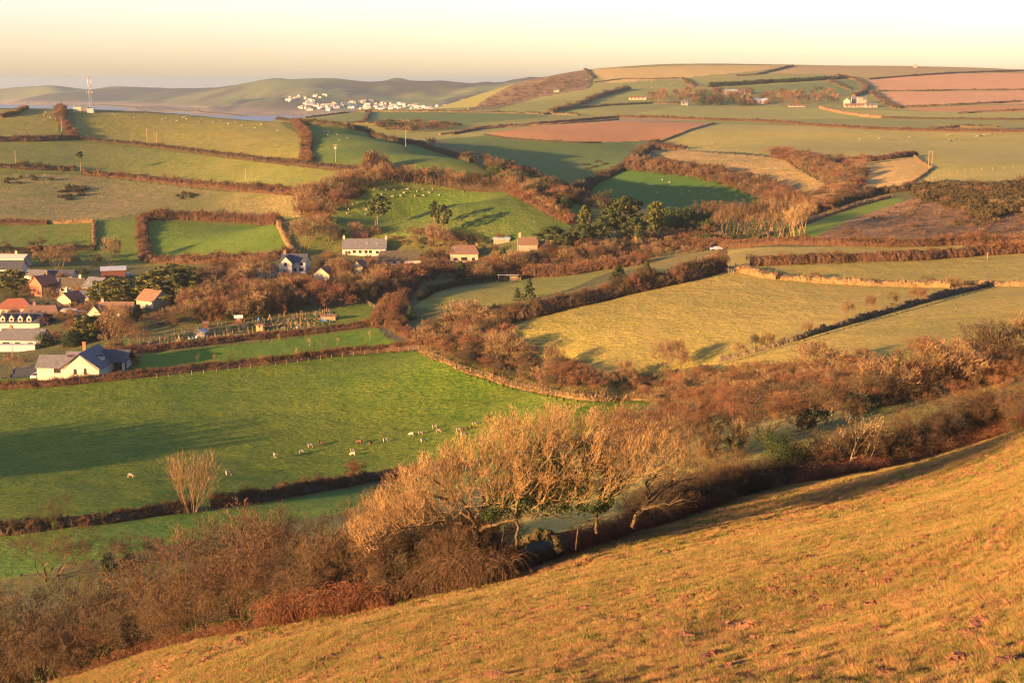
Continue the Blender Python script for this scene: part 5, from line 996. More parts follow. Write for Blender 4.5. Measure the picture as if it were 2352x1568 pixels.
# ------------------------------------------------------------------ brambles and dead bracken along the foot of the hedge
def brambles(u0, u1, off0, off1, n, h, label, m=BRIAR, fu=None):
    segs = []; r = random.Random(int(u0) * 3 + 1); D_ = edgeD((u0 + u1) / 2); cx = (u0 + u1) / 2; c0 = Vector(((cx - CX) / F * D_, D_, gz((cx - CX) / F * D_, D_)))
    us = [r.uniform(u0, u1) for _ in range(n)]; P0 = []
    for u in us:
        D = edgeD(u) + r.uniform(off0, off1); P0.append(((u - CX) / F * D * 1.0, D))
    zs = ground([p[0] for p in P0], [p[1] for p in P0])
    for (x, y), z, u in zip(P0, zs, us):
        t = min(1, (u - u0) / (u1 - u0) * 5 + .25, (u1 - u) / (u1 - u0) * 5 + .25); a = r.uniform(0, math.tau); hh = h * r.uniform(.4, 1.1) * t; L = hh * r.uniform(.7, 1.5); p = Vector((x, y, z - .1)); dx, dy = math.cos(a) * L, math.sin(a) * L
        for i in range(5):
            f = (i + 1) / 5; q_ = Vector((x + dx * f + r.gauss(0, .04), y + dy * f + r.gauss(0, .04), z + hh * math.sin(f * 2.5) / math.sin(1.57) + r.gauss(0, .04))); segs.append((*(p - c0), *(q_ - c0), .011, .009)); p = q_
    V, Fc = ribbons([s for s in segs]); V2, F2 = ribbons([(s[3], s[4], s[5], s[0], s[1], s[2], s[6], 0) for s in segs])
    cl = [tuple(Vector(segs[r.randrange(len(segs))][:3]) + Vector((r.gauss(0, .1), r.gauss(0, .1), 0))) for _ in range(n // 5)]; V4, F4 = leaves(cl, [.28] * len(cl), 16, .055)
    return tag(link('bramble_thicket', mesh_np('bramble_thicket', np.concatenate([V, V2, V4]), [Fc, F2 + len(V), F4 + len(V) + len(V2)], [m, DEADL], False, [0] * (len(Fc) + len(F2)) + [1] * len(F4)), None, c0), label, 'brambles', None)
brambles(120, 560, -1.5, 4, 3400, .7, 'russet dead bracken at the bottom left under the dark thorns')
brambles(560, 880, -.5, 4, 3600, 1.5, 'tall russet brambles left of the big windswept tree')
brambles(860, 1010, 0, 4, 1700, 1.3, 'darker brown brambles under the left limb of the big tree', BARK)
brambles(990, 1180, -.5, 3.0, 2600, 1.7, 'domed mound of dark bramble stems below the big tree', BARK)
brambles(1170, 1330, 2, 5, 1200, .7, 'thin brown stems in the hollow under the big tree', BARKG)
brambles(1300, 1500, 0, 4, 2400, 1.3, 'russet brambles right of the arching trunk')
brambles(1480, 1720, -.5, 4, 2400, 1.1, 'russet bracken under the leaning dead tree')
brambles(1700, 1880, 1, 5, 1200, .8, 'low russet bracken under the evergreen bush')
brambles(1840, 2080, -1.5, 4, 2400, 1.3, 'russet bracken under the pale branching thorn')
brambles(2060, 2480, -1.0, 4, 4200, 1.0, 'russet brambles along the right end of the foreground hedge')

# ------------------------------------------------------------------ building materials
WHITE = mat('white_render', (.52,.46,.37), col2=(.42,.37,.29), scale=.6, rnd=.05)
CREAM = mat('cream_render', (.48,.38,.25), col2=(.38,.30,.19), scale=.6)
STONEW = mat('stone_wall', (.36,.28,.20), col2=(.24,.19,.14), scale=2.5, bump=.05)
BRICK = mat('brick_wall', (.33,.14,.08), col2=(.24,.10,.06), scale=2.5)
SLATE = mat('slate_roof', (.105,.105,.11), col2=(.15,.14,.135), scale=1.3, rough=.85, spec=.1, bump=.02, bscale=3)
SLATEB = mat('dark_slate_roof', (.05,.055,.065), col2=(.08,.08,.085), scale=1.3, rough=.85, spec=.1)
TILE = mat('red_tile_roof', (.33,.11,.06), col2=(.24,.085,.05), scale=1.5, bump=.03, bscale=3)
TILEB = mat('brown_tile_roof', (.22,.125,.08), col2=(.16,.095,.06), scale=1.5, bump=.03, bscale=3)
THATCH = mat('thatch_roof', (.115,.095,.055), col2=(.075,.06,.04), scale=1.2, bump=.06, bscale=3)
TIN = mat('tin_roof', (.34,.36,.37), col2=(.42,.42,.42), scale=.8, rough=.5)
GLASS = mat('window_glass', (.03,.035,.04), rough=.15, spec=.6)
TRIM = mat('brown_trim', (.12,.05,.03)); TRIMW = mat('white_trim', (.7,.68,.62)); WOODM = mat('weathered_wood', (.30,.215,.13), col2=(.20,.14,.085), scale=3, rnd=.1)
POLEM = mat('pole_wood', (.36,.26,.15), col2=(.26,.18,.11), scale=2); METAL = mat('grey_metal', (.34,.32,.29), rough=.5); BLUE = mat('blue_plastic', (.05,.17,.42), rough=.5)
REDW = mat('red_brown_boards', (.17,.06,.045), col2=(.12,.045,.035), scale=2)
WC = {}
def window(parent, x, y, z, w, h, facing, frame=None, n=2):
    """window > pane; facing is the wall normal angle"""
    key = (round(w, 2), round(h, 2), (frame or TRIM).name, n)
    if key not in WC:
        f = MB().box(-w/2, w/2, -.06, .02, 0, .07).box(-w/2, w/2, -.06, .02, h - .07, h)
        for i in range(n + 1): xx = -w/2 + (w - .07) * i / n; f.box(xx, xx + .07, -.058, .018, .07, h - .07)
        p = MB().box(-w/2 + .03, w/2 - .03, -.03, .0, .03, h - .03)
        WC[key] = (f.mesh('window', frame or TRIM), p.mesh('pane', GLASS))
    f, p = WC[key]; o = link('window', f, parent, (x, y, z), facing); link('pane', p, o)
    return o
def gable(mb, L, Wd, e, r, hip=0):
    """walls with gables (ridge along x)"""
    a, b = -L/2, L/2; c, d = -Wd/2, Wd/2
    mb.add([(a,c,-1),(b,c,-1),(b,d,-1),(a,d,-1),(a,c,e),(b,c,e),(b,d,e),(a,d,e)], [(0,1,5,4),(1,2,6,5),(2,3,7,6),(3,0,4,7)])
    if not hip: mb.add([(a,c,e),(a,d,e),(a,0,r),(b,c,e),(b,d,e),(b,0,r)], [(0,2,1),(3,4,5)])
def roofmesh(L, Wd, e, r, hip=0, ov=.35, th=.16):
    mb = MB(); a, b = -L/2 - ov, L/2 + ov; k = (r - e) / (Wd / 2); c = Wd/2 + ov; ez = e - k * ov + .06; rz = r + .08; h = hip
    top = [(a,-c,ez),(b,-c,ez),(b - h,0,rz),(a + h,0,rz),(a,c,ez),(b,c,ez)]
    low = [(x, y, z - th) for x, y, z in top]
    fs = [(0,1,2,3),(3,2,5,4)]; v = top + low; mb.add(v, fs + [tuple(i + 6 for i in f)[::-1] for f in fs] + [(0,6,7,1),(4,5,11,10)])
    if h: mb.add(v, [(0,3,4),(1,5,2)])
    else: mb.add(v, [(0,3,9,6),(3,4,10,9),(1,7,8,2),(2,8,11,5)])
    return mb
def house(name, label, u, v, L, Wd, e, r, rot=0.0, wall=None, roof=None, hip=0, chim=(), wins=(), doors=(), near=330, far=720, D=None, group=None, cat='house', frame=None, dz=0, porch=None):
    """house > wall, roof (> chimney), window (> pane), door; the front faces -y"""
    w = at(u, v, near=near, far=far) if D is None else Vector((*P(u, v, D)[:2], gz(*P(u, v, D)[:2])))
    h = bpy.data.objects.new(name, None); COL.objects.link(h); h.location = (w.x, w.y + Wd * .5, w.z + dz); h.rotation_euler.z = math.radians(rot)
    mb = MB(); gable(mb, L, Wd, e, r, hip); mb.build('wall', wall or WHITE, h)
    rf = roofmesh(L, Wd, e, r, hip).build('roof', roof or SLATE, h)
    for x, y, z1, m_ in chim:
        MB().box(x - .45, x + .45, y - .3, y + .3, r - 1.4, z1).box(x - .5, x + .5, y - .35, y + .35, z1, z1 + .12).bar((x - .2, y, z1 + .1), (x - .2, y, z1 + .5), .13, n=6).bar((x + .2, y, z1 + .1), (x + .2, y, z1 + .5), .13, n=6).build('chimney', m_, rf)
    for s, x, z, ww, hh in wins:
        if s == 'f': window(h, x, -Wd/2 - .01, z, ww, hh, 0, frame)
        elif s == 'l': window(h, -L/2 - .01, x, z, ww, hh, -math.pi/2, frame)
        elif s == 'r': window(h, L/2 + .01, x, z, ww, hh, math.pi/2, frame)
        elif s == 'roof':                                                    # skylight on the front slope
            sl = math.atan2(r - e, Wd/2); o = window(h, x, -Wd/2 + z * math.cos(sl) - .05, e + z * math.sin(sl) + .2, ww, hh, 0, TRIMW, 1); o.rotation_euler = (-(math.pi/2 - sl), 0, 0)
    for s, x, ww, hh in doors:
        if s == 'f': MB().box(x - ww/2, x + ww/2, -Wd/2 - .06, -Wd/2 + .02, 0, hh).build('door', frame or TRIM, h)
    return tag(h, label, cat, group)

# ------------------------------------------------------------------ the near white house: gabled block, two wings
w = at(190, 872, near=330, far=420)
H = bpy.data.objects.new('house', None); COL.objects.link(H); H.location = (w.x - .6, w.y, w.z + .55); H.rotation_euler.z = math.radians(-4); H.scale = (.92, .9, 1.05)
def sub(parent, name, mb, m, loc, rz=0):
    o = mb.build(name, m, parent, loc); o.rotation_euler.z = rz; return o
g = MB(); gable(g, 15, 11, 2.5, 6.0); sub(H, 'wall', g, WHITE, (0, 7.5, 0), math.pi/2)
rf = sub(H, 'roof', roofmesh(15, 11, 2.5, 6.0, ov=.5), SLATE, (0, 7.5, 0), math.pi/2)
g = MB(); gable(g, 9, 6.6, 2.6, 4.9); sub(H, 'wall', g, WHITE, (-8.2, 4.1, 0))
sub(H, 'roof', roofmesh(9.2, 6.6, 2.6, 4.9, ov=.45), SLATE, (-8.0, 4.1, 0))
g = MB(); gable(g, 9.5, 6.5, 2.6, 4.9); g2 = sub(H, 'wall', MB().box(-.3, .3, -.3, .3, -1, 2.5), WHITE, (9.2, 9.6, 0)); 
sub(H, 'wall', MB().box(-1, 9.3, 0, 4, -1, 2.6), WHITE, (0, 12.3, 0)); sub(H, 'glazed_door', MB().box(5.6, 9.0, 0, .06, 0, 2.3), GLASS, (0, 12.2, 0))
for x in (5.6, 6.7, 7.8, 8.9): sub(H, 'door_frame', MB().box(x, x + .12, -.05, 0, 0, 2.3), TRIM, (0, 12.2, 0))
sub(H, 'roof', roofmesh(10.5, 7.2, 2.7, 5.0, ov=.4), SLATEB, (4.9, 12.8, 0))
sub(H, 'roof', roofmesh(4.5, 4.5, 3.0, 4.6, ov=.3), SLATE, (-5.5, 11.5, 0)); g = MB(); gable(g, 4.5, 4.5, 3.0, 4.6); sub(H, 'wall', g, WHITE, (-5.5, 11.5, 0))
MB().box(-3.2, -2.3, 11.5, 12.2, 3.5, 6.9).box(-3.28, -2.22, 11.42, 12.28, 6.9, 7.1).build('chimney', BRICK, H)
window(H, -1.4, -.02, .75, .8, 1.35, 0, TRIM, 1); window(H, 2.4 - .9, -.02, .85, .7, 1.45, 0, TRIM, 1); window(H, -6.6, .78, .95, 2.4, 1.3, 0, TRIM, 3)
window(H, -4.2, 3.5, 4.2, 1.0, .9, 0, TRIM, 1)
o = sub(H, 'dormer', MB().box(-.9, .9, -.8, .8, 0, 1.0), WHITE, (3.7, 6.6, 3.4)); o = sub(H, 'roof', MB().box(-1.1, 1.2, -1, 1, 1.0, 1.15), SLATEB, (3.7, 6.6, 3.4))
MB().bar((-5.45, -.45, 2.05), (0, -.45, 5.95), .12).bar((0, -.45, 5.95), (5.45, -.45, 2.05), .12).build('bargeboard', TRIM, H)
tag(H, 'large white gabled house with slate roof beside the sheep field', 'house')

HOUSES = [
 dict(name='house', label='white house with three window groups and small glass lean to at the left edge', u=48, v=803, L=13, Wd=8, e=3.0, r=5.6, rot=-6, roof=SLATE, wins=[('f',-4,.9,2.2,1.3),('f',-.5,.9,1.5,1.3),('f',3.5,.9,1.5,1.3)], chim=[(-4,0,6.2,BRICK)], near=370, far=460),
 dict(name='house', label='long house with brown tiled roof in front of the red hipped one', u=90, v=739, L=12, Wd=8, e=2.6, r=4.8, rot=2, wall=CREAM, roof=TILEB, hip=2, wins=[('f',-3,.9,1.4,1.1),('f',2,.9,1.4,1.1)], chim=[(-2.5,0,5.6,BRICK)]),
 dict(name='house', label='bungalow with red hipped roof at the left edge of the village', u=28, v=727, L=12.5, Wd=9, e=2.9, r=5.4, rot=6, roof=TILE, hip=4, wins=[('f',0,.4,2.0,2.0),('f',4,.9,1.2,1.2)]),
 dict(name='house', label='small house with bright red tiled gable roof', u=157, v=706, L=6.5, Wd=6.5, e=2.8, r=5.0, rot=62, wall=CREAM, roof=TILE, chim=[(-1.5,0,6.4,WHITE)], wins=[('f',0,1,1.2,1.1)]),
 dict(name='cottage', label='long low cottage with dark thatched roof in the village', u=163, v=675, L=10.5, Wd=7, e=2.6, r=5.4, rot=-2, roof=THATCH, hip=1.2, wins=[('f',-3,1,1,.9),('f',0,1,1,.9),('f',3,1,1,.9)], chim=[(2.6,0,6.2,WHITE)]),
 dict(name='house', label='house with blue grey slate roof and three skylights', u=217, v=676, L=7, Wd=9, e=2.6, r=5.6, rot=-24, roof=SLATE, wins=[('roof',-1.6,1.6,.6,.9),('roof',0,1.6,.6,.9),('roof',1.6,1.6,.6,.9)]),
 dict(name='barn', label='tall red brown boarded barn with pale sloping roof', u=256, v=645, L=9, Wd=7, e=4.2, r=5.2, rot=14, wall=REDW, roof=TIN, cat='barn'),
 dict(name='house', label='orange brick house with steep red roof among the village roofs', u=95, v=680, L=7.5, Wd=6.5, e=4.4, r=7.2, rot=58, wall=BRICK, roof=TILE, chim=[(2,0,8.2,BRICK)], wins=[('f',-1.5,1,1,1.1),('f',1.5,1,1,1.1),('f',0,3,1,1)]),
 dict(name='house', label='cream house with tall front gable and long brown roof', u=262, v=738, L=11, Wd=8, e=3.0, r=5.6, rot=-3, wall=CREAM, roof=TILEB, wins=[('f',3,.9,1.6,1.2)], chim=[(-4.5,0,6.3,STONEW)]),
 dict(name='house', label='white end gable of the cream house facing the field', u=224, v=742, L=7, Wd=4.6, e=3.4, r=5.8, rot=80, wall=CREAM, roof=TILEB, wins=[('r',0,1,1,1.1),('l',0,1,1.2,1.1)]),
 dict(name='house', label='house with plain tan roof and cream gable below the golden cypress', u=347, v=708, L=7.5, Wd=8, e=2.6, r=5.6, rot=-32, wall=CREAM, roof=TILEB),
 dict(name='barn', label='long low building with pale roof at the left edge above the village', u=15, v=612, L=15, Wd=8, e=3.4, r=4.6, rot=-4, roof=mat('pale_sheet_roof', (.55,.47,.36)), wins=[('f',3,1,1.4,1.1)], chim=[(3,0,5.6,CREAM)], near=480, cat='barn'),
 dict(name='house', label='white house with dark blue slate roof at the left edge', u=14, v=635, L=12, Wd=8, e=3.0, r=5.8, rot=0, roof=SLATEB, wins=[('f',0,1,1.2,1.1),('f',3.5,1,1.2,1.1)], near=480),
 dict(name='house', label='low building with dark slate roof and small white gable behind the thatched cottage', u=137, v=648, L=10, Wd=6, e=2.4, r=4.4, rot=-3, roof=SLATEB, wins=[('f',3,1,1.2,1)]),
 dict(name='house', label='low outbuilding with mossy grey slate roof', u=182, v=692, L=9, Wd=6.5, e=1.8, r=3.4, rot=-3, wall=STONEW, roof=SLATE),
 dict(name='outbuilding', label='flat white roofed outbuilding by the cream house', u=170, v=728, L=8, Wd=5, e=2.1, r=2.4, rot=-3, wall=STONEW, roof=mat('pale_sheet_roof', (.55,.47,.36)), cat='outbuilding'),
 dict(name='house', label='small slate roofed house left of the orange brick house', u=82, v=648, L=8, Wd=6, e=2.6, r=4.4, rot=-18, roof=SLATE, near=470),
 dict(name='house', label='tall white house with dark slate roof alone above the wood', u=676, v=630, L=9, Wd=7, e=4.6, r=7.0, rot=-6, roof=SLATEB, wins=[('f',.5,1,1.4,1.2),('f',3,1.2,1.6,1.2),('f',3,3.2,1.3,1)], chim=[(-3.8,0,7.9,BRICK)], near=470, far=600),
 dict(name='house', label='front gable wing of the tall white house', u=659, v=632, L=6, Wd=4.6, e=4.6, r=6.9, rot=84, roof=SLATEB, wins=[('l',0,.9,1.5,1.2),('l',0,3.4,1.2,1.2)], near=470, far=600),
 dict(name='cottage', label='long row of white cottages with patched slate roof above the thicket', u=837, v=588, L=17.5, Wd=7.5, e=3.1, r=6.6, rot=-2, roof=SLATE, wins=[('f',-6,.8,.9,1.2),('f',-4,1.2,1.2,1.1),('f',-1.6,1.2,1.2,1.1),('f',.8,1.2,1.2,1.1),('f',2.6,1.2,1.2,1.1),('f',5.4,1,1.2,1.1),('roof',5,2.2,.6,.8),('roof',1,2.2,.6,.8)], doors=[('f',-7.2,1,2)], chim=[(-8.6,0,7.6,CREAM),(8.6,0,7.4,CREAM)], near=500, far=640),
 dict(name='cottage', label='cottage row with brown thatched roof half hidden by trees', u=915, v=614, L=17, Wd=7, e=3.0, r=6.2, rot=8, roof=THATCH, hip=1.5, wins=[('f',-5,1.2,1.2,1.1),('f',-2,1.2,1.2,1.1),('f',1,1.2,1.2,1.1)], near=470, far=620),
 dict(name='house', label='cream house with half hipped brown roof in the middle of the valley', u=1065, v=604, L=11, Wd=8, e=3.8, r=6.6, rot=3, wall=CREAM, roof=TILEB, hip=1.5, wins=[('f',-3.4,.9,1.3,1.2),('f',0,.9,2.4,1.4),('f',3.6,.9,1.2,1.2),('roof',-3.4,2,.7,.9)], chim=[(5,0,7.2,BRICK)], near=480, far=640),
 dict(name='house', label='brown roof with stone chimney beside the bronze pine', u=1213, v=577, L=7, Wd=6, e=2.8, r=5.2, rot=3, wall=STONEW, roof=TILEB, chim=[(-3.2,0,6.6,CREAM)], near=500, far=660),
 dict(name='house', label='low house with pale gable left of the tall white house', u=610, v=638, L=6, Wd=7, e=2.3, r=4.6, rot=66, wall=CREAM, roof=TILEB, near=470, far=600),
 dict(name='house', label='low cream gable right of the tall white house', u=743, v=645, L=6, Wd=6, e=2.3, r=4.6, rot=75, wall=CREAM, roof=TILEB, near=450, far=600),
 dict(name='house', label='small cream gable among the trees below the cottages', u=824, v=627, L=5, Wd=5, e=2.6, r=4.6, rot=70, wall=CREAM, roof=TILEB, near=450, far=600),
 dict(name='shed', label='red brown shed with tiled roof above the cottages', u=828, v=548, L=6.4, Wd=4, e=2.3, r=3.4, rot=0, wall=REDW, roof=TILEB, cat='shed', near=520, far=720),
 dict(name='shed', label='pale blue roofed field shed beside the tussocky field', u=1152, v=559, L=6.4, Wd=4, e=1.9, r=2.3, rot=0, wall=STONEW, roof=TIN, cat='shed', near=520, far=720),
 dict(name='shed', label='brick red allotment shed with a white roof', u=547, v=741, L=2.0, Wd=2, e=1.7, r=2.1, rot=8, wall=REDW, roof=TRIMW, cat='shed', wins=[('f',0,.9,.9,.6)], frame=TRIMW, near=370, far=450),
 dict(name='shed', label='yellow boarded allotment shed with one dark window', u=596, v=760, L=2.0, Wd=2, e=1.8, r=2.0, rot=0, wall=mat('yellow_boards', (.42,.32,.16)), roof=TILEB, cat='shed', wins=[('f',0,1,.5,.6)], near=370, far=450),
 dict(name='greenhouse', label='pale grey roofed greenhouse in the allotments', u=461, v=774, L=2.2, Wd=2.6, e=1.5, r=2.1, rot=80, wall=mat('old_polythene', (.34,.30,.24)), roof=TIN, cat='greenhouse', near=370, far=450),
 dict(name='shed', label='narrow leaning shed left of the brick red one', u=472, v=753, L=1.2, Wd=1.4, e=1.6, r=1.9, rot=12, wall=REDW, roof=TILEB, cat='shed', near=370, far=450),
 dict(name='shed', label='long tan shed at the right end of the allotments', u=753, v=737, L=4.2, Wd=1.8, e=1.6, r=1.9, rot=10, wall=mat('yellow_boards', (.42,.32,.16)), roof=TILEB, cat='shed', near=370, far=460),
]
for h in HOUSES: house(**h)
# the row with four white dormers
hd = house('house', 'dark roofed house with four white gabled dormers', 45, 757, 13, 7, 2.4, 4.8, -1, WHITE, SLATEB, near=380, far=480)
for x in (-5.2, -2.4, .4, 3.2):
    d_ = MB(); d_.box(-.75, .75, -1, 1, 0, 1.3); d_.add([(-.75,-1,1.3),(.75,-1,1.3),(0,-1,2.2)], [(0,1,2)]); o = d_.build('dormer', WHITE, hd, (x, -2.4, 2.5))
    MB().add([(-.95,-1.15,1.2),(0,-1.15,2.35),(0,1.6,2.35),(-.95,1.6,1.2),(.95,-1.15,1.2),(.95,1.6,1.2)], [(0,1,2,3),(1,4,5,2)]).build('roof', TILEB, o); window(o, 0, -1.02, .3, .7, .8, 0, TRIM, 1)
# conservatory roof of the left edge house
MB().box(-6, 5, -1.2, 1.2, 1.9, 2.0).box(-6, 5, -1.2, -1.1, 0, 1.9).build('glass_lean_to', TIN, None, at(45, 806, near=360, far=460)); bpy.context.view_layer.update()
tag(bpy.data.objects['glass_lean_to'], 'low glass lean to in front of the left edge white house', 'lean-to')
# tin roofed field shelter
w = at(1167, 645, near=380, far=560); sh = bpy.data.objects.new('field_shelter', None); COL.objects.link(sh); sh.location = w
MB().box(-3.4, 3.4, 1.6, 1.75, 0, 2.0).box(-3.4, -3.25, -1.5, 1.6, 0, 2.0).box(.6, 3.4, -1.5, -1.4, 0, 1.9).build('wall', WOODM, sh)
MB().add([(-3.8,-2,2.3),(3.8,-2,2.3),(3.8,2,1.9),(-3.8,2,1.9),(-3.8,-2,2.38),(3.8,-2,2.38),(3.8,2,1.98),(-3.8,2,1.98)], [(0,3,2,1),(4,5,6,7),(0,1,5,4),(1,2,6,5),(2,3,7,6),(3,0,4,7)]).build('roof', TIN, sh)
for x in (-3.3, -1.1, .6, 3.3): MB().box(x - .06, x + .06, -1.6, -1.48, 0, 2.2).build('post', WOODM, sh)
tag(sh, 'open fronted field shelter with grey tin roof beside the little pasture', 'shelter')

# ------------------------------------------------------------------ seaside town across the bay
TW = mat('town_white', (.72,.64,.50), rnd=.22); TRF = mat('town_roof', (.36,.28,.22), rnd=.25)
def town_mesh(L, Wd, e, r):
    mb = MB(); gable(mb, L, Wd, e, r); b = roofmesh(L, Wd, e, r, ov=.3); mb.add(b.v, b.f, 1)
    for i in range(3): mb.box(-L/2 + L * (i + .4) / 3.2, -L/2 + L * (i + .4) / 3.2 + 1.6, -Wd/2 - .06, -Wd/2 + .01, 1.5, 3.2, 2)
    return mb.mesh('town_house', [TW, TRF, GLASS])
TM = [town_mesh(11, 9, 6, 9.5), town_mesh(16, 10, 7, 10.5), town_mesh(9, 13, 8, 11.5), town_mesh(26, 11, 8, 11)]
r = random.Random(5); TG = 'houses of the seaside town across the bay'
clusters = [(665,229,10,5,9),(690,226,14,4,8),(712,236,14,6,12),(745,246,26,6,26),(790,243,30,6,24),(850,247,40,6,34),(920,247,40,7,34),(985,250,34,5,22),(1045,246,26,5,20),(1080,239,18,5,12),(735,222,20,3,6),(830,236,30,4,10),(700,250,16,4,8)]
for cu, cv, su, sv, n_ in clusters:
    for k in range(n_):
        u = cu + r.uniform(-1, 1) * su; v = cv + r.gauss(0, sv * .55); w = at(u, v, near=3900, far=6200); m_ = r.choices(TM, [5, 3, 3, 1])[0]
        tag(link('town_house', m_, None, (w.x, w.y, w.z - 1), r.choice([0, 0, 1.57, .4, -.5]) + r.gauss(0, .2), r.uniform(.65, .95)), 'pale sunlit house in the seaside town across the bay', 'house', TG)
w = at(1012, 256, near=3900, far=5600); hb = MB(); gable(hb, 62, 14, 11, 14); b = roofmesh(62, 14, 11, 14); hb.add(b.v, b.f, 1)
for i in range(12): hb.box(-29 + i * 5, -27 + i * 5, -7.1, -6.9, 2, 9, 2)
tag(hb.build('hotel', [TW, TRF, GLASS], None, (w.x, w.y, w.z - 1)), 'long pale hotel at the near edge of the seaside town', 'hotel')

# ------------------------------------------------------------------ farms on the broad hill
def far_house(name, label, u, v, L, Wd, e, r_, rot, wall=WHITE, roof=SLATE, near=1300, far=2700, cat='house', group=None):
    w = at(u, v, near=near, far=far); h = bpy.data.objects.new(name, None); COL.objects.link(h); h.location = (w.x, w.y, w.z - .3); h.rotation_euler.z = rot
    mb = MB(); gable(mb, L, Wd, e, r_); mb.build('wall', wall, h); roofmesh(L, Wd, e, r_).build('roof', roof, h)
    for i in range(max(1, int(L // 5))): window(h, -L/2 + 2.5 + i * 5, -Wd/2 - .02, 1.2, 1.6, 1.6, 0, TRIM, 1)
    return tag(h, label, cat, group)
far_house('manor_house', 'pale stone manor house at the right end of the farm wood', 1972, 238, 18, 8, 5.5, 9, 0, STONEW)
far_house('house', 'white gabled house beside the manor', 1945, 240, 8, 8, 5, 8, 1.3, CREAM)
far_house('barn', 'long low stone barn in front of the manor', 1962, 247, 24, 7, 3, 5, 0, STONEW, TILEB, cat='barn')
far_house('church_tower', 'square stone tower among the farm buildings', 1974, 246, 6, 6, 12, 13, 0, STONEW, cat='tower')
far_house('barn', 'small stone barn right of the manor barn', 2000, 247, 14, 8, 3.5, 6, 0, STONEW, cat='barn')
far_house('barn', 'long pale roofed barn behind the farm wood', 1690, 216, 40, 12, 4, 6, -.15, STONEW, TIN, cat='barn')
far_house('barn', 'grey roofed barn in the middle of the farm wood', 1742, 238, 22, 12, 4, 7, 0, STONEW, TIN, cat='barn')
far_house('barn', 'white barn standing alone on the green hill', 1458, 229, 15, 7, 3, 4.5, 0, CREAM, TILEB, cat='barn')
far_house('barn', 'smaller white barn beside the lone barn on the green hill', 1478, 229, 7, 6, 3, 4.5, 0, CREAM, TILEB, cat='barn')
far_house('house', 'tiny white hut under the scrub covered flank', 1278, 211, 9, 6, 3, 5, 0, CREAM)
far_house('house', 'small pale farmhouse at the left end of the farm wood', 1572, 242, 8, 6, 3.5, 6, 0, STONEW)
far_house('barn', 'orange stone wall and shed in front of the farm wood', 1830, 246, 20, 4, 2, 3, 0, STONEW, TILEB, cat='barn')
w = at(2102, 156, near=2000, far=3400); tag(MB().box(-2.6, 2.6, -2.6, 2.6, -2, 5).box(-3.2, 3.2, -3.2, 3.2, 5, 5.6).build('stone_tower', STONEW, None, w), 'tiny square stone tower on the skyline of the broad hill', 'tower')

# ------------------------------------------------------------------ mast
w = at(208, 257, near=900, far=1400); mh = P(208, 162, w.y)[2] - w.z; mast = bpy.data.objects.new('radio_mast', None); COL.objects.link(mast); mast.location = w
mb = MB(); nS = 14
def mast_leg(i, z): t = math.tau * i / 3 + .3; rr = 1.5 * (1 - .75 * z / mh); return (math.cos(t) * rr, math.sin(t) * rr, z)
for k in range(nS):
    z0 = mh * .86 * k / nS; z1 = mh * .86 * (k + 1) / nS
    for i in range(3): mb.bar(mast_leg(i, z0), mast_leg(i, z1), .12); mb.bar(mast_leg(i, z0), mast_leg((i + 1) % 3, z1), .06); mb.bar(mast_leg(i, z1), mast_leg((i + 1) % 3, z1), .06)
mb.build('lattice', METAL, mast); MB().bar((0, 0, mh * .84), (0, 0, mh), .18, n=6, r2=.08).build('antenna', METAL, mast)
MB().box(-1.3, 1.3, -1.3, 1.3, mh * .62, mh * .635).box(-2.2, 2.2, -.15, .15, mh * .47, mh * .48).build('platform', METAL, mast)
for x, z in ((-2.1, .47), (2.1, .47), (1.0, .56), (-.9, .66), (.9, .74), (-.8, .8)): MB().bar((x, -.6, mh * z), (x, -.2, mh * z), .45 if z < .6 else .35, n=12).build('dish', METAL, mast)
MB().bar((-1.1, 0, mh * .68), (-1.1, 0, mh * .78), .15, n=6).bar((1.1, 0, mh * .68), (1.1, 0, mh * .78), .15, n=6).build('panel_antenna', TRIMW, mast)
tag(mast, 'tall lattice radio mast with dishes on the crest of the left hill', 'mast')
for u, v, L, m_, lab in [(179,256,6,CREAM,'cream equipment cabin left of the radio mast'),(196,257,5,mat('grey_cabin', (.14,.13,.12)),'dark low cabin between the cream cabin and the mast'),(209,259,5,METAL,'pale cabinet at the foot of the radio mast')]:
    w = at(u, v, near=900, far=1400); tag(MB().box(-L/2, L/2, -2, 2, -1, 3.0).box(-L/2 - .2, L/2 + .2, -2.2, 2.2, 3.0, 3.25).build('equipment_cabin', m_, None, w), lab, 'cabin')

# ------------------------------------------------------------------ telegraph poles
def pole(u, vb, vt, label, arms=1, near=330, far=1300, dbl=False, tr=False):
    w = at(u, vb, near=near, far=far); h = P(u, vt, w.y)[2] - w.z; rr = max(.13, w.y * .00019); p = bpy.data.objects.new('telegraph_pole', None); COL.objects.link(p); p.location = w
    for x in ((-.9, .9) if dbl else (0,)): MB().bar((x, 0, -.5), (x, 0, h), rr, n=6, r2=rr * .75).build('pole_shaft', POLEM, p)
    if arms:
        mb = MB()
        for k in range(arms): mb.box(-1.1, 1.1, -.07, .07, h - .5 - k * .9, h - .36 - k * .9)
        mb.build('crossarm', POLEM, p)
        mb = MB()
        for x in (-1, 0, 1): mb.bar((x, 0, h - .36), (x, 0, h - .1), .06)
        mb.build('insulator', METAL, p)
    if tr: MB().box(-.5, .5, -.6, -.1, h - 2.6, h - 1.4).build('transformer', METAL, p)
    return tag(p, label, 'telegraph pole', 'telegraph poles')
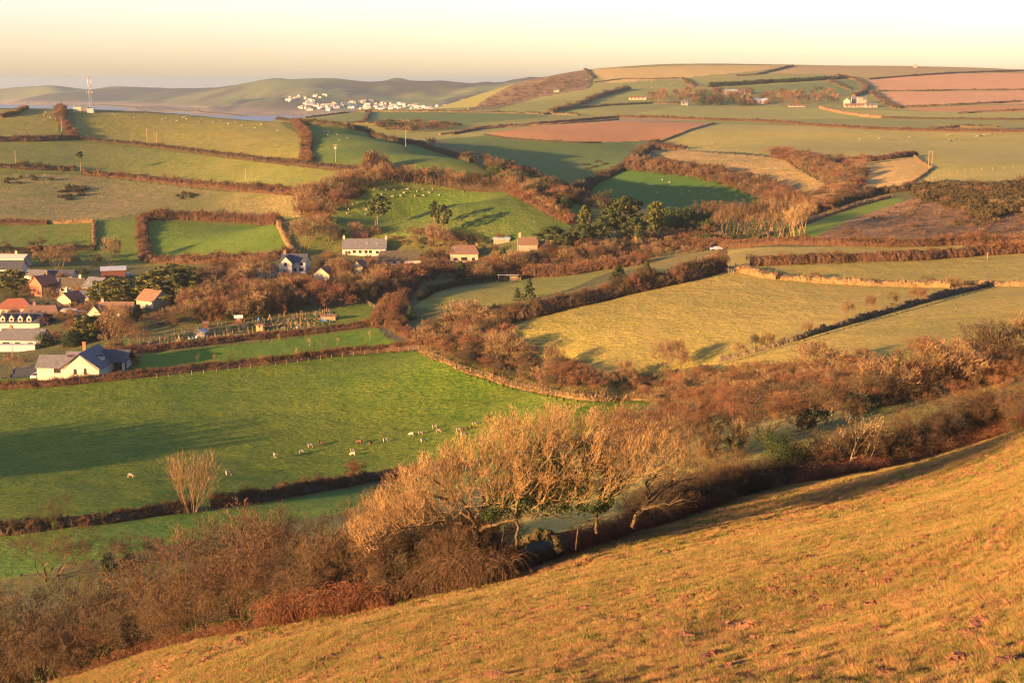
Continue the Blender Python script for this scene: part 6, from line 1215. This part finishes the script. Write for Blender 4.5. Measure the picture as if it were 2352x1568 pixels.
for a in [(36,376,345,'leftmost telegraph pole in the long field of the left hill',0),(142,302,268,'telegraph pole by the scrubby hedge below the mast',0),(338,326,296,'left one of two poles close together below the crest',1),(360,335,306,'right one of two poles close together below the crest',1),
          (565,426,387,'lone telegraph pole on the russet hedge of the left hill',0),(683,498,447,'tall telegraph pole at the end of the rough pasture',0),(771,372,331,'telegraph pole with stay wires and crossarm on the shoulder',2),(932,337,300,'telegraph pole with wide crossarm near the shoulder skyline',1),
          (29,823,785,'telegraph pole in front of the left edge white house',0),(148,722,697,'short telegraph pole by the small red roof',0),(1189,578,550,'thin pole behind the valley houses',0),(862,520,505,'thin pole beside the tall pine',0)]:
    pole(a[0], a[1], a[2], a[3], a[4], tr=(a[0] == 771))
pole(2136, 389, 346, 'pair of poles standing side by side at the golden triangle', 1, dbl=True)

# ------------------------------------------------------------------ stone wall, fences and gates
STN = mat('field_stone', (.12,.09,.055), col2=(.06,.05,.03), scale=1.1, bump=.12, bscale=3)
hedge('stone_wall', [(1658,832),(1700,820),(1760,803),(1820,786),(1880,765),(1960,742),(2040,718),(2120,695),(2200,674),(2270,659)], 1.15, 1.1, STN, 'rough dry stone wall slanting up between the straw green fields', cat='stone wall', ds=.35, rough=.6, spikes=9, spike_len=.45, near=250, far=420)
def fence(uv, n, h, label, rails=2, near=8, far=9400, rr=.07, name='fence', wire=True, step=14):
    q = arc(path(uv, step, near=near, far=far), .5); L = len(q); f = bpy.data.objects.new(name, None); COL.objects.link(f); c0 = q[0]; z0 = gz(*c0); f.location = (c0[0], c0[1], z0)
    idx = [int(i * (L - 1) / (n - 1)) for i in range(n)]; me = MB().bar((0, 0, -.3), (0, 0, h), rr, n=5, r2=rr * .9).mesh('fence_post', WOODM); tops = []
    for i in idx:
        x, y = q[i]; z = gz(x, y); o = link('fence_post', me, f, (x - c0[0], y - c0[1], z - z0), R.random() * 3); o.scale.z = R.uniform(.92, 1.08); o.rotation_euler.x = R.gauss(0, .04); tops.append(Vector((x - c0[0], y - c0[1], z - z0)))
    mb = MB()
    for a, b in zip(tops[:-1], tops[1:]):
        for k in range(rails): zz = h * (.92 - .4 * k); mb.bar(a + Vector((0, 0, zz)), b + Vector((0, 0, zz)), .012 if wire else .05)
    mb.build('wire' if wire else 'rail', METAL if wire else WOODM, f)
    return tag(f, label, 'fence')
fence([(975,812),(1030,838),(1100,863),(1200,893),(1300,914),(1400,921),(1440,921)], 42, 1.25, 'post and wire fence curving round the corner of the sheep field', near=260, far=400)
fence([(360,868),(520,852),(650,838),(800,818),(930,806),(962,803)], 24, 1.1, 'post and wire fence under the clipped russet hedge', near=300, far=420)
fence([(1480,576),(1560,566),(1640,560)], 14, 1.2, 'post fence climbing beside the valley lane', near=380, far=620)
fence([(950,698),(965,682),(990,668),(1060,655),(1140,648)], 18, 1.1, 'weathered fence above the little sunlit pasture', near=380, far=560)
fence([(838,694),(850,703),(862,710),(872,712)], 12, 1.3, 'pale fence at the end of the grass plot', near=380, far=520)
fence([(1795,362),(1700,349),(1600,344),(1560,345)], 20, 1.2, 'faint fence above the rough grassland', near=700, far=1400, rr=.14, rails=1)
fence([(1640,284),(1590,299),(1540,316),(1495,334)], 18, 1.2, 'faint fence right of the orange ploughed field', near=900, far=1800, rr=.16, rails=1)
fence([(2099,360),(2120,376),(2141,389)], 9, 1.2, 'fence at the right corner of the golden triangle', near=600, far=1000, rr=.12, rails=1)
fence([(2352,386),(2240,392),(2160,405),(2100,425)], 18, 1.2, 'faint fence crossing the big sunlit pasture', near=540, far=1000, rr=.12, rails=1)
fence([(1640,1037),(1695,1024),(1780,995),(1876,967),(1960,940),(2045,919),(2099,908),(2144,896),(2197,882),(2250,866)], 11, 1.25, 'tall post and wire fence along the narrow rough pasture', near=125, far=260, rr=.09)
fence([(1648,623),(1665,625),(1685,630)], 7, 1.3, 'short wooden rail fence at the top corner of the straw green field', near=360, far=480, wire=False, rails=3)
GT = MB()
for k in range(5): GT.box(-1.7, 1.7, -.03, .03, .25 + k * .22, .33 + k * .22)
GT.box(-1.75, -1.62, -.06, .06, 0, 1.35).box(1.62, 1.75, -.06, .06, 0, 1.35).bar((-1.6, .04, .3), (1.6, .04, 1.2), .04)
GTM = GT.mesh('gate', WOODM)
for u, v, rz, lab, n_, f_ in [(965,803,.3,'wooden field gate where the hedges of the sheep field meet',330,430),(1185,645,.1,'wooden gate beside the tin roofed shelter',400,560),(1693,622,-.5,'field gate beside the tall straw bank',370,480),(1660,580,.6,'pale gate where the lane meets the long hedges',380,520)]:
    tag(link('field_gate', GTM, None, at(u, v, near=n_, far=f_), rz), lab, 'gate')
# corner posts that stand by themselves
for u, v, lab in [(1690,618,'thick post beside the field gate'),(2268,595,'lone post beyond the right hedge')]:
    tag(MB().bar((0,0,-.3),(0,0,1.9),.16,n=6).build('gate_post', WOODM, None, at(u, v, near=330, far=520)), lab, 'post')

# ------------------------------------------------------------------ allotment clutter, orchard saplings
r = random.Random(9)
PST = MB().bar((0,0,-.2),(0,0,1.6),.055,n=4).mesh('bean_pole', POLEM)
for w in spots([(300,795),(420,765),(560,742),(760,712),(770,745),(600,775),(300,796)], 190, 350, 520, .6, 40):
    o = link('garden_stake', PST, None, w, r.random() * 3); o.scale = (1, 1, r.uniform(.5, 1.35)); tag(o, 'thin stake standing in the allotment beds', 'stake', 'stakes in the allotments')
BED = [mesh_np('vegetable_bed', *leaves([(r.uniform(-1.6, 1.6), r.uniform(-.7, .7), .12) for _ in range(10)], [.34] * 10, 24, .16, .6), m_) for m_ in (mat('kale_green', (.07,.13,.03)), mat('dry_stalks', (.30,.21,.10)))]
for k, w in enumerate(spots([(300,795),(420,768),(560,746),(760,716),(765,745),(600,775),(300,796)], 120, 350, 520, 1.3, 41)):
    tag(link('vegetable_bed', BED[k % 2], None, w, .25 + r.gauss(0, .1)), ['green leafy vegetable bed in the allotments', 'bed of dry stalks in the allotments'][k % 2], 'vegetable bed', ['green beds in the allotments', 'dry beds in the allotments'][k % 2])
BRL = MB().bar((0,0,0),(0,0,.9),.3,n=10).mesh('water_butt', BLUE)
for u, v, lab in [(546,775,'blue water butt left of the yellow shed'),(595,736,'small blue barrel on the upper allotment path'),(742,735,'blue water butt by the long tan shed')]: tag(link('water_butt', BRL, None, at(u, v, near=360, far=480)), lab, 'water butt')
tag(MB().box(-1.1,1.1,-.7,.7,0,.55).build('covered_crate', BLUE, None, at(744, 737, near=360, far=480)), 'bright blue covered crate in front of the long tan shed', 'crate')
CH = MB().box(-.25,.25,-.25,.25,.4,.46).box(-.25,.25,.2,.26,.46,.95).box(-.25,-.2,-.25,-.2,0,.4).box(.2,.25,-.25,-.2,0,.4).box(-.25,-.2,.2,.25,0,.4).box(.2,.25,.2,.25,0,.4).mesh('garden_chair', TRIMW)
for u, v, lab in [(436,781,'left white chair in the allotments'),(443,780,'middle white chair in the allotments'),(450,779,'right white chair in the allotments'),(682,756,'white chair right of the yellow shed')]: tag(link('garden_chair', CH, None, at(u, v, near=360, far=480), r.random()), lab, 'chair')
for u, v, s_, lab in [(412,786,2.2,'straw coloured wigwam of poles in the lower allotments'),(560,752,2,'pale netted frame left of the yellow shed'),(620,735,1.8,'pale netted frame above the yellow shed')]:
    mb = MB()
    for i in range(6): t = math.tau * i / 6; mb.bar((math.cos(t) * .7, math.sin(t) * .7, 0), (0, 0, s_), .07)
    tag(mb.build('pole_wigwam', POLEM, None, at(u, v, near=360, far=480)), lab, 'bean frame')
sap = MIDT[0]
for k, (u, v) in enumerate([(493,832),(530,835),(622,800),(640,782),(655,790),(705,788),(712,797),(722,806),(765,780),(775,791),(822,778),(835,788),(850,783),(455,836),(660,812),(680,815),(745,798),(800,800)]):
    w = at(u, v, near=330, far=460); tag(link('sapling', sap, None, w, k, (.28, .28, R.uniform(.34, .62))), 'young fruit tree planted in the green paddock', 'sapling', 'young fruit trees in the paddock')

# ------------------------------------------------------------------ cars
def car(u, v, rz, colr, label, near=330, far=620):
    c = bpy.data.objects.new('parked_car', None); COL.objects.link(c); c.location = at(u, v, near=near, far=far); c.rotation_euler.z = rz
    pr = [(-2.1,.35),(-2.1,.75),(-1.95,.95),(-1.35,1.0),(-.75,1.42),(.75,1.45),(1.6,1.02),(2.05,.9),(2.1,.35)]; mb = MB(); n_ = len(pr)
    mb.add([(x, -.85 + (.14 if z > 1.1 else 0), z) for x, z in pr] + [(x, .85 - (.14 if z > 1.1 else 0), z) for x, z in pr], [tuple(range(n_)), tuple(range(n_, 2 * n_))[::-1]] + [(i, n_ + i, n_ + (i + 1) % n_, (i + 1) % n_) for i in range(n_)])
    mb.build('body', colr, c)
    MB().add([(-1.28,-.8,1.05),(-.75,-.73,1.38),(.72,-.73,1.40),(1.35,-.8,1.05)], [(0,1,2,3)]).add([(-1.28,.8,1.05),(-.75,.73,1.38),(.72,.73,1.40),(1.35,.8,1.05)], [(3,2,1,0)]).add([(-1.37,-.7,1.02),(-1.37,.7,1.02),(-.8,.66,1.40),(-.8,-.66,1.40)], [(0,1,2,3)]).add([(1.58,-.7,1.06),(1.58,.7,1.06),(.82,.66,1.43),(.82,-.66,1.43)], [(3,2,1,0)]).build('windows', GLASS, c)
    wm = MB().bar((0,-.1,0),(0,.1,0),.33,n=12).mesh('wheel', mat('tyre', (.02,.02,.02)))
    for x in (-1.3, 1.3):
        for y in (-.82, .82): link('wheel', wm, c, (x, y, .33))
    return tag(c, label, 'car')
SILV = mat('silver_paint', (.42,.42,.42), rough=.35, spec=.5); DKP = mat('dark_paint', (.05,.06,.08), rough=.35, spec=.5)
car(86, 868, 1.35, SILV, 'silver car parked on the drive of the white gabled house'); car(293, 636, .3, SILV, 'silver car parked right of the red brown barn', near=480)
car(38, 727, .2, SILV, 'pale car under the red hipped roof'); car(326, 641, .2, TRIMW, 'white car near the golden cypress', near=480); car(1645, 575, .1, SILV, 'pale car glimpsed over the valley lane hedge', near=380)

# ------------------------------------------------------------------ sheep and cattle
def beast(name, m, mlegs, L, H_, head_down=True):
    """one continuous animal: body, neck and head in one skin, legs run into it"""
    me = bpy.data.meshes.new(name + '_sk'); h = H_
    V = [(-L*.46,0,h*.72),(-L*.2,0,h*.74),(L*.1,0,h*.74),(L*.36,0,h*.76),(L*.52,0,h*(.55 if head_down else .95)),(L*.66,0,h*(.2 if head_down else 1.05)),
         (L*.33,L*.1,h*.5),(L*.33,L*.1,h*.25),(L*.34,L*.1,0),(L*.33,-L*.1,h*.5),(L*.31,-L*.1,h*.25),(L*.31,-L*.1,0),
         (-L*.38,L*.1,h*.55),(-L*.34,L*.1,h*.28),(-L*.36,L*.1,0),(-L*.38,-L*.1,h*.55),(-L*.42,-L*.1,h*.28),(-L*.40,-L*.1,0),(-L*.52,0,h*.6)]
    E = [(0,1),(1,2),(2,3),(3,4),(4,5),(3,6),(6,7),(7,8),(3,9),(9,10),(10,11),(0,12),(12,13),(13,14),(0,15),(15,16),(16,17),(0,18)]
    rad = [.19,.235,.235,.19,.11,.075,.07,.045,.045,.07,.045,.045,.09,.045,.045,.09,.045,.045,.04]
    me.from_pydata(V, E, []); o = bpy.data.objects.new('tmp', me); COL.objects.link(o); md = o.modifiers.new('s', 'SKIN'); k = L if name != 'cow' else L * .85
    for i, sv in enumerate(me.skin_vertices[0].data): sv.radius = (rad[i] * k, rad[i] * k); sv.use_root = (i == 1)
    o.modifiers.new('u', 'SUBSURF').levels = 1
    dg = bpy.context.evaluated_depsgraph_get(); m2 = bpy.data.meshes.new_from_object(o.evaluated_get(dg)); bpy.data.objects.remove(o); m2.name = name
    m2.materials.clear(); m2.materials.append(m); m2.materials.append(mlegs)
    for p_ in m2.polygons: c = p_.center; p_.material_index = 1 if (c.z < h * .36 or c.x > L * .5) else 0; p_.use_smooth = True
    return m2
WOOL = mat('fleece', (.42,.34,.24), col2=(.34,.27,.18), scale=6, bump=.03); FACE = mat('sheep_face', (.42,.33,.24)); BWOOL = mat('brown_fleece', (.14,.065,.04)); COWB = mat('black_hide', (.03,.022,.02), col2=(.35,.28,.22), scale=.9)
SHE = [beast('sheep', WOOL, FACE, 1.15, .8), beast('sheep', WOOL, FACE, 1.1, .8, False)]; SHB = beast('sheep', BWOOL, BWOOL, 1.05, .7); COW = beast('cow', COWB, COWB, 2.3, 1.4)
for u, v, c, rz, lab in [(300,1096,0,0,'white sheep grazing alone at the left of the sheep field'),(526,1091,0,.5,'white sheep right of the many stemmed tree'),(632,1051,1,2,'white sheep standing upright with a long shadow'),(694,1041,0,.2,'white sheep on a worn patch of grass'),
    (714,1027,0,.3,'white sheep beside the first brown one'),(738,1020,2,0,'leftmost dark brown sheep'),(811,1038,0,.3,'upper one of two white sheep close together'),(810,1046,0,3,'lower one of two white sheep close together'),(824,1018,2,3,'dark brown sheep above the close pair'),
    (851,1021,2,1,'small russet sheep right of the close pair'),(886,1015,1,.4,'white sheep facing left in the middle of the flock'),(945,1001,0,2.8,'largest white sheep in the middle of the flock'),(967,998,0,.2,'small greyish sheep right of the largest one'),(972,1015,0,.5,'white sheep below the small greyish one'),
    (999,984,1,.3,'white sheep above the middle of the flock'),(1008,993,0,.1,'white sheep lying below the upper one'),(1054,991,0,.2,'white sheep beside a dark brown one'),(1068,989,2,0,'dark brown sheep between white ones'),(1065,1000,0,.4,'white sheep nearest the big tree crown'),
    (1087,985,2,.1,'dark brown sheep under the topmost white one'),(1091,977,0,.2,'white sheep high on the right of the flock'),(1119,960,2,.4,'russet sheep highest in the flock'),(1135,989,0,.3,'white sheep behind the top twigs of the big tree'),(1285,964,0,.1,'rightmost white sheep seen through twigs')]:
    w = at(u, v, near=230, far=400); tag(link('sheep', SHB if c == 2 else SHE[c], None, (w.x, w.y, w.z - .02), rz, R.uniform(.95, 1.15)), lab, 'sheep', 'flock in the big lush field')
r = random.Random(21)
def flock(poly, n, label, near, far, seed, s=.95):
    for w in spots(poly, n, near, far, 3, seed): tag(link('sheep', SHE[0], None, w, r.random() * 6.2, s), label, 'sheep', label.replace('sheep', 'flock', 1))
flock([(230,262),(420,268),(640,290),(680,308),(500,285),(300,272)], 22, 'sheep grazing just under the crest of the left hill', 700, 1300, 50)
flock([(100,258),(135,255),(138,285),(95,280)], 8, 'sheep grazing in the corner field near the mast', 800, 1300, 51)
flock([(860,436),(1010,436),(1010,452),(880,455)], 18, 'sheep grazing high in the tussocky field', 560, 800, 52)
flock([(770,470),(850,460),(840,500),(780,505)], 7, 'sheep grazing at the left of the tussocky field', 540, 800, 53)
flock([(1450,400),(1700,440),(1690,468),(1500,450)], 14, 'sheep grazing in the lush shaded pasture', 600, 1100, 54)
flock([(720,300),(860,312),(850,330),(730,318)], 9, 'sheep grazing on the field of the shoulder', 650, 1100, 55)
flock([(1400,190),(1560,188),(1560,205),(1430,204)], 26, 'sheep scattered thinly over the green far hill', 1900, 3000, 56, 1.0)
for u, v, lab in [(1637,332,'dark cow standing alone at the left of the big pasture'),(1976,323,'black and white cow left of the middle'),(2020,321,'black and white cow in the middle of the big pasture'),(2089,318,'dark cow right of the middle'),(2176,314,'left cow of a pair near the hedge'),(2182,312,'right cow of a pair near the hedge'),
    (2183,327,'cow below the pair near the hedge'),(2198,323,'brownish cow right of the lower one'),(2245,316,'left cow of the right hand herd'),(2251,314,'second cow of the right hand herd'),(2261,313,'third cow of the right hand herd'),(2271,310,'fourth cow of the right hand herd'),(2281,311,'fifth cow of the right hand herd'),(2305,308,'rightmost cow of the herd')]:
    w = at(u, v, near=800, far=1600); tag(link('cow', COW, None, w, R.choice([0, 3.1, .3, 2.8]), 1.2), lab, 'cow', 'cattle in the big sunlit pasture')

# ------------------------------------------------------------------ tussocky turf of the near hillside
def turf_patch(seed, n, rad, cols, mats_):
    g = np.random.default_rng(seed); rr = rad * np.sqrt(g.random(n)); a = g.random(n) * math.tau; x = rr * np.cos(a); y = rr * np.sin(a)
    cl = vnoise(x * 6 + seed * 9, y * 6, seed); L = (.03 + .085 * cl * cl + .02 * g.random(n)); keep = g.random(n) < .35 + cl; x = x[keep]; y = y[keep]; L = L[keep]; k = len(x)
    b = g.random(k) * math.tau; d = g.normal(size=(k, 2)) * .45; w_ = .0055 + .004 * g.random(k)
    V = np.stack([np.stack([x - np.cos(b) * w_, y - np.sin(b) * w_, np.full(k, -.02)], 1), np.stack([x + np.cos(b) * w_, y + np.sin(b) * w_, np.full(k, -.02)], 1), np.stack([x + d[:, 0] * L, y + d[:, 1] * L, L], 1)], 1)
    mi = (g.random(k) < cols).astype(int)
    return mesh_np('turf_patch', V.reshape(-1, 3), np.arange(3 * k).reshape(-1, 3), mats_, False, mi)
GG = mat('grass_blade', (.085,.115,.018), col2=(.14,.15,.028), scale=5, rnd=.15); GS = mat('straw_blade', (.37,.215,.085), col2=(.23,.135,.055), scale=5, rnd=.15); GR = mat('dead_blade', (.34,.18,.08), rnd=.15)
TP = [turf_patch(1, 1500, .5, .5, [GG, GS]), turf_patch(2, 1500, .5, .75, [GG, GS]), turf_patch(3, 1400, .5, .2, [GG, GS]), turf_patch(4, 1200, .5, .6, [GR, GS]), turf_patch(5, 1500, .5, .45, [GG, GS])]
def turf(n, d0, d1, s0, s1, label):
    g = np.random.default_rng(int(d0)); out = []
    D = np.sqrt(g.random(n) * (d1 ** 2 - d0 ** 2) + d0 ** 2); x = (g.random(n) * .86 - .43) * D * 1.0; ok = nearside(x, D) ; x = x[ok]; D = D[ok]
    z = ground(x, D); e = .4; zx = (ground(x + e, D) - ground(x - e, D)) / (2 * e); zy = (ground(x, D + e) - ground(x, D - e)) / (2 * e)
    for i in range(len(x)):
        nrm = Vector((-zx[i], -zy[i], 1)).normalized(); m_ = nrm.to_track_quat('Z', 'Y').to_matrix() @ Matrix.Rotation(g.random() * math.tau, 3, 'Z'); eu = m_.to_euler('XYZ')
        s = s0 + (s1 - s0) * (D[i] - d0) / (d1 - d0); out.append((x[i], D[i], z[i] - .01, eu.z, s, s * .9, eu.x, eu.y))
    return scatter('turf_grass', out, TP, label)
turf(4200, 10, 34, .9, 1.1, 'short winter grass and straw tufts on the nearest slope')
turf(6200, 34, 70, 1.2, 2.0, 'straw tufts over the middle of the near hillside')
turf(5200, 70, 150, 2.0, 3.2, 'straw tufts along the top of the near hillside')
def tussock(seed, mats_, sh):
    g = np.random.default_rng(seed); k = 260; a = g.random(k) * math.tau; ro = .11 * np.sqrt(g.random(k)); x = ro * np.cos(a); y = ro * np.sin(a) * .8; L = .10 + .10 * g.random(k); d = np.stack([np.cos(a), np.sin(a)], 1) * (ro / .11)[:, None] * .9 + g.normal(size=(k, 2)) * .3
    b = g.random(k) * math.tau; w_ = .006; V = np.stack([np.stack([x - np.cos(b) * w_, y - np.sin(b) * w_, np.full(k, -.03)], 1), np.stack([x + np.cos(b) * w_, y + np.sin(b) * w_, np.full(k, -.03)], 1), np.stack([x + d[:, 0] * L, y + d[:, 1] * L, L], 1)], 1)
    return mesh_np('tussock', V.reshape(-1, 3), np.arange(3 * k).reshape(-1, 3), mats_, False, (g.random(k) < sh).astype(int))
TU = [tussock(5, [GR, GR], .6), tussock(1, [GG, GS], .6), tussock(2, [GG, GS], .35), tussock(3, [GR, GS], .6), tussock(4, [GG, GS], .8)]
def tussocks(n, d0, d1, s0, s1, label):
    g = np.random.default_rng(int(d0) + 5); D = np.sqrt(g.random(n) * (d1 ** 2 - d0 ** 2) + d0 ** 2); x = (g.random(n) * .86 - .43) * D; ok = nearside(x, D) & (fbm(x, D, 2.6, 2, 95) + .12 * g.normal(size=n) > -.02); x = x[ok]; D = D[ok]; s = (s0 + (s1 - s0) * (D - d0) / (d1 - d0)) * (.6 + .9 * g.random(len(x)))
    scatter('tussock_grass', np.stack([x, D, ground(x, D), g.random(len(x)) * 6.28, s, s * .8], 1), TU, label)
tussocks(9000, 10, 45, .6, .85, 'grass tussocks on the nearest slope')
tussocks(10000, 45, 150, .85, 1.6, 'grass tussocks farther up the near hillside')
# clods of red earth
def clod(seed):
    g = np.random.default_rng(seed); V = []; Fc = []; nu, nv = 9, 5
    for j in range(nv + 1):
        ph = math.pi / 2 * j / nv
        for i in range(nu): t = math.tau * i / nu; q = 1 + g.normal() * .20; V.append((math.cos(t) * math.cos(ph) * q, math.sin(t) * math.cos(ph) * q * .8, max(-.1, math.sin(ph) * q * .55 - .08)))
    for j in range(nv):
        for i in range(nu): Fc.append((j * nu + i, j * nu + (i + 1) % nu, (j + 1) * nu + (i + 1) % nu, (j + 1) * nu + i))
    return mesh_np('earth_clod', V, np.array(Fc), mat('red_earth', (.36,.155,.075), col2=(.24,.10,.05), scale=6, bump=.15, bscale=9, rnd=.15))
CL = [clod(i) for i in range(5)]; r = random.Random(31)
def uv4(x, y): return (1800 + x * 2088 / 2352) / 1.653, (1900 + y * 692 / 779) / 1.653
big = [(1190,552,.28),(1520,470,.22),(915,590,.2),(1025,672,.26),(570,520,.17),(1710,450,.2),(1590,478,.14),(2180,535,.3),(1100,722,.24),(1220,597,.18),(2110,570,.2),(480,470,.2),(2015,380,.18),(130,755,.2),(1745,560,.2),(2270,640,.22),(1425,735,.22),(1290,640,.2),(250,455,.14),(1910,445,.15),(2090,690,.3),(2300,705,.34),(400,700,.2),(1770,745,.2),(1090,540,.2),(240,560,.14),(1420,585,.16),(45,665,.15)]
for k, (x, y, s) in enumerate(big):
    u, v = uv4(x, y); w = at(u, v, near=10, far=120); sc_ = s * w.y / 26
    tag(link('molehill', CL[k % 5], None, (w.x, w.y, w.z), r.random() * 6, (sc_ * 1.35, sc_ * 1.2, sc_ * .9)), 'crumbly red molehill on the near hillside', 'molehill', 'molehills on the near hillside')
cq = []
for w in spots([(0,1590),(560,1460),(1330,1290),(1900,1120),(2352,1000),(2352,1568)], 3600, 12, 150, 0, 77): s = r.uniform(.04, .15) * (w.y / 26) ** .7; cq.append((w.x, w.y, w.z, r.random() * 6, s, s))
scatter('earth_crumbs', cq, CL, 'small clods of red earth strewn over the near hillside')
# trodden red earth clods along the foot of the foreground hedge
cq = []
for k in range(1500):
    u = r.uniform(0, 2380); D = edgeD(u) - abs(r.gauss(0, 2.2)) - .2; x = (u - CX) / F * D; s = r.uniform(.05, .17); cq.append((x, D, gz(x, D), r.random() * 6, s, s))
scatter('earth_crumbs', cq, CL, 'trodden red earth along the foot of the foreground hedge')
# trees outside the left of the frame whose long shadows lie across the sheep field
for x, y, s in [(-150,234,2.9),(-162,242,3.3),(-143,240,2.6),(-168,252,2.9),(-150,250,2.2),(-172,272,1.7),(-182,292,1.4),(-176,300,1.2)]:
    tag(link('roadside_tree', MIDB[4], None, (x, y, gz(x, y)), 0, (s, s, s)), 'tall bare tree beyond the left edge of the picture', 'tree', 'trees beyond the left edge')

# ------------------------------------------------------------------ say of each plant and animal where it stands
MARKS = [(208,210,'the radio mast'),(36,360,'the leftmost telegraph pole'),(186,370,'the lone flat topped pine'),(349,315,'the two close poles'),(565,405,'the lone hedge pole'),(683,470,'the tall pole by the rough pasture'),(771,350,'the pole with stay wires'),(932,320,'the shoulder skyline pole'),
 (868,490,'the tall spreading pine'),(1000,490,'the slender tilted pine'),(837,572,'the long cottage row'),(676,606,'the tall white house'),(915,598,'the thatched cottage row'),(1065,585,'the cream half hipped house'),(1213,566,'the brown roof with stone chimney'),(828,537,'the red brown shed'),(1152,552,'the pale blue field shed'),
 (1167,635,'the tin roofed shelter'),(190,845,'the large gabled house'),(45,785,'the left edge white house'),(45,745,'the four dormer house'),(28,710,'the red hipped bungalow'),(157,692,'the bright red roof'),(163,660,'the thatched village cottage'),(217,658,'the roof with skylights'),(256,628,'the red brown barn'),(95,662,'the orange brick house'),
 (262,715,'the cream gabled house'),(347,692,'the plain tan roof'),(15,600,'the pale roofed barn'),(596,752,'the yellow allotment shed'),(547,733,'the brick red shed'),(461,765,'the allotment greenhouse'),(753,730,'the long tan shed'),(743,637,'the low cream gable'),(610,630,'the low pale gable'),
 (1435,500,'the tallest valley evergreen'),(1265,545,'the flat topped bronze pine'),(1508,500,'the slim valley evergreen'),(2136,367,'the pair of poles'),(1458,226,'the lone white barn'),(1972,235,'the stone manor'),(1690,213,'the long pale roofed barn'),(1742,234,'the grey roofed barn'),(1278,208,'the tiny white hut'),(2102,152,'the skyline tower'),
 (440,1100,'the many stemmed tree'),(1150,1100,'the big windswept tree'),(965,798,'the sheep field gate'),(1693,620,'the straw bank gate'),(1480,1180,'the leaning dead tree'),(1790,1040,'the evergreen bush'),(1960,1000,'the pale branching thorn'),(1100,720,'the rounded bush at the hedge end'),(1170,800,'the rounded pale tree'),
 (1820,154,'the hedge meeting the skyline'),(1545,825,'the fine twigged tree'),(1890,825,'the pale leaning tree'),(1345,500,'the narrow bronze evergreen'),(1620,548,'the round golden evergreen'),(1200,665,'the little pasture conifers'),(330,550,'the wide brown field hedge'),(700,330,'the curved russet hedge'),(1470,340,'the small russet thicket'),(90,440,'the left gorse patch')]
SHORT = {'bare_tree': 'bare tree', 'bare_bush': 'bare bush', 'dark_bush': 'dark bush', 'evergreen_bush': 'dark evergreen bush', 'gorse_bush': 'low dark gorse bush', 'conifer_tree': 'dark belt conifer', 'garden_bush': 'dark garden shrub', 'evergreen_tree': 'dark farm evergreen', 'sapling': 'young fruit tree', 'sheep': 'grazing sheep', 'thorn_tree': 'windswept thorn', 'vegetable_bed': None}
byl = {}
for o in SC.objects:
    if o.parent is None and 'label' in o: byl.setdefault(o['label'], []).append(o)
taken = set(byl)
for lab, os_ in byl.items():
    nm = os_[0].name.split('.')[0]
    if len(os_) < 2 or len(os_) > 120 or not SHORT.get(nm): continue
    sc_ = sorted(o.scale.z * (1 if nm != 'sheep' else 1) for o in os_); lo, hi = sc_[len(sc_) // 3], sc_[2 * len(sc_) // 3]
    for o in os_:
        u, v = uvof(*o.location); a, b, m_ = min(MARKS, key=lambda q: (q[0] - u) ** 2 + 2 * (q[1] - v) ** 2); dx, dy = u - a, v - b; dist = math.hypot(dx, dy)
        way = ('right of' if dx > 0 else 'left of') if abs(dx) > abs(dy) * 1.2 else ('below' if dy > 0 else 'above')
        far_ = 'just ' if dist < 22 else ('' if dist < 55 else 'some way '); size = '' if nm == 'sheep' or hi - lo < .03 else ('large ' if o.scale.z > hi else ('small ' if o.scale.z < lo else 'middling '))
        o['label'] = (size + SHORT[nm] + ' ' + far_ + way + ' ' + m_)
